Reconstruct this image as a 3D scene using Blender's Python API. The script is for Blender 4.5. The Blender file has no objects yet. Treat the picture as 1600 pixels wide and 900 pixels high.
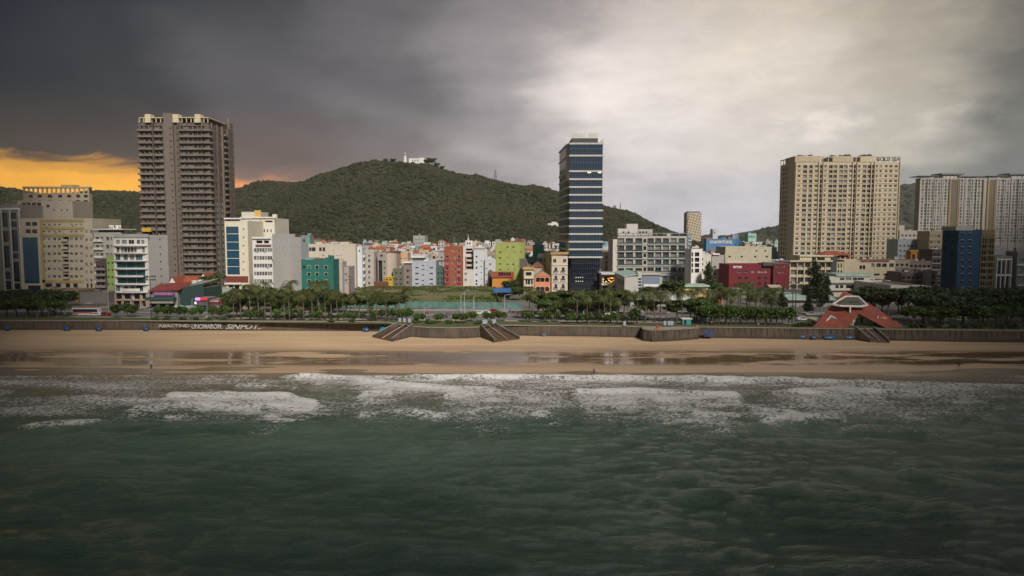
import bpy, bmesh, math, random
import numpy as np
from mathutils import Vector, Matrix
S = bpy.context.scene
COL = S.collection
R = math.radians
PI = math.pi
# ------------------------------------------------------------------ camera
F = 1100.0; H = 34.0
TH = math.atan(84 / F)
CT, ST = math.cos(TH), math.sin(TH)
cam = bpy.data.cameras.new("camera"); camo = bpy.data.objects.new("camera", cam)
COL.objects.link(camo); S.camera = camo
cam.sensor_width = 36; cam.lens = 36 * F / 1600
cam.clip_start = 0.5; cam.clip_end = 30000
camo.location = (0, 0, H); camo.rotation_euler = (PI / 2 - TH, 0, 0)

# ------------------------------------------------------------------ render look
S.view_settings.view_transform = 'Standard'; S.view_settings.look = 'None'
S.view_settings.exposure = 0.45; S.view_settings.gamma = 1
SUN_E = 2.9; SUN_AZ = 160.0; SUN_EL = 38.0   # azimuth clockwise from +Y (behind the camera, to the right)

def lin(c):
    return tuple(((v / 255) / 12.92 if v / 255 < .04045 else ((v / 255 + .055) / 1.055) ** 2.4) for v in c)

class NT:
    """small node-tree helper"""
    def __init__(s, tree): s.t = tree; s.n = tree.nodes; s.l = tree.links
    def new(s, typ, **kw):
        n = s.n.new(typ)
        for k, v in kw.items():
            if k.startswith('i_'):
                key = k[2:]; key = int(key) if key.isdigit() else key.replace('_', ' ')
                s.put(n.inputs[key], v)
            else: setattr(n, k, v)
        return n
    def put(s, sock, v):
        if isinstance(v, bpy.types.NodeSocket): s.l.new(v, sock)
        elif isinstance(v, tuple) and len(v) == 3 and sock.type == 'RGBA': sock.default_value = (*v, 1)
        else: sock.default_value = v
    def math(s, op, a, b=0.0, clamp=False, c=None):
        n = s.n.new('ShaderNodeMath'); n.operation = op; n.use_clamp = clamp
        s.put(n.inputs[0], a); s.put(n.inputs[1], b)
        if c is not None: s.put(n.inputs[2], c)
        return n.outputs[0]
    def mix(s, f, a, b, mode='MIX'):
        n = s.n.new('ShaderNodeMix'); n.data_type = 'RGBA'; n.blend_type = mode
        s.put(n.inputs[0], f); s.put(n.inputs[6], a); s.put(n.inputs[7], b)
        return n.outputs[2]
    def step(s, v, a, b, lo=0.0, hi=1.0):
        n = s.n.new('ShaderNodeMapRange'); n.interpolation_type = 'SMOOTHSTEP'
        s.put(n.inputs[0], v); n.inputs[1].default_value = a; n.inputs[2].default_value = b
        n.inputs[3].default_value = lo; n.inputs[4].default_value = hi
        return n.outputs[0]
    def ramp(s, v, stops, interp='LINEAR'):
        n = s.n.new('ShaderNodeValToRGB'); r = n.color_ramp; r.interpolation = interp
        while len(r.elements) < len(stops): r.elements.new(.5)
        for e, (p, c) in zip(r.elements, sorted(stops)):
            e.position = p; e.color = (*c, 1)
        s.put(n.inputs[0], v); return n.outputs[0]
    def noise(s, vec, scale, detail=4, rough=.5, out=0, dist=0.0):
        n = s.n.new('ShaderNodeTexNoise')
        if vec is not None: s.l.new(vec, n.inputs['Vector'])
        n.inputs['Scale'].default_value = scale; n.inputs['Detail'].default_value = detail
        n.inputs['Roughness'].default_value = rough; n.inputs['Distortion'].default_value = dist
        return n.outputs[out]
    def mapping(s, vec, scale=(1, 1, 1), rot=(0, 0, 0), loc=(0, 0, 0)):
        n = s.n.new('ShaderNodeMapping'); s.l.new(vec, n.inputs[0])
        n.inputs['Scale'].default_value = scale; n.inputs['Rotation'].default_value = rot; n.inputs['Location'].default_value = loc
        return n.outputs[0]

# ------------------------------------------------------------------ world: stormy dusk sky
w = bpy.data.worlds.new("World"); S.world = w; w.use_nodes = True
def build_world():
    w.node_tree.nodes.clear(); n = NT(w.node_tree)
    tc = n.new('ShaderNodeTexCoord').outputs['Generated']
    nrm = n.new('ShaderNodeVectorMath', operation='NORMALIZE'); n.l.new(tc, nrm.inputs[0]); d = nrm.outputs[0]
    big = n.noise(n.mapping(d, (2.2, 2.2, 5.5)), 2.0, 6, .55)
    mid = n.noise(n.mapping(d, (2.6, 2.6, 9), (0, R(16), 0)), 3.2, 7, .6, dist=.6)
    sep = n.new('ShaderNodeSeparateXYZ'); n.l.new(d, sep.inputs[0])
    x, y, z = sep.outputs
    az0 = n.math('ARCTAN2', x, y)
    bigc = n.math('SUBTRACT', big, .5); midc = n.math('SUBTRACT', mid, .5)
    az = n.math('ADD', az0, n.math('MULTIPLY', bigc, .28))
    el = n.math('ADD', z, n.math('MULTIPLY', midc, .060))
    el = n.math('ADD', el, n.math('MULTIPLY', bigc, .03))
    px = [0, 200, 400, 600, 800, 1000, 1200, 1400, 1600]
    pos = [(math.atan((p - 800) / F) + .75) / 1.5 for p in px]
    t = n.math('DIVIDE', n.math('ADD', az, .75), 1.5, True)
    rows = [
     (.000, [(242,160,12),(250,172,18),(225,140,60),(165,130,112),(146,141,146),(184,181,188),(188,188,196),(135,138,142),(74,80,84)]),
     (.066, [(242,168,10),(250,176,16),(228,142,82),(152,124,110),(148,141,144),(192,186,190),(194,190,194),(146,145,143),(104,108,110)]),
     (.079, [(205,140,12),(205,140,25),(112,86,76),(122,108,104),(148,141,142),(196,189,192),(196,190,190),(152,149,143),(104,106,104)]),
     (.093, [(52,36,18),(62,46,34),(92,74,66),(108,98,96),(146,139,139),(205,198,196),(202,194,187),(180,173,162),(104,104,98)]),
     (.190, [(12,11,12),(34,32,32),(72,68,68),(92,88,88),(140,133,134),(214,204,197),(208,198,185),(166,158,144),(92,90,82)]),
     (.330, [(10,10,12),(28,28,30),(56,54,55),(86,82,82),(122,115,115),(176,165,158),(182,170,155),(142,132,115),(92,84,70)]),
    ]
    c = None; pe = None
    for e, cols in rows:
        r = n.ramp(t, [(p, lin(k)) for p, k in zip(pos, cols)], 'EASE')
        if c is None: c = r
        else: c = n.mix(n.step(el, pe, e), c, r)
        pe = e
    # cloud relief, stretched along the wind, plus one long pale streak
    tex = n.math('ADD', n.math('MULTIPLY', midc, .38), n.math('MULTIPLY', bigc, .38))
    fine = n.noise(n.mapping(d, (5, 5, 13), (0, R(24), 0)), 5.0, 6, .6, dist=.8)
    tex = n.math('ADD', tex, n.math('MULTIPLY', n.math('SUBTRACT', fine, .5), .30))
    line = n.math('ADD', n.math('SUBTRACT', z, .165), n.math('MULTIPLY', n.math('ADD', az0, .2), .33))
    line = n.math('ADD', line, n.math('MULTIPLY', bigc, .08))
    streak = n.math('POWER', 2.718, n.math('MULTIPLY', n.math('MULTIPLY', line, line), -2600.0))
    streak = n.math('MULTIPLY', streak, n.step(az0, -.55, -.15, 0, .30))
    streak = n.math('MULTIPLY', streak, n.step(az0, -.02, .14, 1, 0))
    k = n.math('ADD', n.math('ADD', 1.0, tex), streak)
    # low bright cumulus puffs to the right of the tall block
    pf = n.noise(n.mapping(d, (6, 6, 15), (0, 0, 0), (1.3, 0, 0)), 2.6, 6, .62)
    pm = n.math('MULTIPLY', n.step(z, .095, .125), n.step(z, .15, .175, 1, 0))
    pm = n.math('MULTIPLY', pm, n.math('MULTIPLY', n.step(az0, .30, .42), n.step(az0, .60, .68, 1, 0)))
    k = n.math('ADD', k, n.math('MULTIPLY', n.math('MULTIPLY', pm, n.step(pf, .46, .66)), .22))
    vm = n.new('ShaderNodeVectorMath', operation='SCALE'); n.l.new(c, vm.inputs[0]); n.l.new(k, vm.inputs['Scale'])
    front = vm.outputs[0]
    # the sky overhead and behind the camera: a dim overcast, paler low down behind
    back = n.ramp(n.step(z, -.05, 1.0), [(0, (.27, .26, .255)), (.3, (.235, .23, .225)), (1, (.08, .08, .085))])
    bs = n.new('ShaderNodeVectorMath', operation='SCALE'); n.l.new(back, bs.inputs[0]); n.l.new(n.step(x, -.5, .9, .75, 1.7), bs.inputs['Scale']); back = bs.outputs[0]
    col = n.mix(n.step(y, -.15, .45), back, front)
    col = n.mix(n.step(z, .34, .62), col, n.mix(n.step(y, -.3, .5), back, (.075, .075, .078)))
    sky = n.new('ShaderNodeTexSky', sky_type='NISHITA', sun_disc=False, sun_elevation=R(SUN_EL), sun_rotation=R(SUN_AZ))
    sk = n.new('ShaderNodeVectorMath', operation='SCALE'); n.l.new(sky.outputs[0], sk.inputs[0]); sk.inputs['Scale'].default_value = .08
    fin = n.mix(.955, sk.outputs[0], col)
    bg = n.new('ShaderNodeBackground'); n.l.new(fin, bg.inputs[0]); bg.inputs[1].default_value = 1.0
    o = n.new('ShaderNodeOutputWorld'); n.l.new(bg.outputs[0], o.inputs[0])
build_world()
sl = bpy.data.lights.new("sun", 'SUN'); sl.energy = SUN_E; sl.angle = R(9); sl.color = (1, .93, .84)
so = bpy.data.objects.new("sun", sl); COL.objects.link(so)
sd = Vector((math.sin(R(SUN_AZ)) * math.cos(R(SUN_EL)), math.cos(R(SUN_AZ)) * math.cos(R(SUN_EL)), math.sin(R(SUN_EL))))
so.rotation_euler = sd.to_track_quat('Z', 'Y').to_euler(); so.location = sd * 900

# ------------------------------------------------------------------ projection helpers (survey of the place)
def ray(px, py):
    v = (450 - py) / F
    return ((px - 800) / F, CT + v * ST, -ST + v * CT)
def atY(px, py, Y):
    d = ray(px, py); t = Y / d[1]; return Vector((d[0] * t, Y, H + d[2] * t))
def atZ(px, py, z):
    d = ray(px, py); t = (z - H) / d[2]; return Vector((d[0] * t, d[1] * t, z))
def topx(x, y, z=4.0):
    dz = z - H; dep = y * CT - dz * ST
    return 800 + F * x / dep
G = 4.0                                             # street level
def Yw(X): return 231 - 0.077 * X                    # line of the sea wall

# ------------------------------------------------------------------ numpy noise
def vnoise(x, y, seed=0):
    rs = np.random.RandomState(seed); tab = rs.rand(256, 256)
    xi = np.floor(x).astype(int); yi = np.floor(y).astype(int)
    fx = x - xi; fy = y - yi
    fx = fx * fx * (3 - 2 * fx); fy = fy * fy * (3 - 2 * fy)
    a = tab[xi & 255, yi & 255]; b = tab[(xi + 1) & 255, yi & 255]
    c = tab[xi & 255, (yi + 1) & 255]; d = tab[(xi + 1) & 255, (yi + 1) & 255]
    return (a * (1 - fx) + b * fx) * (1 - fy) + (c * (1 - fx) + d * fx) * fy
def fbm(x, y, oct=4, seed=0):
    s = 0; a = 1; t = 0
    for i in range(oct):
        s = s + a * vnoise(x * 2 ** i + 17.3 * i, y * 2 ** i + 9.1 * i, seed + i); t += a; a *= .5
    return s / t

# ------------------------------------------------------------------ materials
MC = {}
def mat_new(key):
    m = bpy.data.materials.new(key); m.use_nodes = True; m.node_tree.nodes.clear()
    n = NT(m.node_tree); o = n.new('ShaderNodeOutputMaterial'); p = n.new('ShaderNodeBsdfPrincipled')
    n.l.new(p.outputs[0], o.inputs[0]); return m, n, p, o
def paint(c, rough=.8, dirt=.35, streak=True, name='paint'):
    """weathered painted render with drip marks and blotches"""
    k = (name, tuple(round(v, 3) for v in c), rough, dirt)
    if k in MC: return MC[k]
    m, n, p, o = mat_new(name)
    tc = n.new('ShaderNodeTexCoord').outputs['Object']
    oi = n.new('ShaderNodeObjectInfo').outputs['Random']
    a = n.noise(tc, .22, 5, .6)
    b = n.noise(n.mapping(tc, (1.6, 1.6, .12)), 1.0, 4, .6)
    f = n.math('MULTIPLY', n.step(b, .45, .75), n.step(a, .3, .7))
    f = n.math('MULTIPLY', f, dirt * 1.6, True)
    dk = tuple(v * .42 + .012 for v in c)
    col = n.mix(f, c, dk)
    col = n.mix(n.step(a, .35, .75, 0, dirt * .6), col, tuple(v * .7 for v in c))
    hs = n.new('ShaderNodeHueSaturation'); n.l.new(col, hs.inputs['Color']); n.put(hs.inputs['Value'], n.step(oi, 0, 1, .9, 1.08))
    n.l.new(hs.outputs[0], p.inputs['Base Color']); p.inputs['Roughness'].default_value = rough
    p.inputs['Specular IOR Level'].default_value = .25
    MC[k] = m; return m
def plain(c, rough=.6, metal=0, name='plain', var=.15, scale=1.5):
    k = (name, c, rough, metal)
    if k in MC: return MC[k]
    m, n, p, o = mat_new(name)
    tc = n.new('ShaderNodeTexCoord').outputs['Object']
    a = n.noise(tc, scale, 4, .6)
    n.l.new(n.mix(n.step(a, .3, .7, 0, 1), tuple(v * (1 - var) for v in c), tuple(min(1, v * (1 + var)) for v in c)), p.inputs['Base Color'])
    p.inputs['Roughness'].default_value = rough; p.inputs['Metallic'].default_value = metal
    MC[k] = m; return m
def glass(c, rough=.08, curtain=.35, name='glass', spec=.6):
    """dark pane; each pane differs, some have pale curtains behind"""
    k = (name, c, rough, curtain)
    if k in MC: return MC[k]
    m, n, p, o = mat_new(name)
    tc = n.new('ShaderNodeTexCoord').outputs['Object']
    oi = n.new('ShaderNodeObjectInfo').outputs['Random']
    geo = n.new('ShaderNodeNewGeometry').outputs['Random Per Island']
    rnd = n.math('FRACT', n.math('ADD', n.math('MULTIPLY', oi, 7.3), n.math('MULTIPLY', geo, 3.7)))
    col = n.mix(n.step(rnd, 0, 1), tuple(v * .55 for v in c), tuple(v * 1.5 for v in c))
    if curtain:
        wv = n.noise(n.mapping(tc, (9, 9, .3)), 1.0, 2)
        cur = n.mix(wv, (.16, .15, .14), (.34, .32, .30))
        col = n.mix(n.math('MULTIPLY', n.math('GREATER_THAN', rnd, 1 - curtain), .7), col, cur)
    n.l.new(col, p.inputs['Base Color']); p.inputs['Roughness'].default_value = rough
    p.inputs['Specular IOR Level'].default_value = spec
    bp = n.new('ShaderNodeBump'); bp.inputs['Strength'].default_value = .15
    n.l.new(n.noise(tc, .8, 2), bp.inputs['Height']); n.l.new(bp.outputs[0], p.inputs['Normal'])
    MC[k] = m; return m
def leafm(c, name='leaves', var=.35):
    k = (name, c)
    if k in MC: return MC[k]
    m, n, p, o = mat_new(name)
    geo = n.new('ShaderNodeNewGeometry'); oi = n.new('ShaderNodeObjectInfo').outputs['Random']
    r = geo.outputs['Random Per Island']
    col = n.mix(r, tuple(v * (1 - var) for v in c), (c[0] * (1 + 1.4 * var), c[1] * (1 + var), c[2] * (1 + .5 * var)))
    hs = n.new('ShaderNodeHueSaturation'); n.l.new(col, hs.inputs['Color'])
    n.put(hs.inputs['Value'], n.step(oi, 0, 1, .72, 1.25)); n.put(hs.inputs['Hue'], n.step(oi, 0, 1, .485, .515))
    n.l.new(hs.outputs[0], p.inputs['Base Color']); p.inputs['Roughness'].default_value = .65
    p.inputs['Specular IOR Level'].default_value = .3
    MC[k] = m; return m
def emit(c, s, name='lamp_light'):
    k = (name, c, s)
    if k in MC: return MC[k]
    m, n, p, o = mat_new(name)
    n.put(p.inputs['Base Color'], c); n.put(p.inputs['Emission Color'], c); p.inputs['Emission Strength'].default_value = s
    MC[k] = m; return m
def tiles(c, name='roof_tiles', sc=1.6):
    k = (name, c)
    if k in MC: return MC[k]
    m, n, p, o = mat_new(name)
    tc = n.new('ShaderNodeTexCoord').outputs['Object']
    wv = n.new('ShaderNodeTexWave', wave_type='BANDS', bands_direction='X'); n.l.new(tc, wv.inputs[0]); wv.inputs['Scale'].default_value = sc
    a = n.noise(tc, .5, 6, .7)
    col = n.mix(n.step(a, .3, .7), tuple(v * .62 for v in c), tuple(min(1, v * 1.2) for v in c))
    col = n.mix(n.math('MULTIPLY', wv.outputs[0], .3), col, tuple(v * .5 for v in c))
    n.l.new(col, p.inputs['Base Color']); p.inputs['Roughness'].default_value = .75
    MC[k] = m; return m

# ------------------------------------------------------------------ mesh helpers
def link(name, me, parent=None):
    o = bpy.data.objects.new(name, me); COL.objects.link(o)
    if parent is not None: o.parent = parent
    return o
def tag(o, label=None, cat=None, group=None, kind=None):
    if label: o['label'] = label
    if cat: o['category'] = cat
    if group: o['group'] = group
    if kind: o['kind'] = kind
    return o
def thing(name, label, cat, loc=(0, 0, 0), rz=0, group=None):
    o = bpy.data.objects.new(name, None); COL.objects.link(o); o.empty_display_size = .5
    o.location = loc; o.rotation_euler = (0, 0, rz)
    return tag(o, label, cat, group)
def mesh_np(name, V, Fc, mats=(), mi=None, smooth=False):
    me = bpy.data.meshes.new(name); V = np.asarray(V, np.float32); Fc = np.asarray(Fc, np.int32)
    me.vertices.add(len(V)); me.vertices.foreach_set('co', V.ravel())
    k = Fc.shape[1]; me.loops.add(Fc.size); me.loops.foreach_set('vertex_index', Fc.ravel())
    me.polygons.add(len(Fc)); me.polygons.foreach_set('loop_start', np.arange(0, Fc.size, k, dtype=np.int32))
    me.polygons.foreach_set('loop_total', np.full(len(Fc), k, np.int32))
    if mi is not None: me.polygons.foreach_set('material_index', np.asarray(mi, np.int32))
    if smooth: me.polygons.foreach_set('use_smooth', np.ones(len(Fc), bool))
    for m in mats: me.materials.append(m)
    me.update(calc_edges=True); me.validate(); return me
class MB:
    def __init__(s): s.v = []; s.f = []; s.m = []; s.mats = []
    def mi(s, m):
        if m not in s.mats: s.mats.append(m)
        return s.mats.index(m)
    def quad(s, pts, m):
        b = len(s.v); s.v += [tuple(p) for p in pts]; s.f.append(tuple(range(b, b + len(pts)))); s.m.append(s.mi(m)); return s
    def box(s, x0, x1, y0, y1, z0, z1, m):
        b = len(s.v)
        s.v += [(x0,y0,z0),(x1,y0,z0),(x1,y1,z0),(x0,y1,z0),(x0,y0,z1),(x1,y0,z1),(x1,y1,z1),(x0,y1,z1)]
        for q in ((0,3,2,1),(4,5,6,7),(0,1,5,4),(1,2,6,5),(2,3,7,6),(3,0,4,7)):
            s.f.append(tuple(b + i for i in q)); s.m.append(s.mi(m))
        return s
    def prism(s, poly, z0, z1, m, mtop=None):
        b = len(s.v); k = len(poly); i0 = s.mi(m); i1 = s.mi(mtop or m)
        s.v += [(p[0], p[1], z0) for p in poly] + [(p[0], p[1], z1) for p in poly]
        for i in range(k):
            j = (i + 1) % k; s.f.append((b + i, b + j, b + k + j, b + k + i)); s.m.append(i0)
        s.f.append(tuple(range(b + k - 1, b - 1, -1))); s.m.append(i0)
        s.f.append(tuple(range(b + k, b + 2 * k))); s.m.append(i1); return s
    def extr(s, prof, y0, y1, m):
        """profile in x,z extruded along y"""
        b = len(s.v); k = len(prof); i0 = s.mi(m)
        s.v += [(p[0], y0, p[1]) for p in prof] + [(p[0], y1, p[1]) for p in prof]
        for i in range(k):
            j = (i + 1) % k; s.f.append((b + i, b + k + i, b + k + j, b + j)); s.m.append(i0)
        s.f.append(tuple(range(b, b + k))); s.m.append(i0)
        s.f.append(tuple(range(b + 2 * k - 1, b + k - 1, -1))); s.m.append(i0); return s
    def tube(s, pts, rad, m, n=6):
        b = len(s.v); i0 = s.mi(m)
        for i, p in enumerate(pts):
            p = Vector(p); q = Vector(pts[min(i + 1, len(pts) - 1)]) - Vector(pts[max(i - 1, 0)])
            q.normalize(); u = q.orthogonal().normalized() if abs(q.z) < .99 else Vector((1, 0, 0)); v = q.cross(u)
            r = rad[i] if isinstance(rad, (list, tuple)) else rad
            for k in range(n):
                a = 2 * PI * k / n; s.v.append(tuple(p + (u * math.cos(a) + v * math.sin(a)) * r))
        for i in range(len(pts) - 1):
            for k in range(n):
                s.f.append((b + i*n + k, b + i*n + (k+1) % n, b + (i+1)*n + (k+1) % n, b + (i+1)*n + k)); s.m.append(i0)
        s.f.append(tuple(range(b + n - 1, b - 1, -1))); s.m.append(i0)
        e = b + (len(pts) - 1) * n; s.f.append(tuple(range(e, e + n))); s.m.append(i0); return s
    def mesh(s, name, smooth=False):
        me = bpy.data.meshes.new(name); me.from_pydata(s.v, [], s.f)
        for m in s.mats: me.materials.append(m)
        me.polygons.foreach_set('material_index', s.m)
        if smooth: me.polygons.foreach_set('use_smooth', [True] * len(s.f))
        me.update(); return me
    def build(s, name, parent=None, smooth=False): return link(name, s.mesh(name, smooth), parent)

WHITE = (.72, .70, .67); CREAM = (.66, .58, .43); FRAME = plain((.55, .54, .52), .5, name='frame')
DKFR = plain((.06, .06, .065), .5, name='dark_frame')
GL = glass((.028, .032, .038)); GLB = glass((.012, .05, .085), .05, .0, 'blue_glass', .8)
GLT = glass((.015, .085, .10), .06, .1, 'teal_glass', .7); GLD = glass((.012, .018, .03), .05, .0, 'dark_glass', .8)
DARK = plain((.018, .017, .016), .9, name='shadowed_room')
CONC = paint((.26, .25, .23), .9, .6, name='concrete'); STEEL = plain((.42, .43, .44), .6, .3, 'steel')

def window_mesh_into(mb, w, h, kind, T=None, what='all'):
    """pane, frame and sill facing -y, width along x, z from 0"""
    t = .07; s0 = len(mb.v)
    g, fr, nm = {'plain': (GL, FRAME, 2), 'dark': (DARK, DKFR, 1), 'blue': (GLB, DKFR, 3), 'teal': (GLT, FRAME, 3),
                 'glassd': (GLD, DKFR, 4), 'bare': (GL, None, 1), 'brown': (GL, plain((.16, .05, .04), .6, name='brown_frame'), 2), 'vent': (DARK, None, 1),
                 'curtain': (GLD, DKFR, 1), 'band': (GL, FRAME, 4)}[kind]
    if what != 'frame': mb.box(-w/2, w/2, -.03, .0, 0, h, g)
    if fr is not None and what != 'pane':
        t = min(.09, w * .12)
        mb.box(-w/2, -w/2 + t, -.08, -.031, 0, h, fr); mb.box(w/2 - t, w/2, -.08, -.031, 0, h, fr)
        mb.box(-w/2 + t, w/2 - t, -.08, -.031, h - t, h, fr); mb.box(-w/2 - .08, w/2 + .08, -.2, -.031, -.06, t * .8, fr)
        for i in range(1, nm):
            xx = -w/2 + w * i / nm; mb.box(xx - .035, xx + .035, -.07, -.032, t, h - t, fr)
        if h > 2.6:
            k = int(h // 1.7)
            for i in range(1, k): mb.box(-w/2 + t, w/2 - t, -.066, -.033, h * i / k - .03, h * i / k + .03, fr)
    if T is not None:
        for i in range(s0, len(mb.v)): mb.v[i] = tuple(T @ Vector(mb.v[i]))
WC = {}
def window_mesh(w, h, kind, what='all'):
    k = (round(w, 1), round(h, 1), kind, what)
    if k not in WC:
        mb = MB(); window_mesh_into(mb, k[0], k[1], kind, None, what); WC[k] = mb.mesh('pane' if what == 'pane' else 'window')
    return WC[k]

LAND = []      # (px, short name) of landmarks to describe other things by
class Bld:
    def __init__(s, name, label, cat, px0, px1, pyt, Y, wall, x2=None, dep=14, z0=G, group=None, pym=None, rz=0, lm=None):
        pym = pym or (pyt + 440) / 2
        a = atY(px0, pym, Y).x; b = atY(px1, pym, Y).x
        s.X0, s.X1 = a, b; s.Y = Y; s.w = b - a; s.z0 = z0; s.h = atY(px0, pyt, Y).z - z0
        s.d = dep
        if x2 is not None:
            e = b if x2 < 800 else a
            t = atY(px1 if x2 < 800 else px0, pym, Y); s.d = Y * (abs(t.x) / abs(atY(x2, pym, Y).x) - 1)
        s.root = thing(name, label, cat, ((a + b) / 2, Y, z0), rz, group)
        s.wall = wall; s.ops = {'F': [], 'R': [], 'L': []}; s.wins = []; s.roofm = CONC; s.par = .9
        if lm: LAND.append(((px0 + px1) / 2, lm))
    def ux(s, px, py=None): return atY(px, py or 400, s.Y).x - s.X0
    def uz(s, py): return atY(800, py, s.Y).z - s.z0
    def su(s, px, face):    # distance back along a side wall seen at image column px
        X = s.X1 if face == 'R' else s.X0
        return X * F / (px - 800) - s.Y
    def win(s, face, u0, u1, z0, z1, kind='plain', rec=.25, part='window'):
        W = s.w if face == 'F' else s.d
        u0 = max(u0, .15); u1 = min(u1, W - .15); z0 = max(z0, .1); z1 = min(z1, s.h - .1)
        if u1 - u0 < .25 or z1 - z0 < .25: return
        for o in s.ops[face]:
            if u0 < o[1] and u1 > o[0] and z0 < o[3] and z1 > o[2]: return
        s.ops[face].append((u0, u1, z0, z1, rec)); s.wins.append((face, u0, u1, z0, z1, kind, rec, part))
    def grid(s, face, us, zs, ww, wh, kind='plain', rec=.25, part='window', skip=0.0):
        for z in zs:
            for u in us:
                if skip and random.random() < skip: continue
                a = ww
                if isinstance(u, tuple): u, a = u
                s.win(face, u - a/2, u + a/2, z, z + wh, kind, rec, part)
    def pgrid(s, cols, rows, wpx, hpx, kind='plain', rec=.25, part='window', face='F', skip=0.0):
        """openings surveyed from the picture: columns and rows as image positions of centres"""
        k = s.Y / F
        for py in rows:
            for c in cols:
                if skip and random.random() < skip: continue
                c, wv = c if isinstance(c, tuple) else (c, wpx)
                z = s.uz(py)
                if face == 'F': u = s.ux(c, py); a = wv * k
                else:
                    u = s.su(c, face); u1 = s.su(c - wv/2, face); u2 = s.su(c + wv/2, face); a = abs(u2 - u1)
                s.win(face, u - a/2, u + a/2, z - hpx * k / 2, z + hpx * k / 2, kind, rec, part)
    def P(s, face, u, v, z):
        hw = s.w / 2
        return {'F': (-hw + u, v, z), 'R': (hw - v, u, z), 'L': (-hw + v, u, z)}[face]
    def part(s, name, u0, u1, v0, v1, z0, z1, m, label=None):
        hw = s.w / 2
        o = MB().box(-hw + u0, -hw + u1, v0, v1, z0, z1, m).build(name, s.root)
        if label: o['label'] = label
        return o
    def ppart(s, name, px0, px1, py0, py1, v0, v1, m):
        return s.part(name, s.ux(px0, py0), s.ux(px1, py0), v0, v1, s.uz(py1), s.uz(py0), m)
    def finish(s, parapet=True, roofstuff=2, seed=0):
        mb = MB(); hw = s.w / 2; m = s.wall
        for face in 'FRL':
            W = s.w if face == 'F' else s.d; ops = s.ops[face]
            us = sorted({0, W} | {round(o[0], 4) for o in ops} | {round(o[1], 4) for o in ops})
            zs = sorted({0, s.h} | {round(o[2], 4) for o in ops} | {round(o[3], 4) for o in ops})
            ui = {u: i for i, u in enumerate(us)}; zi = {z: i for i, z in enumerate(zs)}
            hole = np.zeros((len(us), len(zs)), bool)
            for o in ops:
                hole[ui[round(o[0], 4)]:ui[round(o[1], 4)], zi[round(o[2], 4)]:zi[round(o[3], 4)]] = True
            for j in range(len(zs) - 1):
                i = 0
                while i < len(us) - 1:
                    if hole[i, j]: i += 1; continue
                    k = i
                    while k < len(us) - 1 and not hole[k, j]: k += 1
                    mb.quad([s.P(face, us[i], 0, zs[j]), s.P(face, us[k], 0, zs[j]), s.P(face, us[k], 0, zs[j+1]), s.P(face, us[i], 0, zs[j+1])], m)
                    i = k
            for (a, b, c, d, r) in ops:
                P = lambda u, v, z: s.P(face, u, v, z)
                mb.quad([P(a,0,c), P(b,0,c), P(b,r,c), P(a,r,c)], m); mb.quad([P(a,0,d), P(b,0,d), P(b,r,d), P(a,r,d)], m)
                mb.quad([P(a,0,c), P(a,r,c), P(a,r,d), P(a,0,d)], m); mb.quad([P(b,0,c), P(b,r,c), P(b,r,d), P(b,0,d)], m)
        mb.quad([(-hw, s.d, 0), (hw, s.d, 0), (hw, s.d, s.h), (-hw, s.d, s.h)], m)
        mb.quad([(-hw, 0, s.h), (hw, 0, s.h), (hw, s.d, s.h), (-hw, s.d, s.h)], s.roofm)
        if parapet and s.par:
            p = s.par; t = .2
            mb.box(-hw-.06, hw+.06, -.06, t, s.h+.003, s.h + p, m); mb.box(-hw-.06, hw+.06, s.d - t, s.d+.06, s.h+.003, s.h + p, m)
            mb.box(-hw-.06, -hw + t, t, s.d - t, s.h+.003, s.h + p, m); mb.box(hw - t, hw+.06, t, s.d - t, s.h+.003, s.h + p, m)
        s.wallo = mb.build('wall', s.root)
        wl = sorted(s.wins, key=lambda q: -(q[2]-q[1]) * (q[4]-q[3]) - (1000 if q[0] == 'F' else 0))
        rest = MB()
        for i, (face, u0, u1, z0, z1, kind, rec, part) in enumerate(wl):
            p = s.P(face, (u0 + u1) / 2, rec, z0); rz = {'F': 0, 'R': PI/2, 'L': -PI/2}[face]
            if i < 100:
                two = s.Y < 400 and kind not in ('dark', 'bare', 'vent', 'curtain') and (u1-u0) > .6
                o = link(part, window_mesh(u1 - u0, z1 - z0, kind, 'frame' if two else 'all'), s.root)
                if two: link('pane', window_mesh(u1 - u0, z1 - z0, kind, 'pane'), o)
                o.location = p; o.rotation_euler = (0, 0, rz)
                k = (round(u1-u0, 1) or .1, round(z1-z0, 1) or .1); o.scale = ((u1-u0)/k[0], 1, (z1-z0)/k[1])
            else:
                window_mesh_into(rest, u1 - u0, z1 - z0, kind, Matrix.Translation(p) @ Matrix.Rotation(rz, 4, 'Z'))
        if rest.v: tag(rest.build('window', s.root), kind='stuff')
        rs = random.Random(seed + int(s.X0 * 7))
        if s.Y < 400 and s.h > 9:
            for (face, u0, u1, z0, z1, kind, rec, part) in [q for q in s.wins if q[5] == 'plain' and q[6] < .4]:
                if rs.random() < .16 and z0 > 3:
                    if not AC: AC.append(MB().box(-.42, .42, -.42, -.02, 0, .6, plain((.50, .50, .48), .6, name='ac_casing')).box(-.3, .1, -.435, -.421, .08, .52, DKFR).mesh('air_conditioner'))
                    o = link('air_conditioner', AC[0], s.root); o.location = s.P(face, u1 + .45, 0, z0 - .1); o.rotation_euler = (0, 0, {'F': 0, 'R': PI/2, 'L': -PI/2}[face])
        for i in range(roofstuff):
            x = rs.uniform(-hw * .7, hw * .7); y = rs.uniform(2, max(2.2, s.d * .7))
            if rs.random() < .5: water_tank(s.root, x, y, s.h + .02)
            else: MB().box(x - 1.1, x + 1.1, y, y + 1.8, s.h + .01, s.h + rs.uniform(1.6, 2.6), s.wall).build('stair_head', s.root)
        return s
TANK = []; AC = []
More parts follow.
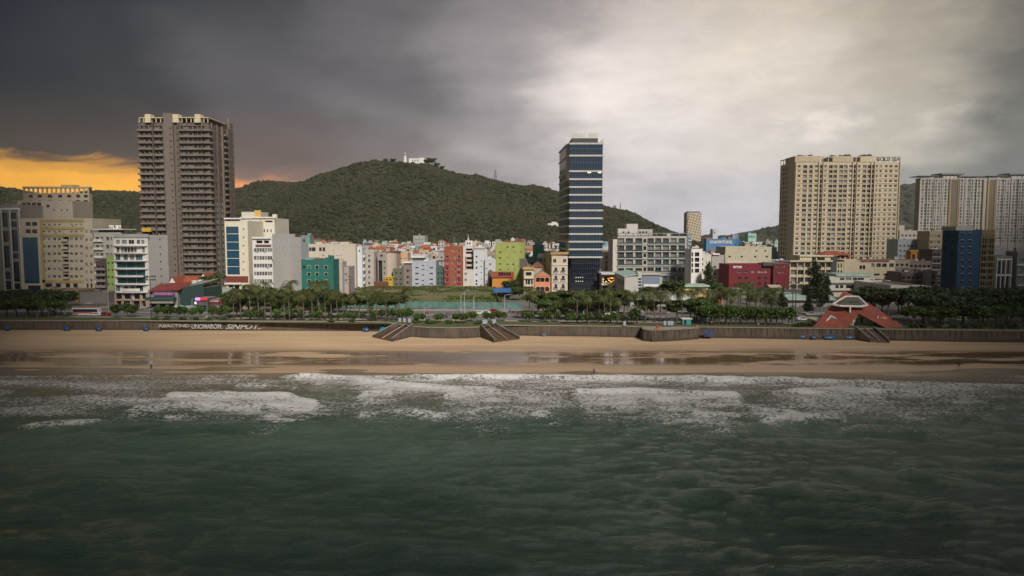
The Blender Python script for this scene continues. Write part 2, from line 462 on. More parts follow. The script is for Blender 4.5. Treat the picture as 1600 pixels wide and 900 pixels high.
def water_tank(root, x, y, z, s=1.0):
    if not TANK:
        mb = MB(); n = 12
        mb.tube([(-.95, 0, 1.1), (-.8, 0, 1.1), (.8, 0, 1.1), (.95, 0, 1.1)], [.3, .55, .55, .3], STEEL, n)
        for xx in (-.6, .6): mb.box(xx - .05, xx + .05, -.4, .4, 0, .62, DKFR)
        TANK.append(mb.mesh('water_tank'))
    o = link('water_tank', TANK[0], root); o.location = (x, y, z); o.scale = (s, s, s); return o
def lsp(a, b, n): return [a + (b - a) * i / (n - 1) for i in range(n)] if n > 1 else [(a + b) / 2]
def text_mesh(txt, size, depth=.12, font_shear=0, bold=.0):
    c = bpy.data.curves.new('lettering', 'FONT'); c.body = txt; c.size = size; c.extrude = depth / 2; c.align_x = 'CENTER'; c.shear = font_shear
    c.offset = bold; c.resolution_u = 2
    o = bpy.data.objects.new('tmp', c); COL.objects.link(o); bpy.context.view_layer.update()
    me = bpy.data.meshes.new_from_object(o.evaluated_get(bpy.context.evaluated_depsgraph_get()))
    bpy.data.objects.remove(o); bpy.data.curves.remove(c)
    me.transform(Matrix.Rotation(PI/2, 4, 'X')); return me
def sign(parent, txt, x, y, z, width, height, m, bold=.02, shear=0):
    me = text_mesh(txt, 1.0, .12, shear, bold)
    co = np.array([v.co[:] for v in me.vertices]); x0, x1 = co[:,0].min(), co[:,0].max(); z0, z1 = co[:,2].min(), co[:,2].max()
    me.transform(Matrix.Translation((-(x0+x1)/2, 0, -z0))); me.transform(Matrix.Diagonal((width/(x1-x0), 1, height/(z1-z0), 1)))
    me.materials.clear(); me.materials.append(m)
    o = link('lettering', me, parent); o.location = (x, y, z); return o
random.seed(4)

# ================================================================== SETTING
SHORE = 172.0
def sea_mat():
    m, n, p, o = mat_new('sea')
    geo = n.new('ShaderNodeNewGeometry').outputs['Position']
    fo = n.new('ShaderNodeAttribute', attribute_name='foam').outputs['Fac']
    sh = n.new('ShaderNodeAttribute', attribute_name='shore').outputs['Fac']
    a = n.noise(n.mapping(geo, (.02, .035, .02)), 1, 4, .55)
    col = n.mix(n.step(a, .35, .65), (.046, .096, .064), (.110, .178, .128))
    sq = n.new('ShaderNodeSeparateXYZ'); n.l.new(geo, sq.inputs[0])
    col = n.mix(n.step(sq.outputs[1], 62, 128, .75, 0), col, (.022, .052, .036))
    col = n.mix(n.step(sh, .0, .65), col, (.16, .155, .105))
    col = n.mix(n.step(sh, .55, .95), col, (.26, .195, .125))
    # lacy foam
    wp = n.new('ShaderNodeVectorMath', operation='ADD'); n.l.new(geo, wp.inputs[0])
    nz = n.new('ShaderNodeTexNoise'); n.l.new(n.mapping(geo, (.35, .35, .35)), nz.inputs[0]); nz.inputs['Detail'].default_value = 3
    sc = n.new('ShaderNodeVectorMath', operation='SCALE'); n.l.new(nz.outputs['Color'], sc.inputs[0]); sc.inputs['Scale'].default_value = 2.2
    n.l.new(sc.outputs[0], wp.inputs[1])
    wv = n.mapping(wp.outputs[0], (.45, 1.0, 0), (0, 0, R(14)))
    vo = n.new('ShaderNodeTexVoronoi', feature='DISTANCE_TO_EDGE', voronoi_dimensions='2D'); n.l.new(wv, vo.inputs['Vector']); vo.inputs['Scale'].default_value = 1.5
    vo2 = n.new('ShaderNodeTexVoronoi', feature='DISTANCE_TO_EDGE', voronoi_dimensions='2D'); n.l.new(wv, vo2.inputs['Vector']); vo2.inputs['Scale'].default_value = 4.2
    ed = n.math('MULTIPLY', n.step(vo.outputs[0], 0, .30, 1, 0), .62)
    ed = n.math('ADD', ed, n.math('MULTIPLY', n.step(vo2.outputs[0], 0, .28, 1, 0), .38))
    nn = n.noise(n.mapping(geo, (.5, 1.3, 1), (0, 0, R(-16))), 1.8, 6, .72)
    tx = n.math('ADD', n.math('MULTIPLY', ed, .55), n.math('MULTIPLY', n.step(nn, .3, .7), .45))
    f = n.math('ADD', n.math('MULTIPLY', fo, 1.02), n.math('SUBTRACT', tx, 1.0))
    f = n.step(f, -.03, .17)
    f = n.math('MULTIPLY', f, n.step(fo, .02, .12))
    fc = n.mix(n.noise(geo, 1.1, 3), (.70, .69, .67), (.90, .89, .87))
    n.l.new(n.mix(f, col, fc), p.inputs['Base Color'])
    n.put(p.inputs['Roughness'], n.math('ADD', .10, n.math('MULTIPLY', f, .5)))
    p.inputs['IOR'].default_value = 1.38
    b1 = n.noise(n.mapping(geo, (.30, .75, .5), (0, 0, R(16))), 1.0, 9, .72, dist=.6)
    b2 = n.noise(n.mapping(geo, (1.5, 3.0, 1), (0, 0, R(-18))), 1.3, 5, .62)
    hh = n.math('ADD', n.math('MULTIPLY', b1, .74), n.math('MULTIPLY', b2, .36))
    hh = n.math('MULTIPLY', hh, n.step(sh, .75, 1.0, 1.0, .06))
    hh = n.math('ADD', hh, n.math('MULTIPLY', f, .18))
    bp = n.new('ShaderNodeBump'); bp.inputs['Strength'].default_value = 1.0; bp.inputs['Distance'].default_value = 1.0
    n.l.new(hh, bp.inputs['Height']); n.l.new(bp.outputs[0], p.inputs['Normal'])
    return m
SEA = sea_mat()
# surf fronts: (list of image points along the shoreward edge, trail length px, strength)
FR = [([(-60,589),(130,588),(300,587),(410,586)], 7, .62), ([(440,588),(640,588),(800,589),(1000,591),(1300,595),(1560,602),(1700,604)], 17, .80),
      ([(640,589),(1000,591),(1250,595)], 9, .9),
      ([(455,589),(480,588),(545,590)], 17, .75), ([(368,601),(400,600),(432,603)], 10, .85), ([(448,607),(478,607)], 9, .7),
      ([(262,615),(380,615),(450,618),(508,629)], 34, 1.0), ([(200,640),(300,628),(520,634)], 34, .58), ([(106,621),(150,619),(190,621)], 6, .9),
      ([(60,630),(130,624),(210,626)], 22, .40), ([(34,662),(90,658),(164,665)], 9, .95), ([(-40,608),(0,611),(32,613)], 8, .7),
      ([(398,660),(440,657),(486,661)], 6, .95), ([(584,656),(610,654),(648,657)], 5, .8), ([(560,613),(590,611),(622,613)], 22, .95),
      ([(520,640),(580,628),(640,622)], 20, .6),
      ([(558,590),(620,597),(700,604),(782,607)], 22, 1.0), ([(690,614),(780,610),(892,612)], 50, .74), ([(740,640),(800,640),(870,650)], 18, .62),
      ([(888,611),(1000,611),(1152,616)], 46, .84), ([(890,611),(1000,611),(1152,615)], 20, .72), ([(826,652),(850,649),(868,651)], 10, .9),
      ([(1000,645),(1100,640),(1160,650)], 22, .55),
      ([(1048,655),(1090,653),(1152,657)], 7, .95), ([(1158,638),(1200,640),(1252,650)], 24, 1.0), ([(1245,652),(1290,652),(1332,655)], 9, 1.0),
      ([(1190,615),(1260,612),(1380,622)], 40, .66), ([(1336,612),(1420,612),(1524,622)], 36, .66), ([(1388,648),(1470,650),(1560,652)], 8, .7),
      ([(1250,635),(1400,640),(1540,640)], 26, .52),
      ([(896,606),(915,604),(932,606)], 3, .9), ([(420,672),(460,668),(500,674)], 6, .3), ([(1300,668),(1400,666),(1450,670)], 12, .42)]
_r = random.Random(77)
for _ in range(26):
    _x = _r.uniform(-80, 1560); _l = _r.uniform(70, 260); _y = _r.choice([592, 598, 604, 610, 620, 628, 636, 645]) + _r.uniform(-3, 3)
    FR.append(([(_x, _y + _r.uniform(-2, 2)), (_x + _l / 2, _y - 1.5), (_x + _l, _y + _r.uniform(0, 4))], _r.uniform(5, 16), _r.uniform(.45, .8)))
def sea_fields(X, Y):
    foam = np.zeros_like(X); hh = np.zeros_like(X)
    wob = (fbm(X * .12, Y * 0 + 3.3, 3, 5) - .5) * 2.6 + (fbm(X * .7, Y * .2, 2, 8) - .5) * .9
    for pts, tr, st in FR:
        W = [atZ(a, b, 0) for a, b in pts]; xs = [p.x for p in W]; ys = [p.y for p in W]
        Yf = np.interp(X, xs, ys) + wob
        L = ys[len(ys)//2] - atZ(pts[len(pts)//2][0], pts[len(pts)//2][1] + tr, 0).y
        Lx = L * (.55 + .9 * fbm(X * .16 + st * 31, Y * 0 + tr, 3, 3))
        d = Yf - Y
        dt = d + (fbm(X * .22, Y * .5, 3, 13) - .5) * Lx * 1.1 * np.clip(d / (Lx * .4), 0, 1)
        ex = np.clip((X - xs[0]) / 3 + fbm(Y * .3, X * .1, 2, 9) * .8, 0, 1) * np.clip((xs[-1] - X) / 3 + fbm(Y * .3, X * .1, 2, 11) * .8, 0, 1)
        on = np.clip(d / .45, 0, 1)
        g = on * np.clip(1 - dt / (Lx * 1.35), 0, 1) ** .8 * ex * st * .95
        g = g * (.66 + .62 * fbm(X * .14 + Y * .1, Y * .3, 3, 21))
        g = np.maximum(g, on * np.exp(-(d / (.7 + .10 * tr / 4)) ** 2) * ex * min(1, st * 1.25))
        foam = np.maximum(foam, g) + .15 * np.minimum(foam, g)
        hh = hh + st * ex * .60 * np.exp(-((d - 1.2) / 1.5) ** 2) * min(1, L / 6)
    yb = np.clip((Y - 118) / 8, 0, 1) * np.clip((170 - Y) / 3, 0, 1)
    foam = np.maximum(foam, yb * .66 * np.clip(fbm(X * .03 + Y * .03, Y * .12, 4, 23) * 1.9 - .45, 0, 1))
    return np.clip(foam, 0, 1.15), hh
def build_sea():
    nx, ny = 1000, 420
    x = np.linspace(-230, 230, nx); y = 26 + (192 - 26) * np.linspace(0, 1, ny) ** .9
    X, Y = np.meshgrid(x, y)
    foam, hh = sea_fields(X, Y)
    deep = np.clip((SHORE - 6 - Y) / 55, 0, 1)
    z = hh + deep * ((fbm(X * .035 + Y * .02, Y * .085, 4, 40) - .5) * 3.6 + (fbm(X * .16, Y * .33, 3, 50) - .5) * .75)
    z += (fbm(X * .05, Y * .2, 2, 60) - .5) * .12
    edge = np.clip((230 - np.abs(X)) / 25, 0, 1) * np.clip((Y - 26) / 12, 0, 1)
    z = z * edge
    shore = np.clip(1 - (SHORE - Y + (fbm(X * .03, Y * .03, 3, 70) - .5) * 18) / 48, 0, 1)
    V = np.stack([X, Y, z], -1).reshape(-1, 3)
    i = np.arange(ny - 1)[:, None] * nx + np.arange(nx - 1)[None, :]
    Fc = np.stack([i, i + 1, i + nx + 1, i + nx], -1).reshape(-1, 4)
    xo = [(-9000, -6000), (9000, -6000), (9000, 9000), (-9000, 9000)]
    b = len(V); V = np.concatenate([V, [(-9000,-6000,0),(9000,-6000,0),(9000,26,0),(9000,192,0),(9000,12000,0),(-9000,12000,0),(-9000,192,0),(-9000,26,0)]])
    c = [0, nx - 1, nx * ny - 1, nx * (ny - 1)]
    # outer sea, a ring of big quads at the same level round the surf zone
    ring = [(b, b+1, b+2, b+7), (b+7, c[0], c[3], b+6), (c[1], b+2, b+3, c[2]), (b+6, b+3, b+4, b+5)]
    # T-junction-free enough: ring shares the corner vertices
    Fc = np.concatenate([Fc, ring])
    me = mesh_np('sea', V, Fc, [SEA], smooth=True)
    at = me.attributes.new('foam', 'FLOAT', 'POINT'); at.data.foreach_set('value', np.concatenate([foam.ravel(), np.zeros(8)]).astype(np.float32))
    at = me.attributes.new('shore', 'FLOAT', 'POINT'); at.data.foreach_set('value', np.concatenate([shore.ravel(), np.zeros(8)]).astype(np.float32))
    tag(link('sea', me), kind='structure')
build_sea()

def sand_mat():
    m, n, p, o = mat_new('sand')
    geo = n.new('ShaderNodeNewGeometry').outputs['Position']
    wt = n.new('ShaderNodeAttribute', attribute_name='wet').outputs['Fac']
    a = n.noise(n.mapping(geo, (.03, .22, .1)), 1, 6, .6); b = n.noise(geo, 2.2, 6, .75)
    dry = n.mix(n.step(a, .3, .7), (.56, .39, .235), (.68, .50, .32))
    dry = n.mix(n.step(b, .35, .8, 0, .5), dry, (.24, .16, .09))
    wet = n.mix(n.step(a, .35, .65), (.46, .315, .20), (.55, .39, .255))
    c = n.mix(n.step(wt, .15, .6), dry, wet)
    # film of water on the flat lower beach, in patches
    pt = n.noise(n.mapping(geo, (.03, .15, .1)), 1, 5, .6)
    sy = n.new('ShaderNodeSeparateXYZ'); n.l.new(geo, sy.inputs[0])
    film = n.math('MULTIPLY', n.step(wt, .45, .85), n.step(pt, .40, .50)); film = n.math('MULTIPLY', film, n.step(sy.outputs[1], 177, 184)); film = n.math('MULTIPLY', film, n.step(sy.outputs[1], 196, 207, 1, 0))
    c = n.mix(film, c, (.20, .125, .070))
    deb = n.noise(n.mapping(geo, (.5, 1.1, 1)), .9, 5, .7)
    line = n.math('MULTIPLY', n.step(deb, .66, .72), n.step(wt, .02, .25, 1, 0))
    c = n.mix(n.math('MULTIPLY', line, .8), c, (.09, .06, .035))
    wr = n.noise(n.mapping(geo, (.06, .9, .1)), 1, 5, .7); c = n.mix(n.math('MULTIPLY', n.math('MULTIPLY', n.step(wr, .58, .66), n.step(b, .4, .6)), .45), c, (.16, .105, .06))
    n.l.new(c, p.inputs['Base Color'])
    r = n.math('SUBTRACT', .92, n.math('MULTIPLY', n.step(wt, .3, .8), .45))
    r = n.math('SUBTRACT', r, n.math('MULTIPLY', film, .41))
    n.l.new(n.math('MAXIMUM', r, .06), p.inputs['Roughness'])
    n.put(p.inputs['Specular IOR Level'], n.math('ADD', .25, n.math('MULTIPLY', film, .55)))
    bp = n.new('ShaderNodeBump'); bp.inputs['Distance'].default_value = .25
    n.l.new(n.noise(geo, 1.6, 6, .7), bp.inputs['Height']); n.l.new(n.step(wt, .0, .5, .9, .03), bp.inputs['Strength'])
    n.l.new(bp.outputs[0], p.inputs['Normal']); return m
SAND = sand_mat()
def beach_z(X, Y):
    t = (Y - SHORE)
    s = np.interp(t, [-60, -12, 0, 22, 30, 38, 60, 90], [-2.5, -.5, 0, .16, .42, .62, 1.0, 1.15])
    return s + (fbm(X * .02, Y * .05, 3, 33) - .5) * .35 * np.clip((t - 24) / 12, 0, 1) + (fbm(X * .015, Y * .02, 2, 35) - .5) * .10
def build_beach():
    x = np.concatenate([[-900, -600, -420], np.linspace(-320, 320, 420), [420, 600, 900]]); y = np.linspace(130, 292, 190)
    X, Y = np.meshgrid(x, y); Z = beach_z(X, Y)
    yw = Yw(np.clip(X, -400, 400)); Z = np.where(Y > yw + 3, 1.0, Z)
    wet = 1 - np.clip((Y - (200 + (fbm(X * .02, Y * .01, 3, 44) - .5) * 16)) / 12, 0, 1)
    nx, ny = len(x), len(y); i = np.arange(ny - 1)[:, None] * nx + np.arange(nx - 1)[None, :]
    me = mesh_np('beach', np.stack([X, Y, Z], -1).reshape(-1, 3), np.stack([i, i+1, i+nx+1, i+nx], -1).reshape(-1, 4), [SAND], smooth=True)
    at = me.attributes.new('wet', 'FLOAT', 'POINT'); at.data.foreach_set('value', wet.ravel().astype(np.float32))
    tag(link('beach', me), kind='structure')
build_beach()

def ground_mat(name, c1, c2, sc=.3, rough=.9, c3=None):
    m, n, p, o = mat_new(name); geo = n.new('ShaderNodeNewGeometry').outputs['Position']
    a = n.noise(geo, sc, 7, .65); b = n.noise(geo, sc * .25, 4, .6)
    c = n.mix(n.step(a, .3, .7), c1, c2)
    if c3: c = n.mix(n.step(b, .45, .62), c, c3)
    n.l.new(c, p.inputs['Base Color']); p.inputs['Roughness'].default_value = rough
    bp = n.new('ShaderNodeBump'); bp.inputs['Strength'].default_value = .5; n.l.new(a, bp.inputs['Height']); n.l.new(bp.outputs[0], p.inputs['Normal'])
    return m
TOWNG = ground_mat('town_ground', (.13, .12, .11), (.22, .20, .18), .15, c3=(.10, .11, .08))
ASPH = ground_mat('asphalt', (.13, .125, .125), (.19, .185, .185), .8)
PAVE = ground_mat('paving', (.30, .24, .21), (.40, .33, .29), .6)
LAWN = ground_mat('lawn', (.05, .08, .02), (.095, .13, .04), .8, c3=(.10, .10, .04))
ROUGHG = ground_mat('rough_grass', (.08, .115, .03), (.13, .155, .05), .22, c3=(.19, .15, .075))
MARK = plain((.7, .7, .66), .7, name='road_paint')
def strip(name, a, b, z, m, X0=-700, X1=700, n=24, th=.0, lab=None, kind='structure'):
    """a band parallel to the sea wall between offsets a and b"""
    mb = MB(); xs = lsp(X0, X1, n)
    for i in range(n - 1):
        p = [(xs[i], Yw(xs[i]) + a), (xs[i+1], Yw(xs[i+1]) + a), (xs[i+1], Yw(xs[i+1]) + b), (xs[i], Yw(xs[i]) + b)]
        mb.quad([(q[0], q[1], z) for q in p], m)
        if th: mb.quad([(p[0][0], p[0][1], z - th), (p[1][0], p[1][1], z - th), (p[1][0], p[1][1], z), (p[0][0], p[0][1], z)], m)
    o = mb.build(name); tag(o, kind=kind); return o
strip('lawn_strip', .4, 9.5, G + .12, LAWN, th=.12); strip('promenade', 9.5, 13, G + .13, PAVE)
strip('road', 13, 42, G + .004, ASPH)
strip('median', 27, 28.2, G + .16, PAVE, th=.15)
for k, off in enumerate((13.5, 20, 34.6, 41.5)):
    mb = MB(); X = -300
    while X < 300:
        ln = 3 if k in (1, 2) else 9
        mb.quad([(X, Yw(X)+off, G+.009), (X+ln, Yw(X+ln)+off, G+.009), (X+ln, Yw(X+ln)+off+.16, G+.009), (X, Yw(X)+off+.16, G+.009)], MARK); X += ln + (5 if k in (1, 2) else 0)
    tag(mb.build('road_marking'), kind='structure')
strip('pavement', 42, 47, G + .14, PAVE, th=.14)
# town ground: one sheet back past the hills
mb = MB()
xs = lsp(-2600, 2600, 60)
for i in range(59):
    c = lambda x: Yw(max(-700, min(700, x))) + .3
    mb.quad([(xs[i], c(xs[i]), G), (xs[i+1], c(xs[i+1]), G), (xs[i+1], 2050, G), (xs[i], 2050, G)], TOWNG)
tag(mb.build('ground'), kind='structure')

# ---- hills
SIL = [(-500,300),(-200,292),(0,289),(20,293),(60,302),(150,298),(180,295),(220,296),(300,294),(375,290),(430,284),(500,279),(520,271),(560,257),(600,250),(640,252),(670,253),(690,259),(740,272),(800,284),(860,295),(880,299),(940,318),(970,326),(985,337),(1005,350),(1022,362),(1038,374),(1060,384),(1200,392),(1400,386),(1900,386)]
RY = 1350.0
def hill_z(X, Y):
    X = np.asarray(X, float); Y = np.asarray(Y, float)
    xs = [atY(a, b, RY).x for a, b in SIL]; zs = [atY(a, b, RY).z for a, b in SIL]
    Zr = np.interp(X, xs, zs) - 5 + 2.5 * np.sin(X * .045) * np.sin(X * .017)
    s = np.clip((Y - 800) / (RY - 800), 0, 1); t = np.clip((Y - RY) / 700, 0, 1)
    p = np.where(Y < RY, np.sin(s * PI / 2) ** 1.25, np.cos(t * PI / 2) ** 1.2)
    gul = -np.abs(fbm(X * .007, Y * .003, 4, 90) - .5) * 3.0
    foot = 10 * np.clip((Y - 660) / 200, 0, 1) * np.clip(1 - (Y - 1500) / 400, 0, 1)
    h = 3.5 + foot * (1 - p) + (Zr - 4) * p * (1 + .34 * gul * np.sin(s * PI) * (Y < RY))
    return h
HILLM = ground_mat('hill_ground', (.030, .040, .018), (.05, .06, .028), .08)
def build_hill():
    x = np.linspace(-1500, 1500, 240); y = np.linspace(650, 2060, 110)
    X, Y = np.meshgrid(x, y); Z = hill_z(X, Y)
    nx, ny = len(x), len(y); i = np.arange(ny-1)[:, None]*nx + np.arange(nx-1)[None, :]
    tag(link('hill', mesh_np('hill', np.stack([X, Y, Z], -1).reshape(-1, 3), np.stack([i, i+1, i+nx+1, i+nx], -1).reshape(-1, 4), [HILLM], smooth=True)), kind='structure')
    x = np.linspace(400, 3600, 90); y = np.linspace(2300, 3900, 40); X, Y = np.meshgrid(x, y)
    sx = [(1170,372),(1185,364),(1200,357),(1218,354),(1260,345),(1330,312),(1405,293),(1420,294),(1440,298),(1500,312),(1700,330),(2400,372)]
    xs = [atY(a, b, 3000).x for a, b in sx]; zs = [atY(a, b, 3000).z for a, b in sx]
    Z = np.interp(X, xs, zs) * np.cos(np.clip((Y - 3000) / 750, -1, 1) * PI / 2) ** .8 + (fbm(X*.004, Y*.004, 4, 5) - .5) * 20 * (np.abs(Y-3000) > 50) - 3
    nx, ny = len(x), len(y); i = np.arange(ny-1)[:, None]*nx + np.arange(nx-1)[None, :]
    tag(link('distant_hill', mesh_np('distant_hill', np.stack([X, Y, Z], -1).reshape(-1, 3), np.stack([i, i+1, i+nx+1, i+nx], -1).reshape(-1, 4), [HILLM], smooth=True)), kind='structure')
build_hill()
def ico():
    bm = bmesh.new(); bmesh.ops.create_icosphere(bm, subdivisions=1, radius=1)
    v = np.array([q.co[:] for q in bm.verts]); f = np.array([[q.index for q in p.verts] for p in bm.faces]); bm.free(); return v, f
def woodland(name, pts, rad, m, seed, squash=.7):
    rs = np.random.RandomState(seed); v, f = ico(); N = len(pts); k = len(v)
    jit = 1 + (rs.rand(N, k) - .5) * .55
    sc = np.stack([rad * (.8 + .5 * rs.rand(N)), rad * (.8 + .5 * rs.rand(N)), rad * squash * (.8 + .5 * rs.rand(N))], -1)
    V = pts[:, None, :] + v[None] * jit[..., None] * sc[:, None, :]
    Fc = f[None] + (np.arange(N) * k)[:, None, None]
    return tag(link(name, mesh_np(name, V.reshape(-1, 3), Fc.reshape(-1, 3), [m])), kind='stuff')
rs = np.random.RandomState(7)
def wood_mat():
    m, n, p, o = mat_new('woodland'); geo = n.new('ShaderNodeNewGeometry'); P = geo.outputs['Position']
    a = n.noise(n.mapping(P, (1, .6, 1)), .014, 7, .7); b = n.noise(P, .35, 4, .7)
    c = n.mix(n.step(a, .38, .62), (.024, .034, .016), (.066, .066, .038))
    c = n.mix(n.math('MULTIPLY', geo.outputs['Random Per Island'], .8), c, (.070, .062, .034))
    c = n.mix(n.step(b, .4, .7), c, (.016, .022, .010))
    n.l.new(c, p.inputs['Base Color']); p.inputs['Roughness'].default_value = .9; p.inputs['Specular IOR Level'].default_value = .1
    bp = n.new('ShaderNodeBump'); bp.inputs['Strength'].default_value = .9; bp.inputs['Distance'].default_value = 1.5; n.l.new(b, bp.inputs['Height']); n.l.new(bp.outputs[0], p.inputs['Normal'])
    return m
WOODM = wood_mat()
N = 52000
X = rs.uniform(-1080, 380, N); Y = 830 + (RY + 25 - 830) * rs.rand(N) ** .9
keep = (np.abs(X) < Y * .82); X, Y = X[keep], Y[keep]
Z = hill_z(X, Y); rad = (1.3 + 3.4 * rs.rand(len(X)) ** 2.2) * (.8 + .5 * fbm(X * .02, Y * .02, 2, 77))
kk = Z > 14; X, Y, Z, rad = X[kk], Y[kk], Z[kk], rad[kk]
rad *= np.where(Y > RY - 60, .72, 1)
tag(woodland('hill_woodland', np.stack([X, Y, Z + rad * .25], -1), rad, WOODM, 3), 'dense dark green woodland covering the whole hill behind the town', 'woodland')
N = 2200; X = rs.uniform(480, 2700, N); Y = rs.uniform(2350, 3010, N)
sx = [(1170,372),(1185,364),(1200,357),(1218,354),(1260,345),(1330,312),(1405,293),(1420,294),(1440,298),(1500,312),(1700,330),(2400,372)]
Z = np.interp(X, [atY(a, b, 3000).x for a, b in sx], [atY(a, b, 3000).z for a, b in sx]) * np.cos(np.clip((Y - 3000) / 750, -1, 1) * PI / 2) ** .8
tag(woodland('distant_woodland', np.stack([X, Y, Z], -1), rs.uniform(12, 20, N), WOODM, 5), 'hazy woodland on the faint distant hill behind the right towers', 'woodland')

# ================================================================== BUILDINGS, left to right
def balc(b, u0, u1, z, out=1.3, face='F', m=None, rail=None, h=1.0, name='balcony'):
    """slab with a parapet standing out from the wall"""
    m = m or b.wall; mb = MB(); t = .12
    def bx(ua, ub, va, vb, za, zb, mm):
        p = b.P(face, ua, va, za); q = b.P(face, ub, vb, zb)
        mb.box(min(p[0], q[0]), max(p[0], q[0]), min(p[1], q[1]), max(p[1], q[1]), za, zb, mm)
    bx(u0, u1, -out, -.01, z - .2, z, m)
    r = rail or m
    bx(u0, u1, -out, -out + t, z + .003, z + h, r); bx(u0, u0 + t, -out + t, -.01, z + .003, z + h, r); bx(u1 - t, u1, -out + t, -.01, z + .003, z + h, r)
    return mb.build(name, b.root)
def gable(b, z, rise, m, over=.5, axis='x'):
    """a pitched roof on top of a building"""
    hw = b.w / 2; mb = MB(); o = over
    if axis == 'x':
        y0, y1, ym = -o, b.d + o, b.d / 2; t = .18
        A, B2, C = (-hw-o, y0, z), (hw+o, y0, z), (hw+o, ym, z+rise); D = (-hw-o, ym, z+rise); E, Fp = (hw+o, y1, z), (-hw-o, y1, z)
        mb.quad([A, B2, C, D], m); mb.quad([D, C, E, Fp], m)
        mb.quad([(p[0], p[1], p[2]-t) for p in (A, B2, C, D)], m); mb.quad([A, B2, (B2[0], B2[1], z-t), (A[0], A[1], z-t)], m)
        mb.quad([(-hw, 0, z), (-hw, b.d, z), (-hw, ym, z+rise-.05)], b.wall); mb.quad([(hw, 0, z), (hw, b.d, z), (hw, ym, z+rise-.05)], b.wall)
    else:
        A, B2 = (-hw-o, -o, z), (hw+o, -o, z); T0, T1 = (0, -o, z+rise), (0, b.d+o, z+rise); E, Fp = (hw+o, b.d+o, z), (-hw-o, b.d+o, z)
        mb.quad([A, T0, T1, Fp], m); mb.quad([B2, T0, T1, E], m)
        mb.quad([(-hw, 0, z), (hw, 0, z), (0, 0, z+rise-.1)], b.wall)
        mb.box(-hw-o, -hw-o+.1, -o, b.d+o, z-.25, z-.01, m); mb.box(hw+o-.1, hw+o, -o, b.d+o, z-.25, z-.01, m)
    return mb.build('roof', b.root)
def hip(root, x0, x1, y0, y1, z, rise, m, inset=None):
    i = inset if inset is not None else min(x1-x0, y1-y0) / 2; mb = MB(); ym = (y0+y1)/2
    a, b, c, d = (x0,y0,z), (x1,y0,z), (x1,y1,z), (x0,y1,z); r0, r1 = (x0+i, ym, z+rise), (x1-i, ym, z+rise)
    mb.quad([a,b,r1,r0], m); mb.quad([b,c,r1], m); mb.quad([c,d,r0,r1], m); mb.quad([d,a,r0], m); mb.quad([a,b,c,d], m)
    return mb.build('roof', root)
REDT = tiles((.36, .085, .045)); ORT = tiles((.50, .15, .06)); BROWNT = tiles((.20, .09, .06))
GREENR = plain((.36, .50, .42), .5, name='sheet_roof', var=.2, scale=.4); WHITER = plain((.58, .60, .58), .5, name='white_sheet_roof', scale=.4)

# L1 far-left block with white framed glazing strips
b = Bld('office_building', 'grey block with tall white framed glazing strips at far left edge', 'building', -60, 32, 322, 366, paint((.36, .33, .29)), dep=22, lm='grey glazed block')
for a0, a1, segs in ((4, 15, [(332,355),(361,378),(384,418),(424,436),(439,452)]), (17, 29, [(332,342),(346,355),(359,393),(396,404),(409,440),(443,452)])):
    for t0, t1 in segs: b.win('F', b.ux(a0), b.ux(a1), b.uz(t1), b.uz(t0), 'glassd', .3)
for a0, a1 in ((-40, -28), (-24, -10)):
    for t0 in (332, 362, 392, 422): b.win('F', b.ux(a0), b.ux(a1), b.uz(t0 + 26), b.uz(t0), 'glassd', .3)
b.finish(); fr = plain(WHITE, .6, name='white_trim')
for p in (2.2, 15.8, 30.2): b.ppart('pilaster', p - .8, p + .8, 328, 456, -.5, -.01, fr)
b.ppart('cornice', 0, 32, 325, 328, -.6, -.01, fr)
# L2 beige hotel with blue glass column
b = Bld('hotel', 'beige and yellow hotel with one tall blue glass column', 'hotel', 33, 146, 344, 352, paint((.53, .47, .36)), dep=26, lm='beige hotel')
b.win('F', b.ux(36), b.ux(60), b.uz(443), b.uz(371), 'blue', .35)
b.pgrid([44, 54], [350, 361.5], 8, 6, 'glassd'); b.win('F', b.ux(41), b.ux(61), b.uz(455), b.uz(446), 'glassd')
cols = [68.5, 76.5, 85, 92.5, 111.5, 119, 127]
b.pgrid(cols, [351, 362], 3.6, 3, 'plain'); b.pgrid(cols, [373.5, 385, 396.5, 408, 420, 432], 4.6, 4, 'plain')
b.pgrid([135, 142.5], lsp(362, 438, 7), 3.4, 4.6, 'plain'); b.pgrid([103], lsp(373.5, 432, 6), 9, 6.5, 'dark', 1.2)
b.pgrid([(76, 11), (91, 8), (106, 7), (118, 7), (137, 3), (143, 3)], [446], 8, 6.5, 'glassd')
YEL = paint((.44, .34, .15)); b.finish(roofstuff=0)
b.ppart('facade_panel', 62, 66.2, 342.5, 455, -.25, -.01, YEL); b.ppart('facade_panel', 66.4, 131, 342.5, 346.5, -.25, -.01, YEL)
b.ppart('facade_panel', 66.4, 131, 354.5, 358.5, -.25, -.01, YEL); b.ppart('facade_panel', 66.4, 131, 366, 370, -.25, -.01, YEL)
b.ppart('facade_panel', 66.4, 131, 437, 441.5, -.25, -.01, YEL)
for p in lsp(373.5, 432, 6): balc(b, b.ux(98.5), b.ux(107.5), b.uz(p + 3.4), 1.0)
b.ppart('canopy', 34, 146, 456, 458, -3, -.01, paint((.3, .25, .2)))
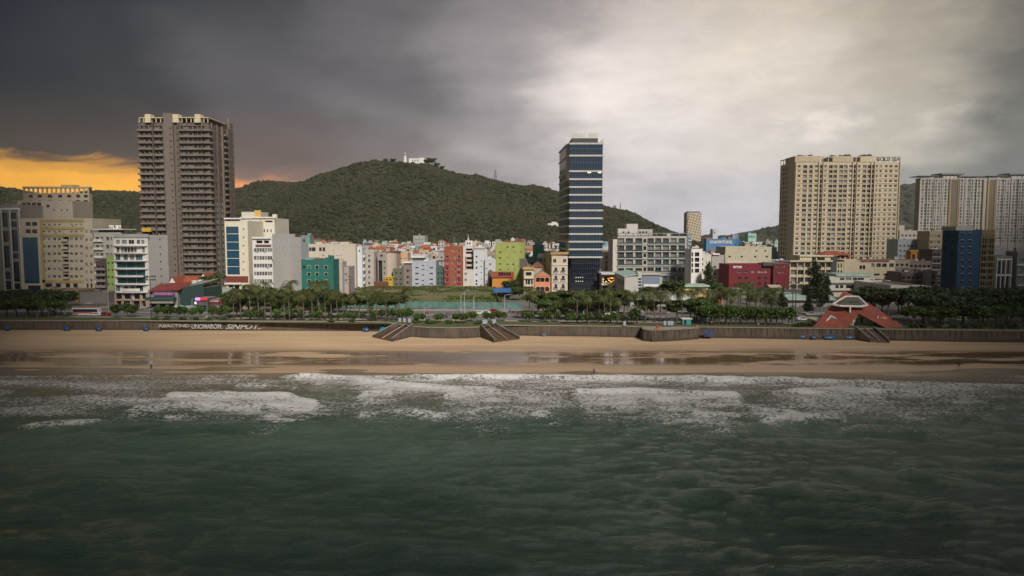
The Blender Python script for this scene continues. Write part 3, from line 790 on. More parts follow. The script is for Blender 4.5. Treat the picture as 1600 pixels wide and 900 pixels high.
# podium blocks on the roof of the hotel
b = Bld('rooftop_hall', 'plain pale roof block rising behind the beige hotel', 'building', 30, 116, 316, 385, paint((.50, .44, .36)), dep=16)
b.pgrid([37, 45, 53, 61], [320], 6.5, 7, 'glassd'); b.pgrid([75], [322], 4.5, 4, 'dark'); b.pgrid([84, 96, 105], [328], 1.8, 3, 'dark'); b.finish(roofstuff=1)
b = Bld('apartment_tower', 'beige tower with open arched crown behind the beige hotel', 'tower', 40, 142, 302, 425, paint((.50, .42, .30)), x2=147, lm=None)
b.pgrid([48, 62, (78, 7), 94, 108, 122, 134], [306.5, 315], 6, 4.5, 'glassd'); b.pgrid([(128, 7)], lsp(324, 372, 6), 7, 5, 'dark', 1.0); b.pgrid([135.5, 139.5], lsp(306.5, 372, 8), 2.2, 3.6)
b.pgrid([144.3], lsp(306.5, 410, 12), 1.6, 3.6, face='R'); b.finish(False, 0)
for p in lsp(324, 372, 6): balc(b, b.ux(123.5), b.ux(132.5), b.uz(p + 2.8), 1.1, m=paint((.45, .20, .12)))
mb = MB(); hw = b.w / 2; k = paint((.55, .47, .33))
for i in range(15):
    x = -hw + (b.w - .8) * i / 14
    mb.box(x, x + .8, 0, .6, b.h + .002, b.h + 3.0, k)
for i in range(6): y = 1 + (b.d - 2) * i / 5; mb.box(hw - .6, hw, y, y + .8, b.h + .002, b.h + 3.0, k)
mb.box(-hw - .3, hw + .3, -.3, b.d, b.h + 3.003, b.h + 4.0, k); mb.build('roof_crown', b.root)
MB().box(0, 7, 5, 12, b.h + 4.01, b.h + 5.4, k).build('stair_head', b.root)
# L4 pale hotel in the gap with sign
b = Bld('hotel', 'narrow pale hotel with stacked balconies between beige hotel and green house', 'hotel', 148, 190, 366, 350, paint((.46, .43, .38)), dep=20, lm='narrow pale hotel')
b.pgrid([152, 159, (168, 5), (174, 3), 184], lsp(373, 450, 7), 5, 6, 'plain', .5); b.finish(roofstuff=1)
for p in lsp(377, 454, 7): balc(b, b.ux(148.5), b.ux(162), b.uz(p), 1.0, m=fr)
b.ppart('roof_slab', 146, 193, 357.5, 359, -1, 12, fr); b.ppart('penthouse', 150, 176, 359.2, 366, 2, 10, paint((.2, .19, .18)))
sign(b.root, 'TTL SKY', b.w * .35, -1.05, b.uz(357.2), 6, 1.6, emit((.8, .8, .75), .5, 'white_letters'), .01)
b = Bld('house', 'narrow lime green house left of the white glazed hotel', 'house', 167, 178, 402, 322, paint((.30, .40, .14)), dep=14, lm='lime green house')
b.pgrid([169.5, 175.5], lsp(411, 455, 5), 2.4, 3.2, 'dark'); b.finish(roofstuff=1)
b = Bld('house', 'dark brown unfinished house squeezed beside the narrow lime green house', 'house', 150, 166.5, 410, 326, paint((.12, .09, .08)), dep=12)
b.pgrid([154, 161], lsp(418, 455, 5), 4, 5, 'dark', .8); b.finish(roofstuff=1)
for p in lsp(421.5, 458, 5): balc(b, .3, b.w - .3, b.uz(p), .9, m=paint((.3, .28, .26)))
b = Bld('shop_row', 'low dark shop with tiled awnings below the beige hotel', 'shop', 66, 122, 457, 312, paint((.30, .21, .13)), dep=16, lm='low dark shop')
b.pgrid([72, 84, 96, 108, 117], [466], 8, 5, 'glassd'); b.pgrid([75, 95, 113], [479], 13, 9, 'dark', 1.0); b.finish(roofstuff=1)
mb = MB()
for u0, u1 in ((0, 6), (6.3, 11), (11.3, 15.4)): mb.quad([(-b.w/2+u0, -3, 2.9), (-b.w/2+u1, -3, 2.9), (-b.w/2+u1, -.02, 4.0), (-b.w/2+u0, -.02, 4.0)], BROWNT)
mb.build('awning', b.root)
b = Bld('shop_row', 'low grey shop with white board left of the white glazed hotel', 'shop', 124, 166, 460, 305, paint((.2, .19, .18)), dep=12)
b.pgrid([130, 141, 152, 162], [481], 8, 8, 'dark', 1.0); b.finish(roofstuff=1); b.ppart('signboard', 133, 145, 473.5, 478, -.4, -.02, fr)

# L6 white glazed hotel
b = Bld('hotel', 'white hotel with curved teal glass floors and blank right side wall', 'hotel', 178, 232, 372, 290, paint(WHITE, dirt=.15), x2=263, lm='white glazed hotel')
sl_ = [384, 395.5, 407.5, 420, 432, 444.3, 456.5]
for i, z in enumerate(sl_[:-1]):
    z1 = sl_[i + 1]
    if i in (0,):
        b.pgrid([184, 191, 196, 201, 206, 211, 224], [z + 6.3], 4.5, 9, 'plain', .5)
    elif i == 1: b.pgrid([(184, 8), (196, 7), (206, 7), (217, 11)], [z + 6.5], 5, 9, 'teal', .4)
    elif i == 5: b.pgrid([(184, 7), (197, 6), (207, 6), (218, 11)], [z + 6.5], 5, 9, 'teal', .4)
    else: b.win('F', b.ux(181), b.ux(226), b.uz(z1 - 1.4), b.uz(z + 1.6), 'teal', .5)
b.pgrid([184, (194, 8), (205, 9), (216, 5), (223, 5)], [378], 6, 6.5, 'plain', .3)
b.pgrid([(186, 9), (200, 12), (214, 9), (225, 6)], [463], 9, 9, 'glassd', .5); b.pgrid([(186, 8), (198, 11), (213, 11), (225, 7)], [475], 8, 9, 'dark', 1)
b.pgrid([251.5], [374.5, 386.5, 398.5, 410.5, 422.5, 434, 445.5], 2.4, 3.2, 'dark', face='R'); b.pgrid([243.5], [386.5, 398.5, 410.5, 422.5, 434, 445.5], 1.3, 1.2, 'dark', face='R')
b.par = 1.2; b.finish(roofstuff=1)
hw = b.w / 2
def arc_slab(b, z, u0, u1, out, th, m, name='balcony', rail=None, rh=.9):
    n = 12; pts = [(u0, -.01)] + [(u0 + (u1 - u0) * i / n, -.35 - out * math.sin(PI * i / n) ** .6) for i in range(n + 1)] + [(u1, -.01)]
    mb = MB().prism(pts, z, z + th, m)
    if rail:
        for i in range(1, len(pts) - 2):
            a, c = pts[i], pts[i + 1]
            mb.quad([(a[0], a[1] + .02, z + th), (c[0], c[1] + .02, z + th), (c[0], c[1] + .02, z + th + rh), (a[0], a[1] + .02, z + th + rh)], rail)
    return mb.build(name, b.root)
RAILG = glass((.05, .09, .10), .1, 0, 'rail_glass', .5)
for z in sl_: arc_slab(b, b.uz(z + .5), -hw + .1, hw - .1, 1.6, .35, fr, 'floor_band')
b.ppart('entablature', 177.5, 232.5, 365.6, 371, -.4, -.02, paint((.33, .34, .34)))
arc_slab(b, b.uz(455), b.ux(190) - hw, b.ux(217) - hw, 1.0, .3, fr, 'balcony', fr)
b.ppart('entrance_frame', 179, 231, 468, 469.5, -.6, -.02, paint((.45, .28, .18)))
for p in (181, 192, 206, 220, 230.5): b.ppart('column', p - 1, p + 1, 457.6, 481, -.5, -.02, paint((.42, .29, .2)))

# L7 the tall residential tower
TWALL = paint((.150, .124, .104), .85, .7); TBR = paint((.12, .065, .05), .85, .5); TSL = paint((.22, .18, .145), .85, .7)
b = Bld('residential_tower', 'tallest brown grey residential tower with curved stacked balconies', 'tower', 221, 330, 192, 400, TWALL, x2=368, pym=320, lm='tall brown tower')
nf = 26; fh = (b.h - 2) / nf; zs = [1.0 + fh * i for i in range(nf)]
hw = b.w / 2; U = lambda p: b.ux(p, 320)
for z in zs:
    for c, ww in ((226, 5), (233, 5), (241, 6), (249, 5.5), (255.5, 4.5)): b.win('F', U(c) - ww*.18, U(c) + ww*.18, z + .35, z + fh - .75, 'plain', .7)
    b.win('F', U(281) - .5, U(281) + .5, z + .9, z + 2.2, 'dark', .3)
    for c, ww in ((288, 4.5), (294, 4.5), (301, 5.5), (308.5, 5.5), (315, 5), (321, 4.5)): b.win('F', U(c) - ww*.18, U(c) + ww*.18, z + .35, z + fh - .75, 'plain', .7)
    top = z > b.h * .50
    for u, ww in ((5.5, 1.9), (8.2, 1.9), (12.6, 1.9), (15.2, 1.9)): b.win('R', u - ww/2, u + ww/2, z + .4, z + fh - .7, 'brown' if top else 'plain', .2)
    b.win('R', 20, 23, z + .3, z + fh - .8, 'dark', .9)
    for u in (30, 33, 36): b.win('R', u - .8, u + .8, z + .5, z + fh - .8, 'brown', .3)
b.finish(False, 0)
BAL = {}
def tower_balcony(kind, z):
    if kind not in BAL:
        mb = MB()
        if kind == 'left':
            x0, x1 = -hw - 1.3, U(259) - hw; pts = [(x0, 2.6), (x0 - .2, 1.2), (x0 + .2, -.6), (x0 + 1.2, -1.3), (x1, -1.3), (x1, -.02), (-hw - .02, -.02), (-hw - .02, 2.6)]
        elif kind == 'right':
            x0 = U(285) - hw; pts = [(x0, -.02), (x0, -1.2), (hw - 3.6, -1.2), (hw - 2.6, -1.7), (hw - .8, -1.7), (hw + .5, -1.0), (hw + 1.2, .3), (hw + 1.2, 3.2), (hw + .02, 3.2), (hw + .02, -.02)]
        else: pts = [(hw + .02, 19.4), (hw + 1.3, 19.8), (hw + 1.3, 23.6), (hw + .02, 24)]
        mb.prism(pts, 0, .22, TSL)
        n = len(pts); run = pts[:5] if kind == 'left' else pts[1:8] if kind == 'right' else pts
        for i in range(len(run) - 1):
            a, c = Vector(run[i]), Vector(run[i + 1]); d = (c - a).normalized(); nn = Vector((d.y, -d.x)) * .1
            mb.prism([tuple(a), tuple(c), tuple(c - nn), tuple(a - nn)], .223, 1.05, TSL)
        BAL[kind] = mb.mesh('balcony')
    o = link('balcony', BAL[kind], b.root); o.location = (0, 0, z); return o
for z in zs[1:]:
    for k in ('left', 'right', 'side'): tower_balcony(k, z - .1)
b.part('stair_shaft', U(262), U(276), -1.6, 4, 0, b.h + 5.2, paint((.19, .155, .14), .85, .5))
for z in zs: MB().box(U(272.5) - hw - .5, U(272.5) - hw + .5, -1.66, -1.605, z + 1, z + 1.7, DARK).build('vent', b.root)
b.part('pipe_shaft', U(244.6) - .35, U(244.6) + .35, -1.55, -.02, 0, b.h, paint((.10, .08, .07))); b.part('pilaster', U(284) - .3, U(284) + .3, -1.4, -.02, 0, b.h, TWALL)
b.part('pilaster', b.w - .9, b.w + .35, 3.3, 4.3, 0, b.h + .5, TSL)
MB().box(hw + .01, hw + .7, 10.1, 11.0, 0, b.h + .5, TWALL).build('pilaster', b.root)
MB().box(hw + .01, hw + .9, 25, 28, 0, b.h + .6, TWALL).build('pilaster', b.root)
MB().box(hw + .01, hw + .8, 17, 18.6, 0, b.h + .6, TSL).build('pilaster', b.root)
cr = plain((.60, .52, .36), .7, name='pale_crown')
b.part('roof_slab', U(224), U(262) - .1, -1.2, 14, b.h + 2.5, b.h + 2.9, cr); b.part('roof_slab', U(276) + .1, b.w + .6, -1.4, 22, b.h + 2.6, b.h + 3.0, cr)
for p, ww in ((238, 3), (281, 3.2), (315, 3)): b.part('roof_block', U(p) - ww/2 - .1, U(p) + ww/2, -1.45, 3, b.h + .01, b.h + 4.6, cr)
for p in (224, 231, 250, 257, 290, 297, 304, 309, 324, 330): b.part('roof_post', U(p) - .2, U(p) + .2, -.9, -.5, b.h + .01, b.h + 2.49, cr)
MB().box(hw - 14, hw - 1, 6, 28, b.h + .01, b.h + 3.4, TBR).build('roof_block', b.root)
MB().box(hw - 6, hw - 1, 33, 37, b.h + .01, b.h + 5, TWALL).build('roof_block', b.root)
MB().tube([(hw - 3, 35, b.h + 5.02), (hw - 3, 35, b.h + 8.5)], .12, STEEL).build('antenna', b.root)
mb = MB(); mb.prism([(hw - 24 + 5*math.cos(t*PI/6), 12 + 5*math.sin(t*PI/6)) for t in range(12)], b.h + .01, b.h + 5.4, TBR); mb.build('stair_head', b.root)
b.ppart('canopy', 226, 240, 356, 362, -3.2, -1.8, plain((.6, .38, .04), .6, name='yellow_panel'))

# red roofed white houses under the tower
b = Bld('house', 'white gabled house with red tile roof below the brown tower, nearest the palms', 'house', 284, 324, 447, 345, paint(WHITE), dep=12, lm='red roofed houses')
b.finish(False, 0)
mb = MB(); hw = b.w / 2
mb.quad([(-hw-.4,-.6,b.h), (hw-2.5,-.6,b.h), (hw-2.5,6,b.h+4.8), (-hw-.4,6,b.h+4.8)], REDT); mb.quad([(-hw-.4,12.6,b.h), (hw-2.5,12.6,b.h), (hw-2.5,6,b.h+4.8), (-hw-.4,6,b.h+4.8)], REDT)
mb.quad([(-hw,0,b.h),(-hw,12,b.h),(-hw,6,b.h+4.7)], b.wall); mb.build('roof', b.root)
mb = MB(); mb.extr([(hw-6,-.001),(hw+3,-.001),(hw+3,b.h+.2),(hw-1.5,b.h+6),(hw-6,b.h+.2)], -1.0, 9, b.wall)
mb.quad([(hw-6.4,-1.3,b.h-.1),(hw-1.5,-1.3,b.h+6.3),(hw-1.5,9,b.h+6.3),(hw-6.4,9,b.h-.1)], REDT); mb.quad([(hw+3.4,-1.3,b.h-.1),(hw-1.5,-1.3,b.h+6.3),(hw-1.5,9,b.h+6.3),(hw+3.4,9,b.h-.1)], REDT)
mb.build('gable_wing', b.root)
for x in (hw-4.2, hw-1.5, hw+1.2): o = link('window', window_mesh(1, 2, 'plain'), b.root); o.location = (x, -1.02, b.h - 2.4)
MB().box(-2, 2.4, 1.2, 3.6, b.h+.6, b.h+2.6, fr).build('dormer', b.root)
b = Bld('house', 'smaller white gabled house with red roof right of the white glazed hotel', 'house', 262, 277, 446, 352, paint(WHITE), dep=14)
b.finish(False, 0); gable(b, b.h, 4.4, REDT, .5, 'y')
# restaurant with dark tarp and purple sign
b = Bld('restaurant', 'two storey restaurant with red lean-to roof and purple signboard', 'restaurant', 232, 277, 456, 284, paint((.28, .27, .27)), dep=14, lm='purple signed restaurant')
b.pgrid([(238, 7)], [459], 5, 4, 'plain'); b.pgrid([(240, 10), (254, 10), (268, 10)], [478], 5, 7, 'dark', 1.2); b.finish(False, 0)
b.ppart('signboard', 241, 274, 455.6, 461.5, -.7, -.35, plain((.20, .11, .24), .5, name='purple_board'))
sign(b.root, 'HAI SAN 168', 0, -.72, b.uz(460.5), 7, .9, plain((.65, .25, .42), .5, name='pink_letters'))
b.ppart('awning', 232, 276, 464, 468.5, -2.6, -.02, plain((.03, .08, .085), .7, name='dark_awning')); b.ppart('signboard', 232, 276, 470, 473, -2.7, -2.4, paint((.42, .35, .26)))
mb = MB(); hw = b.w/2; mb.quad([(-hw-.3,-1,b.h+.2),(hw+1,-1,b.h+.7),(hw+2.4,10,b.h+3.6),(-hw-.3,10,b.h+2.6)], tiles((.26, .05, .04))); mb.build('roof', b.root)
b = Bld('shed', 'large shed wrapped in dark green cloth beside the purple signed restaurant', 'shed', 280, 318, 450, 286, plain((.022, .055, .05), .8, name='green_cloth'), dep=18, lm='green cloth shed')
b.finish(False, 0); mb = MB(); hw = b.w/2
mb.quad([(-hw,0,b.h-.01),(hw,0,b.h-.01),(hw,0,b.h+1.9),(-hw,0,b.h)], b.wall); mb.quad([(-hw,0,b.h),(hw,0,b.h+1.9),(hw,18,b.h+3),(-hw,18,b.h+1.5)], plain((.28,.27,.26), .7, name='tin_sheet', var=.3, scale=.5)); mb.build('roof', b.root)
b = Bld('shop', 'small shop with glowing magenta and red fascia', 'shop', 306, 324, 466, 272, paint((.12, .12, .12)), dep=9, lm='magenta lit shop')
b.pgrid([(315, 14)], [482], 5, 9, 'glassd', .6); b.finish(False, 0)
b.ppart('lit_sign', 306, 313.5, 465, 469, -.6, -.1, emit((.75, .22, .95), .9, 'magenta_light')); b.ppart('fascia', 313.6, 324, 465, 469, -.6, -.1, emit((.6, .03, .05), .35, 'red_light'))
b.ppart('lit_panel', 305, 307, 471.5, 475, -.6, -.1, emit((.95, .9, .8), .6, 'white_light'))
b = Bld('shop', 'small shop with dark red fascia right of the magenta lit shop', 'shop', 325, 346, 468, 274, paint((.24, .07, .08)), dep=9)
b.pgrid([(331, 6), (340, 7)], [480], 5, 9, 'plain', .4); b.finish(False, 0); b.ppart('signboard', 326, 345, 468.5, 472, -.5, -.05, plain((.28, .04, .06), .5, name='red_board'))
sign(b.root, 'CAFE', 0, -.55, b.uz(471.6), 3.2, .6, plain((.7, .6, .6), .5, name='pale_letters'))
b = Bld('shop', 'low pale shop behind the palms with sloping grey roof', 'shop', 318, 352, 458, 310, paint((.33, .31, .28)), dep=14)
b.finish(False, 0); gable(b, b.h, 2, plain((.32, .34, .30), .6, name='grey_sheet'), .6)

# L8 cream hotel with a blue glass bay
b = Bld('hotel', 'cream hotel with blue glass bay and dark red base', 'hotel', 352, 388, 345, 350, paint((.68, .63, .50), dirt=.2), dep=22, lm='cream hotel')
b.win('F', b.ux(354.5), b.ux(374), b.uz(429), b.uz(354), 'blue', .15); b.pgrid([380.5], [358, 371, 384, 396.5, 409, 421.5], 2, 2.2, 'dark')
b.pgrid([(361, 5), (369, 5)], [436], 5, 4, 'brown'); b.pgrid([(361, 8), (370, 8), (381, 6)], [449], 5, 7, 'glassd', .6); b.par = 0; b.finish(False, 0)
b.ppart('roof_slab', 351, 378, 340.5, 342.5, -1.2, 14, fr)
b.ppart('facade_band', 352.3, 387.7, 431.5, 441, -.35, -.02, paint((.20, .05, .04)))
b.ppart('facade_band', 352.3, 378, 441.6, 444, -1.4, -.02, fr)
for i in range(6): b.ppart('glazing_bar', 354.5, 374, 365 + 12.8 * i, 365.8 + 12.8 * i, -.12, -.02, fr)
b.ppart('balcony', 352, 379, 453, 456, -1.6, -.02, fr)
b = Bld('hotel', 'cream stair block with yellow strip behind the blue glass bay', 'hotel', 376, 430, 341, 374, paint((.67, .63, .54), dirt=.2), dep=24)
b.pgrid([390, 395.5, 401, 413, 418, 423.5], [360.5], 1.8, 4.5, 'dark'); b.pgrid([391], [346], 3, 2, 'dark'); b.pgrid([(420, 12)], [346], 4, 2.6, 'dark', .8)
b.pgrid([390.5], [373, 385.5, 398, 410, 422.5], 1.8, 4, 'dark'); b.finish(False, 1)
b.ppart('stair_head', 377, 407, 331, 341, .2, 12, b.wall); b.ppart('yellow_strip', 398, 407.5, 328.5, 340.8, -.2, .18, plain((.62, .42, .10), .7, name='yellow_strip'))
b.ppart('yellow_strip', 405.5, 408.5, 341, 372, -.25, -.02, plain((.62, .42, .10), .7, name='yellow_strip'))
b.ppart('roof_slab', 376, 431, 338.8, 340.9, -.8, .1, fr)
b = Bld('house', 'cluttered pale rooftop between cream hotel and white blank walled hotel', 'house', 424, 442, 366, 400, paint((.55, .5, .42)), dep=10); b.pgrid([428, 436], [371], 3, 3, 'dark'); b.finish(roofstuff=2)
# L9 white hotel, strip windows + blank wall
b = Bld('hotel', 'white hotel with ribbon windows and wide blank white wall', 'hotel', 395, 426, 371, 328, paint((.76, .74, .72), dirt=.12), x2=471, lm='white blank walled hotel')
rows = [390.8, 403.2, 415.2, 427.5, 439.5, 451]
b.pgrid([398.5, 402.7, 406.9, 411.1, 415.3, 419.5, 423.3], rows, 3.7, 6, 'plain', .35); b.pgrid([(405, 10), (416, 8)], [378], 5, 4.5, 'dark', 1.2)
rs_ = random.Random(3)
for r_ in (387.5, 399.5, 411.5, 423, 434):
    for c in (437, 446, 455, 460.5, 467):
        if rs_.random() < .7: b.pgrid([c], [r_ + rs_.uniform(-1, 1)], .9, .9, 'dark', .15, 'vent', 'R')
b.finish(False, 1)
b.ppart('roof_slab', 394, 424, 370, 373, -.8, 8, fr); b.ppart('planter', 400, 424, 382, 384, -.8, -.02, paint((.25, .13, .10)))
b.part('roof_parapet', b.w - .3, b.w + .02, 0, b.d * .78, b.h + .01, b.h + 1.6, b.wall)
# L10 teal building
TEAL = paint((.028, .15, .13), .7, .25)
b = Bld('house', 'teal green four storey building with pale framed windows', 'building', 471, 521, 409, 300, TEAL, x2=530, lm='teal building')
b.pgrid([483, 495.5, 509.5], [428.5, 440], 4.6, 4.6, 'dark', .3); b.pgrid([475, 495.5, 509.5], [417.5], 4.6, 4.6, 'dark', .3); b.pgrid([495.5, 509.5], [452, 464], 4.6, 4.6, 'dark', .3)
b.finish(roofstuff=2)
YF = plain((.55, .55, .30), .6, name='yellow_trim')
for c in (483, 495.5, 509.5):
    for r_ in (417.5, 428.5, 440, 452):
        u = b.ux(c, r_) - b.w/2; z = b.uz(r_); mb = MB()
        mb.box(u - .78, u + .78, -.12, -.01, z + .72, z + .86, YF); mb.box(u - .78, u - .68, -.12, -.01, z - .7, z + .715, YF); mb.box(u + .68, u + .78, -.12, -.01, z - .7, z + .715, YF); mb.build('window_surround', b.root)
b.ppart('canopy', 474, 492, 403, 406, 2, 7, plain((.2, .35, .28), .6, name='green_sheet')); b.ppart('rooftop_shed', 488, 500, 404, 408, 1.5, 6, BROWNT)
b = Bld('house', 'thin cream house with rooftop clutter right of the teal building', 'house', 523, 535, 412, 318, paint((.55, .48, .42)), dep=8)
b.pgrid([529], lsp(422, 448, 3), 2, 3.5, 'dark'); b.finish(roofstuff=2)
b = Bld('house', 'thin peach and grey house beside the utility pole', 'house', 536, 545, 420, 322, paint((.40, .38, .40)), x2=None, dep=12)
b.pgrid([540.5], [428, 438], 2, 3.5, 'dark'); b.finish(roofstuff=1); b.ppart('pilaster', 543, 545, 420, 462, -.2, -.01, paint((.5, .3, .2)))
# L11 wide blank beige wall
b = Bld('apartment_block', 'wide beige apartment block with mostly blank front wall', 'building', 483, 556, 384, 358, paint((.62, .55, .47), dirt=.25), x2=562, lm='blank beige block')
b.pgrid([(484, 5), (490, 6)], [389.5], 6, 6, 'glassd', .3); b.pgrid([(500.5, 4), (506, 4)], [389.5], 4, 6, 'glassd', .3); b.pgrid([505, 514.5], [399], 2.2, 1.8, 'dark'); b.pgrid([527, 532], [399.2], 1.6, .9, 'vent' if 0 else 'dark', .1)
b.pgrid([559], lsp(394, 440, 5), 1, 2, 'dark', face='R'); b.finish(roofstuff=3)
for px_ in (496, 520, 538): b.ppart('roof_room', px_ - 5, px_ + 5, 378, 383.2, 3, 9, paint((.6, .55, .45)))
b = Bld('house', 'grey and teal roof block just above the blank beige block', 'house', 471, 484, 370, 430, paint((.25, .26, .27)), dep=10); b.pgrid([475], [376], 3, 4, 'dark'); b.finish(roofstuff=1)
b.ppart('corner_panel', 480, 484, 370, 386, -.15, -.01, paint((.15, .38, .30)))
# N row along the grass lot
WL = paint((.60, .62, .66), dirt=.2)
b = Bld('house', 'narrow pale blue and white house right of the blank beige block', 'house', 558, 566, 388, 362, WL, x2=571, lm='narrow pale blue house')
b.pgrid([561.5], [392], 2.4, 2.4, 'dark'); b.pgrid([568.6], lsp(394, 440, 6), 2.2, 2.5, 'plain', face='R'); b.finish(roofstuff=1)
for p in lsp(402, 443, 5): balc(b, 2, b.d - 2, b.uz(p), .8, 'R', fr)
b = Bld('apartment_block', 'grey beige six storey house with one window column and pink side', 'house', 571, 584, 396, 386, paint((.46, .42, .38)), x2=590, lm='grey beige house')
b.pgrid([576.8], [399.5], 2.4, 3, 'dark'); b.pgrid([576.8], [407.5, 416.5, 425.5, 434, 442.5], 3.4, 4.6, 'plain'); b.finish(roofstuff=2)
b.root_ = None
b.part('side_wall', b.w - .02, b.w + .1, .5, b.d - .5, 0, b.h, paint((.62, .52, .48)))
b = Bld('apartment_block', 'beige house with dark green recess and rounded blank side wall', 'house', 590, 603.5, 394, 388, paint((.38, .34, .30)), x2=612, lm='rounded blank walled house')
b.win('F', b.ux(591), b.ux(597), .3, b.uz(407), 'dark', 1.5); b.pgrid([596], [399.5], 4, 3, 'dark'); b.pgrid([600.5], [409, 418.5, 427, 436], 2, 3, 'dark'); b.finish(False, 1)
mb = MB(); hw = b.w/2; pts = [(hw+.01, 0)] + [(hw + .6 + 4.4*math.sin(t*PI/8), 1 + 11*(1-math.cos(t*PI/8))/1.0*.5) for t in range(5)] + [(hw + 4.6, 22), (hw+.01, 22)]
mb.prism(pts, 0, b.h - .5, paint((.56, .47, .40), dirt=.4)); mb.build('side_wall', b.root)
mb = MB(); mb.prism([(p[0]*1.0+.3, p[1]) for p in pts], b.h - .45, b.h + .2, BROWNT); mb.build('roof_edge', b.root)
b = Bld('garden_wall', 'rust red brick wall at the back of the grass lot', 'wall', 584, 606, 440, 380, paint((.20, .07, .05)), dep=2); b.finish(False, 0)
b = Bld('pavilion', 'tiny bright yellow pavilion above the rust red brick wall', 'pavilion', 601, 613.5, 433.5, 383, plain((.55, .36, .04), .7, name='yellow_wall'), dep=4)
b.pgrid([604.5, 610], [437], 3, 3, 'dark', .4); b.finish(False, 0); hip(b.root, -b.w/2-.4, b.w/2+.4, -.4, 4.4, b.h+.01, .9, plain((.62,.42,.05), .6, name='yellow_roof'))
b = Bld('house', 'low mossy grey green house left of the grey brown narrow house', 'house', 614, 629.5, 422, 386, paint((.17, .17, .13)), dep=12, lm='mossy grey house')
b.pgrid([619, 626], [427, 436, 444], 2.6, 3, 'dark'); b.finish(roofstuff=2)
b = Bld('house', 'peach house with tower block behind the mossy grey house', 'house', 622, 637, 397, 412, paint((.60, .40, .24)), dep=12)
b.pgrid([626.5, 633], [404, 413], 2.6, 3, 'plain'); b.finish(roofstuff=1)
b = Bld('house', 'grey brown narrow house with a flat overhanging roof slab', 'house', 630, 643, 412, 386, paint((.27, .23, .20)), dep=14, lm='grey brown narrow house')
b.pgrid([(637, 3)], [423, 433, 441.5], 3, 4, 'dark'); b.pgrid([640], [423, 433], 1.4, 2, 'dark'); b.finish(False, 0); b.ppart('roof_slab', 629, 644, 408.8, 411, -1, 12, fr)
b = Bld('apartment_block', 'wide pale grey blue apartment house with shuttered windows', 'building', 643.5, 681, 410, 386, paint((.42, .44, .50), dirt=.25), dep=16, lm='pale grey blue apartments')
b.pgrid([651.5, 674], [418.3, 427.3, 436.3, 443.5], 5.2, 2, 'dark'); b.pgrid([661], [415, 421, 429.6, 438.5, 445], 3.6, 1.6, 'dark'); b.pgrid([667.5], [415, 423], 1, 1, 'dark'); b.finish(roofstuff=1)
b.ppart('penthouse', 644, 663, 403, 410, .6, 9, paint((.2, .18, .18))); b.ppart('roof_slab', 643, 664, 400, 402.8, -.6, 10, fr); b.ppart('corner_block', 662, 669, 406, 410, .1, 5, WL)
b = Bld('house', 'dark green grey ruin left of the orange red building', 'house', 681.5, 693.5, 421, 388, paint((.10, .15, .13), .9, .6), dep=10); b.pgrid([685, 690], [427, 435, 442], 2.4, 3.5, 'dark'); b.finish(roofstuff=1)
b = Bld('apartment_block', 'orange and crimson hotel with white framed windows', 'building', 694, 723, 388, 386, paint((.34, .11, .06), .75, .4), dep=18, lm='orange red building')
rr = [401.5, 411, 420, 429.5, 438.5]
b.pgrid([(698.2, 5), (717, 4.6)], rr, 5, 4, 'plain'); b.pgrid([706.6], [392, 402, 411, 420, 429.5, 439], 2, 3.2, 'plain'); b.pgrid([711], [402.5, 412.5, 421.5, 431, 440], 2.6, 4.5, 'plain'); b.pgrid([717], [392.5], 4, 3.5, 'plain'); b.finish(roofstuff=3)
CRIM = paint((.27, .035, .05), .75, .2)
for r_ in rr: b.ppart('crimson_panel', 694.2, 701.6, r_ + 2.6, r_ + 6.2, -.2, -.01, CRIM); b.ppart('crimson_panel', 714, 720, r_ + 2.6, r_ + 6.2, -.2, -.01, CRIM)
b.ppart('antenna', 708.4, 708.8, 370, 387, 5, 5.2, STEEL)
b = Bld('apartment_block', 'slim white house with red framed balconies and little turret', 'house', 723.5, 739, 384, 390, paint((.66, .60, .58), dirt=.2), dep=16, lm='slim white turret house')
b.pgrid([(733, 10)], [390, 395], 10, 3.4, 'dark', 1.0); b.pgrid([(733, 8)], [404, 411.5, 418], 8, 4.6, 'dark', 1.0); b.finish(False, 1)
for p in (408, 415.5): balc(b, b.ux(728.5), b.ux(738), b.uz(p), .8, m=paint((.5, .48, .3)))
for p in (728, 738.3): b.ppart('red_pier', p - .5, p + .5, 400.5, 420.5, -.5, -.01, CRIM)
b.ppart('turret', 727, 738, 376, 383.9, 1, 6, fr); b.ppart('turret_window', 729, 731, 378.5, 382, .9, .99, DARK); b.ppart('turret_window', 733, 735, 378.5, 382, .9, .99, DARK)
mb = MB(); mb.tube([(0, 3.5, b.uz(376)), (0, 3.5, b.uz(372)), (0, 3.5, b.uz(366))], [.8, .35, .1], STEEL); mb.build('spire', b.root)
b = Bld('house', 'low blank white house below the slim white turret house', 'house', 723.5, 740, 421, 385, paint((.60, .56, .52), dirt=.3), dep=4.5, lm=None); b.pgrid([727.5], [428, 437.5], 4, 4, 'plain'); b.finish(False, 0)
b = Bld('apartment_block', 'lavender grey apartment house with rounded shoulder', 'building', 740, 757, 389, 386, WL, dep=20, lm='lavender grey house')
b.pgrid([744.5], [401, 410, 418.5, 429, 439, 444], 2.6, 3, 'dark'); b.pgrid([752], [407.5, 416.5, 425.5, 436, 445.5], 3, .9, 'dark'); b.finish(roofstuff=1)
b.ppart('side_wall', 757.1, 761.5, 390, 450, .5, 12, paint((.62, .60, .60))); b.ppart('roof_edge', 740, 757, 387, 389, -.3, 6, paint((.5,.33,.24)))
b = Bld('apartment_block', 'lower lavender annex with few small windows left of the orange house', 'building', 757.5, 772, 407, 384, WL, dep=16)
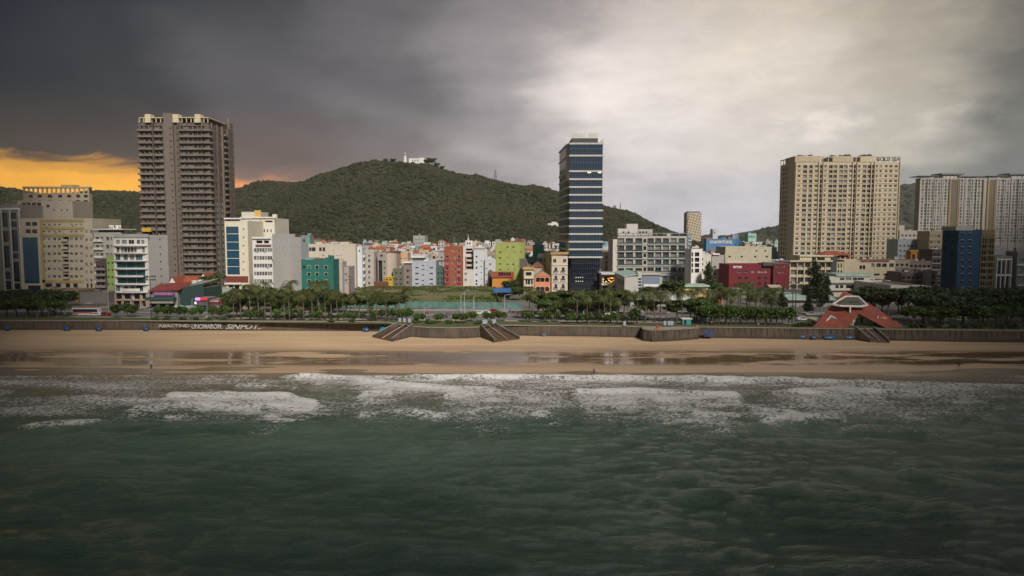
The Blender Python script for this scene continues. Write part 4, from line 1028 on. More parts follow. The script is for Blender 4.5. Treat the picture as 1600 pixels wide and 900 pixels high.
b.pgrid([765.8], [413], 2.4, 3, 'dark'); b.pgrid([760], [419.5, 429.5, 439.5], 1.6, 2, 'dark'); b.pgrid([760], [444.5], 4, 2.6, 'plain'); b.finish(roofstuff=1)
b.ppart('side_tower', 772.1, 774, 406, 432, 1, 10, paint((.7,.7,.68)))
b = Bld('wall_stub', 'dark mossy slab wall between lavender annex and orange house', 'wall', 764, 769, 422, 382, paint((.16, .15, .14), .9, .6), dep=1.8); b.finish(False, 0)
# lime green block
b = Bld('apartment_block', 'lime green apartment block with a purple left corner', 'building', 774, 820.5, 381, 408, paint((.36, .41, .12), .75, .45), dep=16, lm='lime green block')
b.pgrid([781.5], [394, 403, 412.5, 421.5], 3.4, 1.9, 'dark'); b.pgrid([793, 802], [386, 413], 2.4, 2.4, 'dark'); b.pgrid([804.5, 813.5], [394], 3, 3.4, 'plain'); b.pgrid([793.5, 803.5], [413.5, 422], 3.2, 3, 'plain'); b.pgrid([792.5], [402], 1.4, 1.4, 'dark'); b.finish(roofstuff=0)
b.ppart('corner_tower', 774, 782, 374, 380.9, .2, 6, paint((.42, .38, .48))); hip(b.root, b.ux(783)-b.w/2, b.ux(800)-b.w/2, 1, 12, b.h+.95, 1.6, BROWNT); hip(b.root, b.ux(797)-b.w/2, b.ux(820)-b.w/2, 3, 14, b.h+.96, 2.6, tiles((.25,.12,.11)))
mb = MB(); mb.tube([(b.ux(801)-b.w/2, 6, b.h+1), (b.ux(801)-b.w/2, 6, b.h+2.8), (b.ux(801)-b.w/2, 6, b.h+3.6)], [1.6, 1.3, .2], WHITER, 10); mb.build('white_dome', b.root)
# orange house with solar roof
b = Bld('house', 'orange walled house with red roof and solar panels', 'house', 769, 801.5, 433, 372, paint((.62, .27, .05), .75, .25), x2=None, dep=13, lm='orange house')
b.finish(False, 0); gable(b, b.h + .05, 2.6, REDT, .7)
mb = MB(); hw = b.w/2
for i in range(5): x = -1.6 + i * 1.35 - .6; mb.quad([(x, .45, b.h+.45), (x+1.2, .45, b.h+.45), (x+1.2, 5.0, b.h+2.22), (x, 5.0, b.h+2.22)], glass((.02,.015,.025), .2, 0, 'solar_panel'))
mb.build('solar_panel', b.root); b.ppart('porch', 801.6, 807, 437, 452, 1, 8, paint((.45, .17, .05)))
# arched row
b = Bld('house', 'grey brown house with cream balconied front and mustard cornice', 'house', 818.5, 834, 421, 350, paint((.58, .50, .40), dirt=.3), x2=810, lm='cream balconied house')
b.pgrid([(826, 9)], [428], 9, 5.5, 'dark', .8); b.pgrid([(822.5, 2.6), (826.4, 4), (831, 2.6)], [440.5, 452.5], 3, 8, 'glassd', .4); b.finish(False, 1)
b.ppart('cornice', 817, 835, 417, 421, -.8, -.02, plain((.50, .33, .07), .7, name='mustard_trim')); b.part('side_wall', -.12, -.01, .4, b.d, 0, b.h+.5, paint((.27,.23,.22)))
for p in (434.5, 446.5): b.ppart('floor_band', 818.5, 834, p - .8, p + .8, -.9, -.02, b.wall)
b.ppart('stair_tower', 812, 824, 405, 420, 4, 9, paint((.14,.12,.11)))
b = Bld('house', 'small salmon house with arched loggias and triangular gable', 'house', 835, 860, 432, 350, paint((.62, .27, .15), .75, .25), dep=10, lm='salmon arched house')
for r0, r1 in ((440, 432.5), (455, 447)):
    for c in (840.5, 847.5, 855): b.win('F', b.ux(c) - 1.0, b.ux(c) + 1.0, b.uz(r0 + .5) , b.uz(r1 + 1), 'glassd', .7)
b.finish(False, 0)
mb = MB(); hw = b.w/2; mb.extr([(-hw-.2, b.h+.01), (hw+.2, b.h+.01), (0, b.h+2.6)], -.3, .3, b.wall); mb.build('gable', b.root)
mb = MB(); mb.quad([(-hw-.3,-.4,b.h),(0,-.4,b.h+2.75),(0,10,b.h+2.75),(-hw-.3,10,b.h)], plain((.25,.45,.35),.6,name='mint_roof')); mb.quad([(hw+.3,-.4,b.h),(0,-.4,b.h+2.75),(0,10,b.h+2.75),(hw+.3,10,b.h)], plain((.25,.45,.35),.6,name='mint_roof')); mb.build('roof', b.root)
for r1 in (432.5, 447):
    for c in (840.5, 847.5, 855):
        u = b.ux(c) - hw; z = b.uz(r1 + 1); mb = MB()
        mb.extr([(u - 1.3, z - .9)] + [(u - 1.3 + 2.6 * i / 8, z - .2 + .55 * math.sin(PI * i / 8)) for i in range(9)] + [(u + 1.3, z - .9)] + [(u + math.cos(t * PI / 8) * 1.0, z - .9 + math.sin(t * PI / 8) * .9) for t in range(9)], -.16, -.01, paint((.66, .36, .22))); mb.build('arch', b.root)
b = Bld('house', 'tall cream narrow house with four floors of paired balcony doors', 'house', 862, 887, 400, 351, paint((.60, .52, .42), dirt=.3), x2=845, lm='cream narrow house')
b.pgrid([866.5, 882], [407.5], 5, 6, 'plain', .3); b.pgrid([868.5, 880], [421.5, 434.5, 447.5], 4, 7, 'glassd', .3); b.finish(False, 1)
for r_ in (421.5, 434.5, 447.5):
    for c in (868.5, 880): balc(b, b.ux(c) - 1.1, b.ux(c) + 1.1, b.uz(r_ + 3.4), .6, m=fr, rail=DKFR, h=.7)
for p in (414, 428, 441): b.ppart('floor_band', 861.5, 887.3, p - .5, p + .5, -.3, -.02, paint((.66,.58,.5)))
b.part('side_wall', -.12, -.01, .4, b.d, 0, b.h+.4, paint((.56, .44, .17))); b.ppart('roof_crown', 860.5, 888, 394, 397.5, -.5, 3, paint((.45,.25,.10)))
for u in (6, 10.5, 15):
    for r_ in (402, 410): o = link('window', window_mesh(1.2, 2, 'dark'), b.root); o.location = (-b.w/2 - .14, u, b.uz(r_)); o.rotation_euler = (0, 0, -PI/2)
b = Bld('house', 'bright turquoise house high behind the salmon arched house', 'house', 833, 850, 385, 440, paint((.10, .46, .32), .7, .2), dep=10, lm='turquoise house')
b.pgrid([839], [391], 3, 3, 'plain'); b.finish(roofstuff=1); b.ppart('roof_room', 836, 848, 377, 384, 2, 8, paint((.42,.47,.52)))
b = Bld('house', 'low house with red hip roof behind the salmon arched house', 'house', 829, 851, 418, 372, paint((.52, .40, .3)), dep=10); b.pgrid([834, 846], [424], 3, 3, 'plain'); b.finish(False, 0); hip(b.root, -b.w/2-.5, b.w/2+.5, -.5, 10.5, b.h+.01, 3, BROWNT)

# T2 glass tower
b = Bld('office_tower', 'slender dark blue glass tower with white floor bands', 'tower', 890, 941, 214, 355, GLD, x2=None, dep=39, pym=320, lm='blue glass tower')
b.ops = {'F': [], 'R': [], 'L': []}; hw = b.w / 2
foot = [(-hw, 0), (hw, 0), (hw, 39), (-hw - 2.6, 39), (-hw - 1.3, 8)]
def off(poly, o):
    c = Vector((sum(p[0] for p in poly)/len(poly), sum(p[1] for p in poly)/len(poly))); out = []
    n = len(poly)
    for i in range(n):
        p0, p1, p2 = Vector(poly[i-1]), Vector(poly[i]), Vector(poly[(i+1) % n])
        d1 = (p1-p0).normalized(); d2 = (p2-p1).normalized(); n1 = Vector((d1.y, -d1.x)); n2 = Vector((d2.y, -d2.x))
        out.append(tuple(p1 + (n1 + n2) / (1 + n1.dot(n2)) * o))
    return out
zt = b.uz(226); zpod = b.uz(404)
TG = glass((.012, .038, .080), .07, .0, 'tower_glass', .9)
MB().prism(foot, zpod, zt, TG).build('wall', b.root)
MB().prism(off(foot, -.9), 0, zpod - .01, GLD).build('podium', b.root)
bands = [224.4, 243.2, 267.5, 280, 292.2, 304.4, 316.7, 328.8, 341, 353.4, 365.6, 377.6, 389.6, 401.8]
BM = plain((.48, .465, .42), .5, name='band_white')
for p in bands: MB().prism(off(foot, .38), b.uz(p) - .42, b.uz(p) + .42, BM).build('floor_band', b.root)
MUL = plain((.05, .07, .09), .4, name='mullion')
for i in range(len(bands) - 1):
    z0, z1 = b.uz(bands[i+1]) + .43, b.uz(bands[i]) - .43; mb = MB()
    for k in range(1, 12): x = -hw + b.w * k / 12; mb.box(x - .06, x + .06, -.1, -.005, z0, z1, MUL)
    mb.box(-hw, hw, -.08, -.004, z0 + .9, z0 + 1.02, MUL)
    if z1 - z0 > 5: mb.box(-hw, hw, -.08, -.004, z0 + (z1-z0)*.55, z0 + (z1-z0)*.55 + .3, MUL)
    mb.build('mullions', b.root)
mb = MB()
for z in [zpod * k / 7 for k in range(1, 7)]: mb.box(-hw + 1, hw - 1, .82, .895, z, z + .1, MUL)
for k in range(1, 14): x = -hw + 1 + (b.w - 2) * k / 14; mb.box(x - .05, x + .05, .84, .895, 0, zpod, MUL)
mb.build('podium_mullions', b.root)
MB().prism(off(foot, -.3), zt, zt + 1.0, BM).build('roof_deck', b.root)
MB().box(-hw + 1.0, hw - 2.2, 2, 22, zt + 1.01, b.uz(215), plain((.05,.05,.055), .6, name='dark_plant')).build('plant_room', b.root)
for x0, x1 in ((b.ux(889)-hw+1, b.ux(911)-hw), (b.ux(918)-hw, b.ux(934)-hw)):
    MB().box(x0, x1, 1.6, 1.9, b.uz(214), b.uz(207.5), plain((.55,.53,.48), .6, name='billboard_panel')).build('roof_screen', b.root)
MB().extr([(hw - 1.5, zt + 1.01), (hw + .3, zt + 1.01), (hw + .3, zt + 3.2)], 0, 20, BM).build('roof_fin', b.root)
MB().tube([(0, 6, b.uz(214)), (0, 6, b.uz(203))], .1, STEEL).build('antenna', b.root)
mb = MB()
for k, (u, r_) in enumerate([(900+i*3.4, 434 + 6*j) for i in range(4) for j in range(2)]): x = b.ux(u)-hw; z = b.uz(r_); mb.box(x, x+.35, .78, .815, z, z+.3, emit((1,.97,.9), .55, 'ceiling_lights'))
tag(mb.build('ceiling_lights', b.root), kind='stuff')
for x in (917, 933): MB().box(b.ux(x)-hw, b.ux(x)-hw+1.6, -.5, -.39, b.uz(267.5)-.9, b.uz(267.5)-.5, emit((1,.8,.45), 1.3, 'warm_light')).build('terrace_light', b.root)

# ================================================================== BUILDINGS right of the glass tower
GREYB = paint((.40, .41, .42)); BLUEG = paint((.19, .23, .30), .8, .2); PALE = paint((.55, .53, .49)); TAN = paint((.50, .42, .30), .8, .35)
b = Bld('market_hall', 'open market hall glowing with warm lamps right of the glass tower', 'market', 941, 962, 428, 345, paint((.42, .40, .37)), dep=12, lm='lamp lit market hall')
b.win('F', .4, b.w - .4, b.uz(442), b.uz(432), 'dark', 4); b.pgrid([(946, 7), (956, 7)], [451], 7, 8, 'dark', 1); b.finish(False, 0)
mb = MB(); rs_ = random.Random(5)
for i in range(14):
    x = rs_.uniform(-b.w/2 + .6, b.w/2 - .6); z = b.uz(rs_.uniform(434, 441)); mb.box(x - .3, x + .3, 1.5, 2, z - .2, z + .2, emit((1, .42 + .3 * (i % 2), .12), .8, 'stall_light'))
tag(mb.build('stall_lights', b.root), kind='stuff'); b.ppart('roof_slab', 939, 964, 426.5, 428.5, -2, 12, WHITER); b.ppart('roof_slab', 939, 964, 443, 445, -2.4, -.02, WHITER)
b = Bld('apartment_block', 'cream narrow block with blue balconies between glass tower and grey hotel', 'building', 944, 960, 396, 425, paint((.55, .47, .38)), dep=14, lm='cream block with blue balconies')
b.pgrid([(954, 5)], lsp(402, 426, 4), 5, 4, 'blue', .5); b.pgrid([948], lsp(402, 426, 4), 2, 3, 'dark'); b.finish(roofstuff=2)
# N20 grey hotel with a balcony grid
b = Bld('hotel', 'large grey hotel with a grid of framed balconies', 'hotel', 965, 1073.5, 369, 398, paint((.44, .42, .38), dirt=.3), dep=22, lm='large grey hotel')
cl = [(970.5, 9.5), (983.5, 11), (998, 10.5), (1016.5, 10), (1028.5, 9.5), (1040.5, 9.5), (1052.5, 9.5), (1065, 10)]
rw = [376.5, 388, 399, 410.3]
b.pgrid(cl, rw, 9.5, 8.6, 'band', 1.0); b.pgrid(cl[3:], [421], 9.5, 6.5, 'plain', .8); b.pgrid(cl[:3], [421], 9.5, 4, 'dark', .8); b.pgrid([1007.5], rw + [421], 4.5, 6, 'dark', .8)
b.pgrid([(1039, 8), (1051, 8), (1063, 8)], [437], 8, 10, 'teal', .5); b.pgrid([(1040, 10), (1056, 10)], [449], 9, 6, 'glassd'); b.par = 1.0; b.finish(False, 2)
for r_ in rw + [421]:
    b.ppart('balcony_rail', 965.5, 1004, r_ + 2.2, r_ + 4.4, -.35, -.2, RAILG); b.ppart('balcony_rail', 1011.5, 1070.5, r_ + 2.2, r_ + 4.4, -.35, -.2, RAILG)
    b.ppart('floor_band', 964.5, 1071, r_ + 4.5, r_ + 5.7, -.5, -.02, paint((.48, .46, .42)))
b.ppart('facade_panel', 1030, 1080, 427.5, 456, -.3, -.02, BLUEG) if 0 else None
b.ppart('lower_block', 1010, 1073.4, 429.2, 431, -.7, -.02, BLUEG)
for k in range(9): b.ppart('roof_frame', 965 + 12 * k, 966.2 + 12 * k, 364.5, 368, -.2, .2, BLUEG)
b.ppart('roof_beam', 964.5, 1074, 364, 365.2, -.25, .25, BLUEG)
b.ppart('corner_tower', 1073.8, 1080.5, 366, 452, -.3, 20, BLUEG)
for r_ in lsp(370, 446, 14): b.ppart('louvre', 1074.2, 1080.2, r_ - .9, r_ + .9, -.7, -.32, paint((.46,.46,.44)))
b.ppart('left_wing', 958, 964.8, 374, 452, .5, 20, paint((.58, .54, .48)))
b.ppart('penthouse', 968, 982, 357, 368, 6, 14, PALE); b.ppart('penthouse', 982.1, 1000, 349.5, 368, 6.5, 14, PALE); b.ppart('penthouse', 1000.1, 1023, 358, 368, 6, 14, paint((.45,.43,.4)))
for c in (977, 985, 1003, 1008, 1013): b.ppart('penthouse_window', c - 1.5, c + 1.5, 361.5, 364.5, 5.9, 5.98, DARK)
# N21 low annex with turquoise roof
b = Bld('annex', 'low beige annex with mint roof in front of the grey hotel', 'building', 976, 996.5, 432, 318, PALE, x2=960, lm='mint roofed annex')
for u in (3, 8, 13, 18, 23):
    for z in (1.2, 6.2): b.win('L', u - 1.6, u + 1.6, z, z + 2.8, 'plain')
b.pgrid([999], [0], 1, 1); b.finish(False, 0)
mb = MB(); hw = b.w/2; mb.quad([(-hw-.5,-.5,b.h+.02),(hw+1,-.5,b.h+1.2),(hw+1,b.d,b.h+1.6),(-hw-.5,b.d,b.h+.4)], plain((.30,.45,.42), .5, name='mint_sheet', scale=.3)); mb.quad([(-hw-.5,-.5,b.h-.2),(hw+1,-.5,b.h+1.0),(hw+1,-.5,b.h+1.2),(-hw-.5,-.5,b.h+.02)], PALE); mb.build('roof', b.root)
b.ppart('stair_bay', 996.6, 1003, 426, 466, .1, 6, paint((.5,.5,.47)))
for r_ in lsp(436, 460, 6): b.ppart('stair_window', 997.4, 1002, r_ - 1.3, r_ + 1.3, .02, .09, DARK)
b = Bld('annex', 'blue grey cubic annex with white stripe in front of the grey hotel', 'building', 1003.5, 1031, 430, 320, BLUEG, dep=16, lm='blue grey annex')
b.pgrid([(1034, 4)], [440], 3, 3, 'dark'); b.finish(False, 0); b.ppart('roof_slab', 1003, 1032, 426.5, 429.6, -.6, 16, paint((.5,.46,.4))); b.ppart('white_stripe', 1006, 1031.2, 444, 448, -.15, -.02, fr); b.ppart('white_stripe', 1003.6, 1031.2, 455, 458, -.15, -.02, fr)
# N22 far round tower
b = Bld('office_tower', 'distant pale tower with rounded corners and woven facade', 'tower', 1072, 1096, 334, 900, paint((.50, .44, .34)), dep=20, lm='distant pale tower')
b.ops = {'F': [], 'R': [], 'L': []}
m, n, p, o = mat_new('woven_facade'); tc = n.new('ShaderNodeTexCoord').outputs['Object']
wv = n.new('ShaderNodeTexChecker'); n.l.new(n.mapping(tc, (1, 1, 1), (0, R(30), 0)), wv.inputs[0]); wv.inputs['Scale'].default_value = .42
n.put(wv.inputs[1], (.56, .47, .32)); n.put(wv.inputs[2], (.22, .19, .16)); n.l.new(wv.outputs[0], p.inputs['Base Color'])
hw = b.w/2; pts = [(hw*math.copysign(abs(math.cos(t*PI/12))**.35, math.cos(t*PI/12)), 9 + 9*math.copysign(abs(math.sin(t*PI/12))**.35, math.sin(t*PI/12))) for t in range(24)]
MB().prism(pts, 0, b.h, m).build('wall', b.root); MB().prism([(p_[0]*1.04, 9+(p_[1]-9)*1.04) for p_ in pts], b.h + .01, b.h + 1.4, PALE).build('roof_slab', b.root); MB().prism([(p_[0]*.85, 9+(p_[1]-9)*.85) for p_ in pts], b.h + 1.41, b.h + 3, plain((.1,.1,.1), .6, name='dark_crown')).build('roof_crown', b.root)
# N23 white grid house
b = Bld('house', 'white house with square open loggias beside the grey hotel', 'house', 1080, 1097, 389, 372, paint(WHITE, dirt=.2), dep=14, lm='white loggia house')
b.pgrid([(1081.8, 2.6), (1089.2, 7)], [397.5, 406, 414.5, 423], 6, 6.4, 'dark', 1.0); b.finish(False, 1)
b.ppart('roof_room', 1083, 1094, 385.5, 388, 2, 8, paint((.45,.43,.42)))
b = Bld('house', 'white house with stepped roof right of the white loggia house', 'house', 1094.5, 1111, 400, 376, paint((.58, .55, .5)), dep=14)
b.pgrid([(1097, 3.5)], [405, 413, 422], 4, 4, 'dark', .6); b.pgrid([1104, 1108], [410], 1, 4, 'dark'); b.finish(roofstuff=2)
b = Bld('house', 'grey narrow house with small terrace left of the beige warehouse', 'house', 1112, 1131, 401, 392, paint((.42, .40, .38)), dep=12)
b.pgrid([1117, 1127], [417, 428, 440], 3, 3.6, 'dark', .5); b.finish(roofstuff=2); b.ppart('terrace_hood', 1113, 1124, 396, 398, -1, 5, fr)
# N24 blue building with lettering
BLU = paint((.085, .20, .36), .7, .25)
b = Bld('warehouse', 'blue building with large white lettering under its roof edge', 'building', 1103, 1158, 375, 560, BLU, x2=1099, lm='blue lettered building')
b.pgrid([1120, 1126], [390], 1.5, 5, 'dark'); b.pgrid([1149.5, 1155.5], [382], 1.5, 3, 'dark'); b.finish(roofstuff=3)
sign(b.root, 'HHAVIHTUNG', b.ux(1126) - b.w/2, -.15, b.uz(380.6), 17.5, 2.5, plain((.7, .68, .6), .6, name='sign_white'), .02)
b.ppart('stair_head', 1146, 1156, 366, 374.8, 2, 7, paint((.28,.36,.44))); b.ppart('roof_room', 1139, 1145, 370, 374.8, 2, 7, paint((.3,.16,.15))); b.ppart('roof_sheet', 1105, 1114, 371.5, 373.5, 2, 5, ORT)
# N25 beige warehouse
b = Bld('apartment_block', 'broad tan apartment block with a few tiny windows behind the red building', 'building', 1133, 1205, 388, 425, paint((.47, .43, .32), .8, .4), dep=20, lm='tan apartment block')
b.pgrid([1140, 1159, 1180, 1198], [401], 3.4, 2.6, 'dark'); b.pgrid([1182, 1196], [392], 2.6, 2.4, 'dark'); b.pgrid([1156, 1169], [410], 2.6, 3, 'dark'); b.finish(roofstuff=0)
b.ppart('roof_shed', 1134, 1160, 387, 390, .5, 8, plain((.05,.07,.06), .7, name='dark_shed')); b.ppart('facade_band', 1132.5, 1170, 407.5, 428, -.2, -.01, paint((.52,.49,.42))); b.ppart('pilaster', 1132.4, 1137, 395, 432, -.5, -.21, paint((.5,.45,.3)))
for x in (1203, 1209, 1213): b.ppart('side_terrace', 1205.2, x + 4, 396 + (x-1203) * 1.8, 398 + (x-1203)*1.8, 2, 9, CONC)
# N26 crimson building
RED = paint((.18, .028, .038), .8, .35)
b = Bld('factory', 'long crimson three storey building with rows of small windows', 'building', 1139, 1208, 416, 370, RED, dep=18, lm='crimson building')
cw = [1155.5, 1165.7, 1176, 1186, 1196, 1206]
b.pgrid(cw, [424.5], 5, 3.4, 'plain'); b.pgrid(cw[:2] + cw[3:], [434.5], 5, 4.4, 'dark'); b.pgrid(cw, [443.5], 5, 4.4, 'dark'); b.finish(True, 0)
b.ppart('signboard', 1145.5, 1158.5, 415.8, 419, -.35, -.08, fr); sign(b.root, 'CAMELIA', b.ux(1152)-b.w/2, -.38, b.uz(418.5), 3.8, .65, plain((.1,.12,.2), .6, name='sign_ink'))
b = Bld('factory', 'taller crimson end block joined to the long crimson building', 'building', 1208.2, 1233, 411.5, 368, RED, dep=18)
b.pgrid([1214.5, 1225.5], [415.5], 5, 3.6, 'plain'); b.pgrid([1217, 1222], [424.5], 4, 3.6, 'plain'); b.pgrid([1215], [443.5], 5, 4.4, 'dark'); b.finish(False, 1)
b.ppart('roof_shed', 1193, 1212, 411.5, 415.5, .5, 8, plain((.07,.06,.06), .7, name='dark_shed2'))
# N27 beige hotel with red hip roof
CRM = paint((.56, .49, .33), .8, .3)
b = Bld('hotel', 'cream four storey hotel with red hipped roof in front of the tan tower block', 'hotel', 1234, 1318, 409, 384, CRM, dep=22, lm='cream hotel with red roof')
cl = [(1240, 9), (1251, 9), (1262, 8.5), (1273.5, 9), (1284.5, 8), (1294.5, 8)]
b.pgrid(cl, [414, 425.5, 437, 448], 9, 7.5, 'plain', .9); b.pgrid([1310, 1314.5], [415], 2, 7, 'glassd'); b.pgrid([1310, 1314.5], [425.5, 437], 2.4, 7, 'glassd'); b.finish(False, 0)
b.ppart('glazed_stair', 1299, 1307.5, 400, 440, -.4, -.02, DKFR); b.ppart('roof_slab', 1233, 1300, 406.5, 409, -1.2, -.02, CRM)
for c in (1245.7, 1256.6, 1268, 1279.2, 1289.6): b.ppart('column', c - .5, c + .5, 409.5, 455, -.4, -.02, paint((.6,.56,.45)))
b.ppart('penthouse', 1250, 1300, 401, 408.9, .2, 12, CRM); b.ppart('roof_slab', 1249, 1302, 398.8, 400.9, -.5, 13, paint((.62,.58,.48)))
for c in (1272, 1280, 1286): b.ppart('penthouse_window', c - 3, c + 3, 402.5, 406.5, .08, .18, DARK)
hip(b.root, b.ux(1283)-b.w/2, b.ux(1331)-b.w/2, 0, 12, b.uz(399), 2.4, REDT); hip(b.root, b.ux(1320)-b.w/2, b.ux(1337)-b.w/2, 3, 10, b.uz(402), 2.6, REDT)
b = Bld('hotel', 'cream wing with terracotta parapet right of the cream hotel', 'hotel', 1318.5, 1398, 409, 386, paint((.52, .45, .33), .8, .35), dep=18, lm='cream terracotta wing')
b.pgrid([1345, 1350], [417.5], 4, 6, 'glassd'); b.pgrid([(1364, 5), (1373, 7), (1382, 7), (1393, 7)], [414.5], 6, 6, 'plain', .5); b.pgrid([(1370, 9), (1385, 9)], [429], 8, 3, 'dark'); b.finish(roofstuff=2)
b.ppart('roof_edge', 1345, 1389, 405.4, 408.8, -.4, 4, tiles((.26,.11,.10)))
# tan tower block T3
b = Bld('apartment_tower', 'huge tan apartment tower with a dense window grid and roof lettering', 'tower', 1240, 1403.5, 253, 505, TAN, x2=1217.5, pym=330, lm='huge tan tower')
hw = b.w/2; U = lambda p_: b.ux(p_, 330)
cols = [(1246.5,5),(1256,7),(1265,6),(1273.5,5),(1287,5),(1296,6.4),(1303,6.4),(1312,6.4),(1319,6.4),(1327,5),(1339.5,5),(1348.5,6.4),(1356,6.2),(1366.5,5),(1373.5,3.6),(1382,4),(1389.5,5),(1397.5,5)]
zr = [b.h - 4.4 - 3.42 * i for i in range(22)]
k = 505 / F
for i, z in enumerate(zr):
    for c, ww in cols:
        h_ = 1.55 if ww <= 5 else 2.3; b.win('F', U(c) - ww*k/2*.92, U(c) + ww*k/2*.92, z - .1 if ww > 5 else z + .45, z + 2.1, 'plain', .35 if ww <= 5 else .8)
    for c in (1281, 1333.3, 1361.5): b.win('F', U(c) - .75, U(c) + .75, z - .4, z + 2.4, 'dark', 1.6)
    for u, ww in ((26.5, 2.6), (21, 2.4), (16.5, 2.2), (12.6, 1.6)): b.win('L', u - ww/2, u + ww/2, z - .1, z + 2.1, 'dark', .5)
b.finish(False, 0)
for z in zr[:]:
    MB().box(-hw + .3, hw - .3, -.28, -.01, z - .55, z - .3, TAN).build('floor_band', b.root)
for c in (1241.5, 1277.3, 1284.2, 1330, 1336.6, 1358.6, 1364.2, 1403): MB().box(U(c) - hw - .35, U(c) - hw + .35, -.8, -.29, 0, b.h, TAN).build('pilaster', b.root)
mb = MB()
for x0, x1 in ((1232, 1279), (1296, 1330), (1334, 1364)): mb.box(U(x0) - hw + 1, U(x1) - hw, 0, 16, b.h + .01, b.h + 4.3, TAN)
pm_ = TAN
MB().box(U(1240)-hw, U(1279)-hw, -.3, 18, b.h+.01, b.h+4.2, TAN).build('roof_block', b.root); MB().box(U(1298)-hw, U(1330)-hw, -.3, 18, b.h+.01, b.h+4.0, TAN).build('roof_block', b.root); MB().box(U(1341)-hw, U(1364)-hw, -.3, 18, b.h+.01, b.h+4.0, TAN).build('roof_block', b.root)
for x0, x1 in ((1246, 1276), (1302, 1330), (1346, 1363)):
    rs_ = random.Random(x0); mb = MB()
    for i in range(9): x = rs_.uniform(U(x0), U(x1)) - hw; y = rs_.uniform(1, 12); mb.tube([(x, y, b.h+4.21), (x, y, b.h+5.2), (x, y, b.h+5.6)], [1.7, 1.3, .3], plain((.06,.06,.055), .8, name='roof_plant'), 7)
    tag(mb.build('rooftop_planting', b.root), kind='stuff')
mb = MB()
for i in range(20): x = -hw + b.w * i / 19.0; mb.box(x - .25, x + .25, -.1, .3, b.h + .012, b.h + 3.2, TAN)
mb.box(-hw - .3, hw + .3, -.35, .6, b.h + 3.21, b.h + 3.8, TAN)
for i in range(6): y = 1 + (b.d - 1.5) * i / 5; mb.box(-hw - .1, -hw + .3, y - .3, y + .3, b.h + .012, b.h + 3.2, TAN)
mb.box(-hw - .3, -hw + .5, .61, b.d, b.h + 3.21, b.h + 3.8, TAN); mb.build('roof_crown', b.root)
sign(b.root, 'GOLD SEA', U(1384)-hw, -.5, b.h + .6, 17, 2.6, plain((.07,.06,.04), .6, name='roof_letters'), .03)
MB().tube([(U(1270)-hw, 8, b.h+4.2), (U(1270)-hw, 8, b.h+9)], .12, STEEL).build('antenna', b.root)
# white stepped complex before it
WC_ = paint((.56, .54, .48), .8, .35)
b = Bld('school', 'long white three storey hall with mint roof behind the red pavilion', 'building', 1296, 1360, 432, 338, WC_, dep=16, lm='long white hall')
b.pgrid([(1316, 7), (1326, 9), (1336, 7), (1345, 10)], [436], 8, 4, 'plain', .4); b.pgrid([1308, 1315, (1328, 12), (1343, 13), (1355, 5)], [448], 5, 5, 'glassd', .5); b.pgrid([(1340, 14), (1354, 8), (1325, 10)], [458.5], 8, 5, 'glassd', .6); b.finish(False, 0)
b.ppart('roof', 1306, 1364, 428, 431.9, -.5, 12, GREENR)
for p_ in (441.5, 453): b.ppart('floor_band', 1295, 1360, p_ - .8, p_ + .8, -1.0, -.02, WC_)
b = Bld('school', 'white low wing with wide flat roof at right of the long white hall', 'building', 1392, 1444, 449, 305, WC_, dep=34, lm='white low wing')
b.pgrid([1403, 1409, 1415, 1421, 1428, 1434], [457.5], 4.6, 4.6, 'plain', .4); b.pgrid([1415, 1421, 1428, 1434], [470], 4.6, 3.6, 'plain', .4); b.finish(True, 0); b.ppart('end_wall', 1444.2, 1453, 447, 476, -.4, 4, paint((.6,.57,.5)))
for u in (4, 8, 12, 16, 21, 26): o = link('window', window_mesh(2.4, 1.8, 'plain'), b.root); o.location = (-b.w/2 - .02, u, b.h - 3.6); o.rotation_euler = (0, 0, -PI/2)
b = Bld('school', 'white middle block with terrace between the hall and the low wing', 'building', 1360.5, 1391, 441, 340, WC_, dep=14)
b.pgrid([1366, 1373, 1380, 1387], [450], 4, 5, 'plain', .4); b.finish(roofstuff=1)
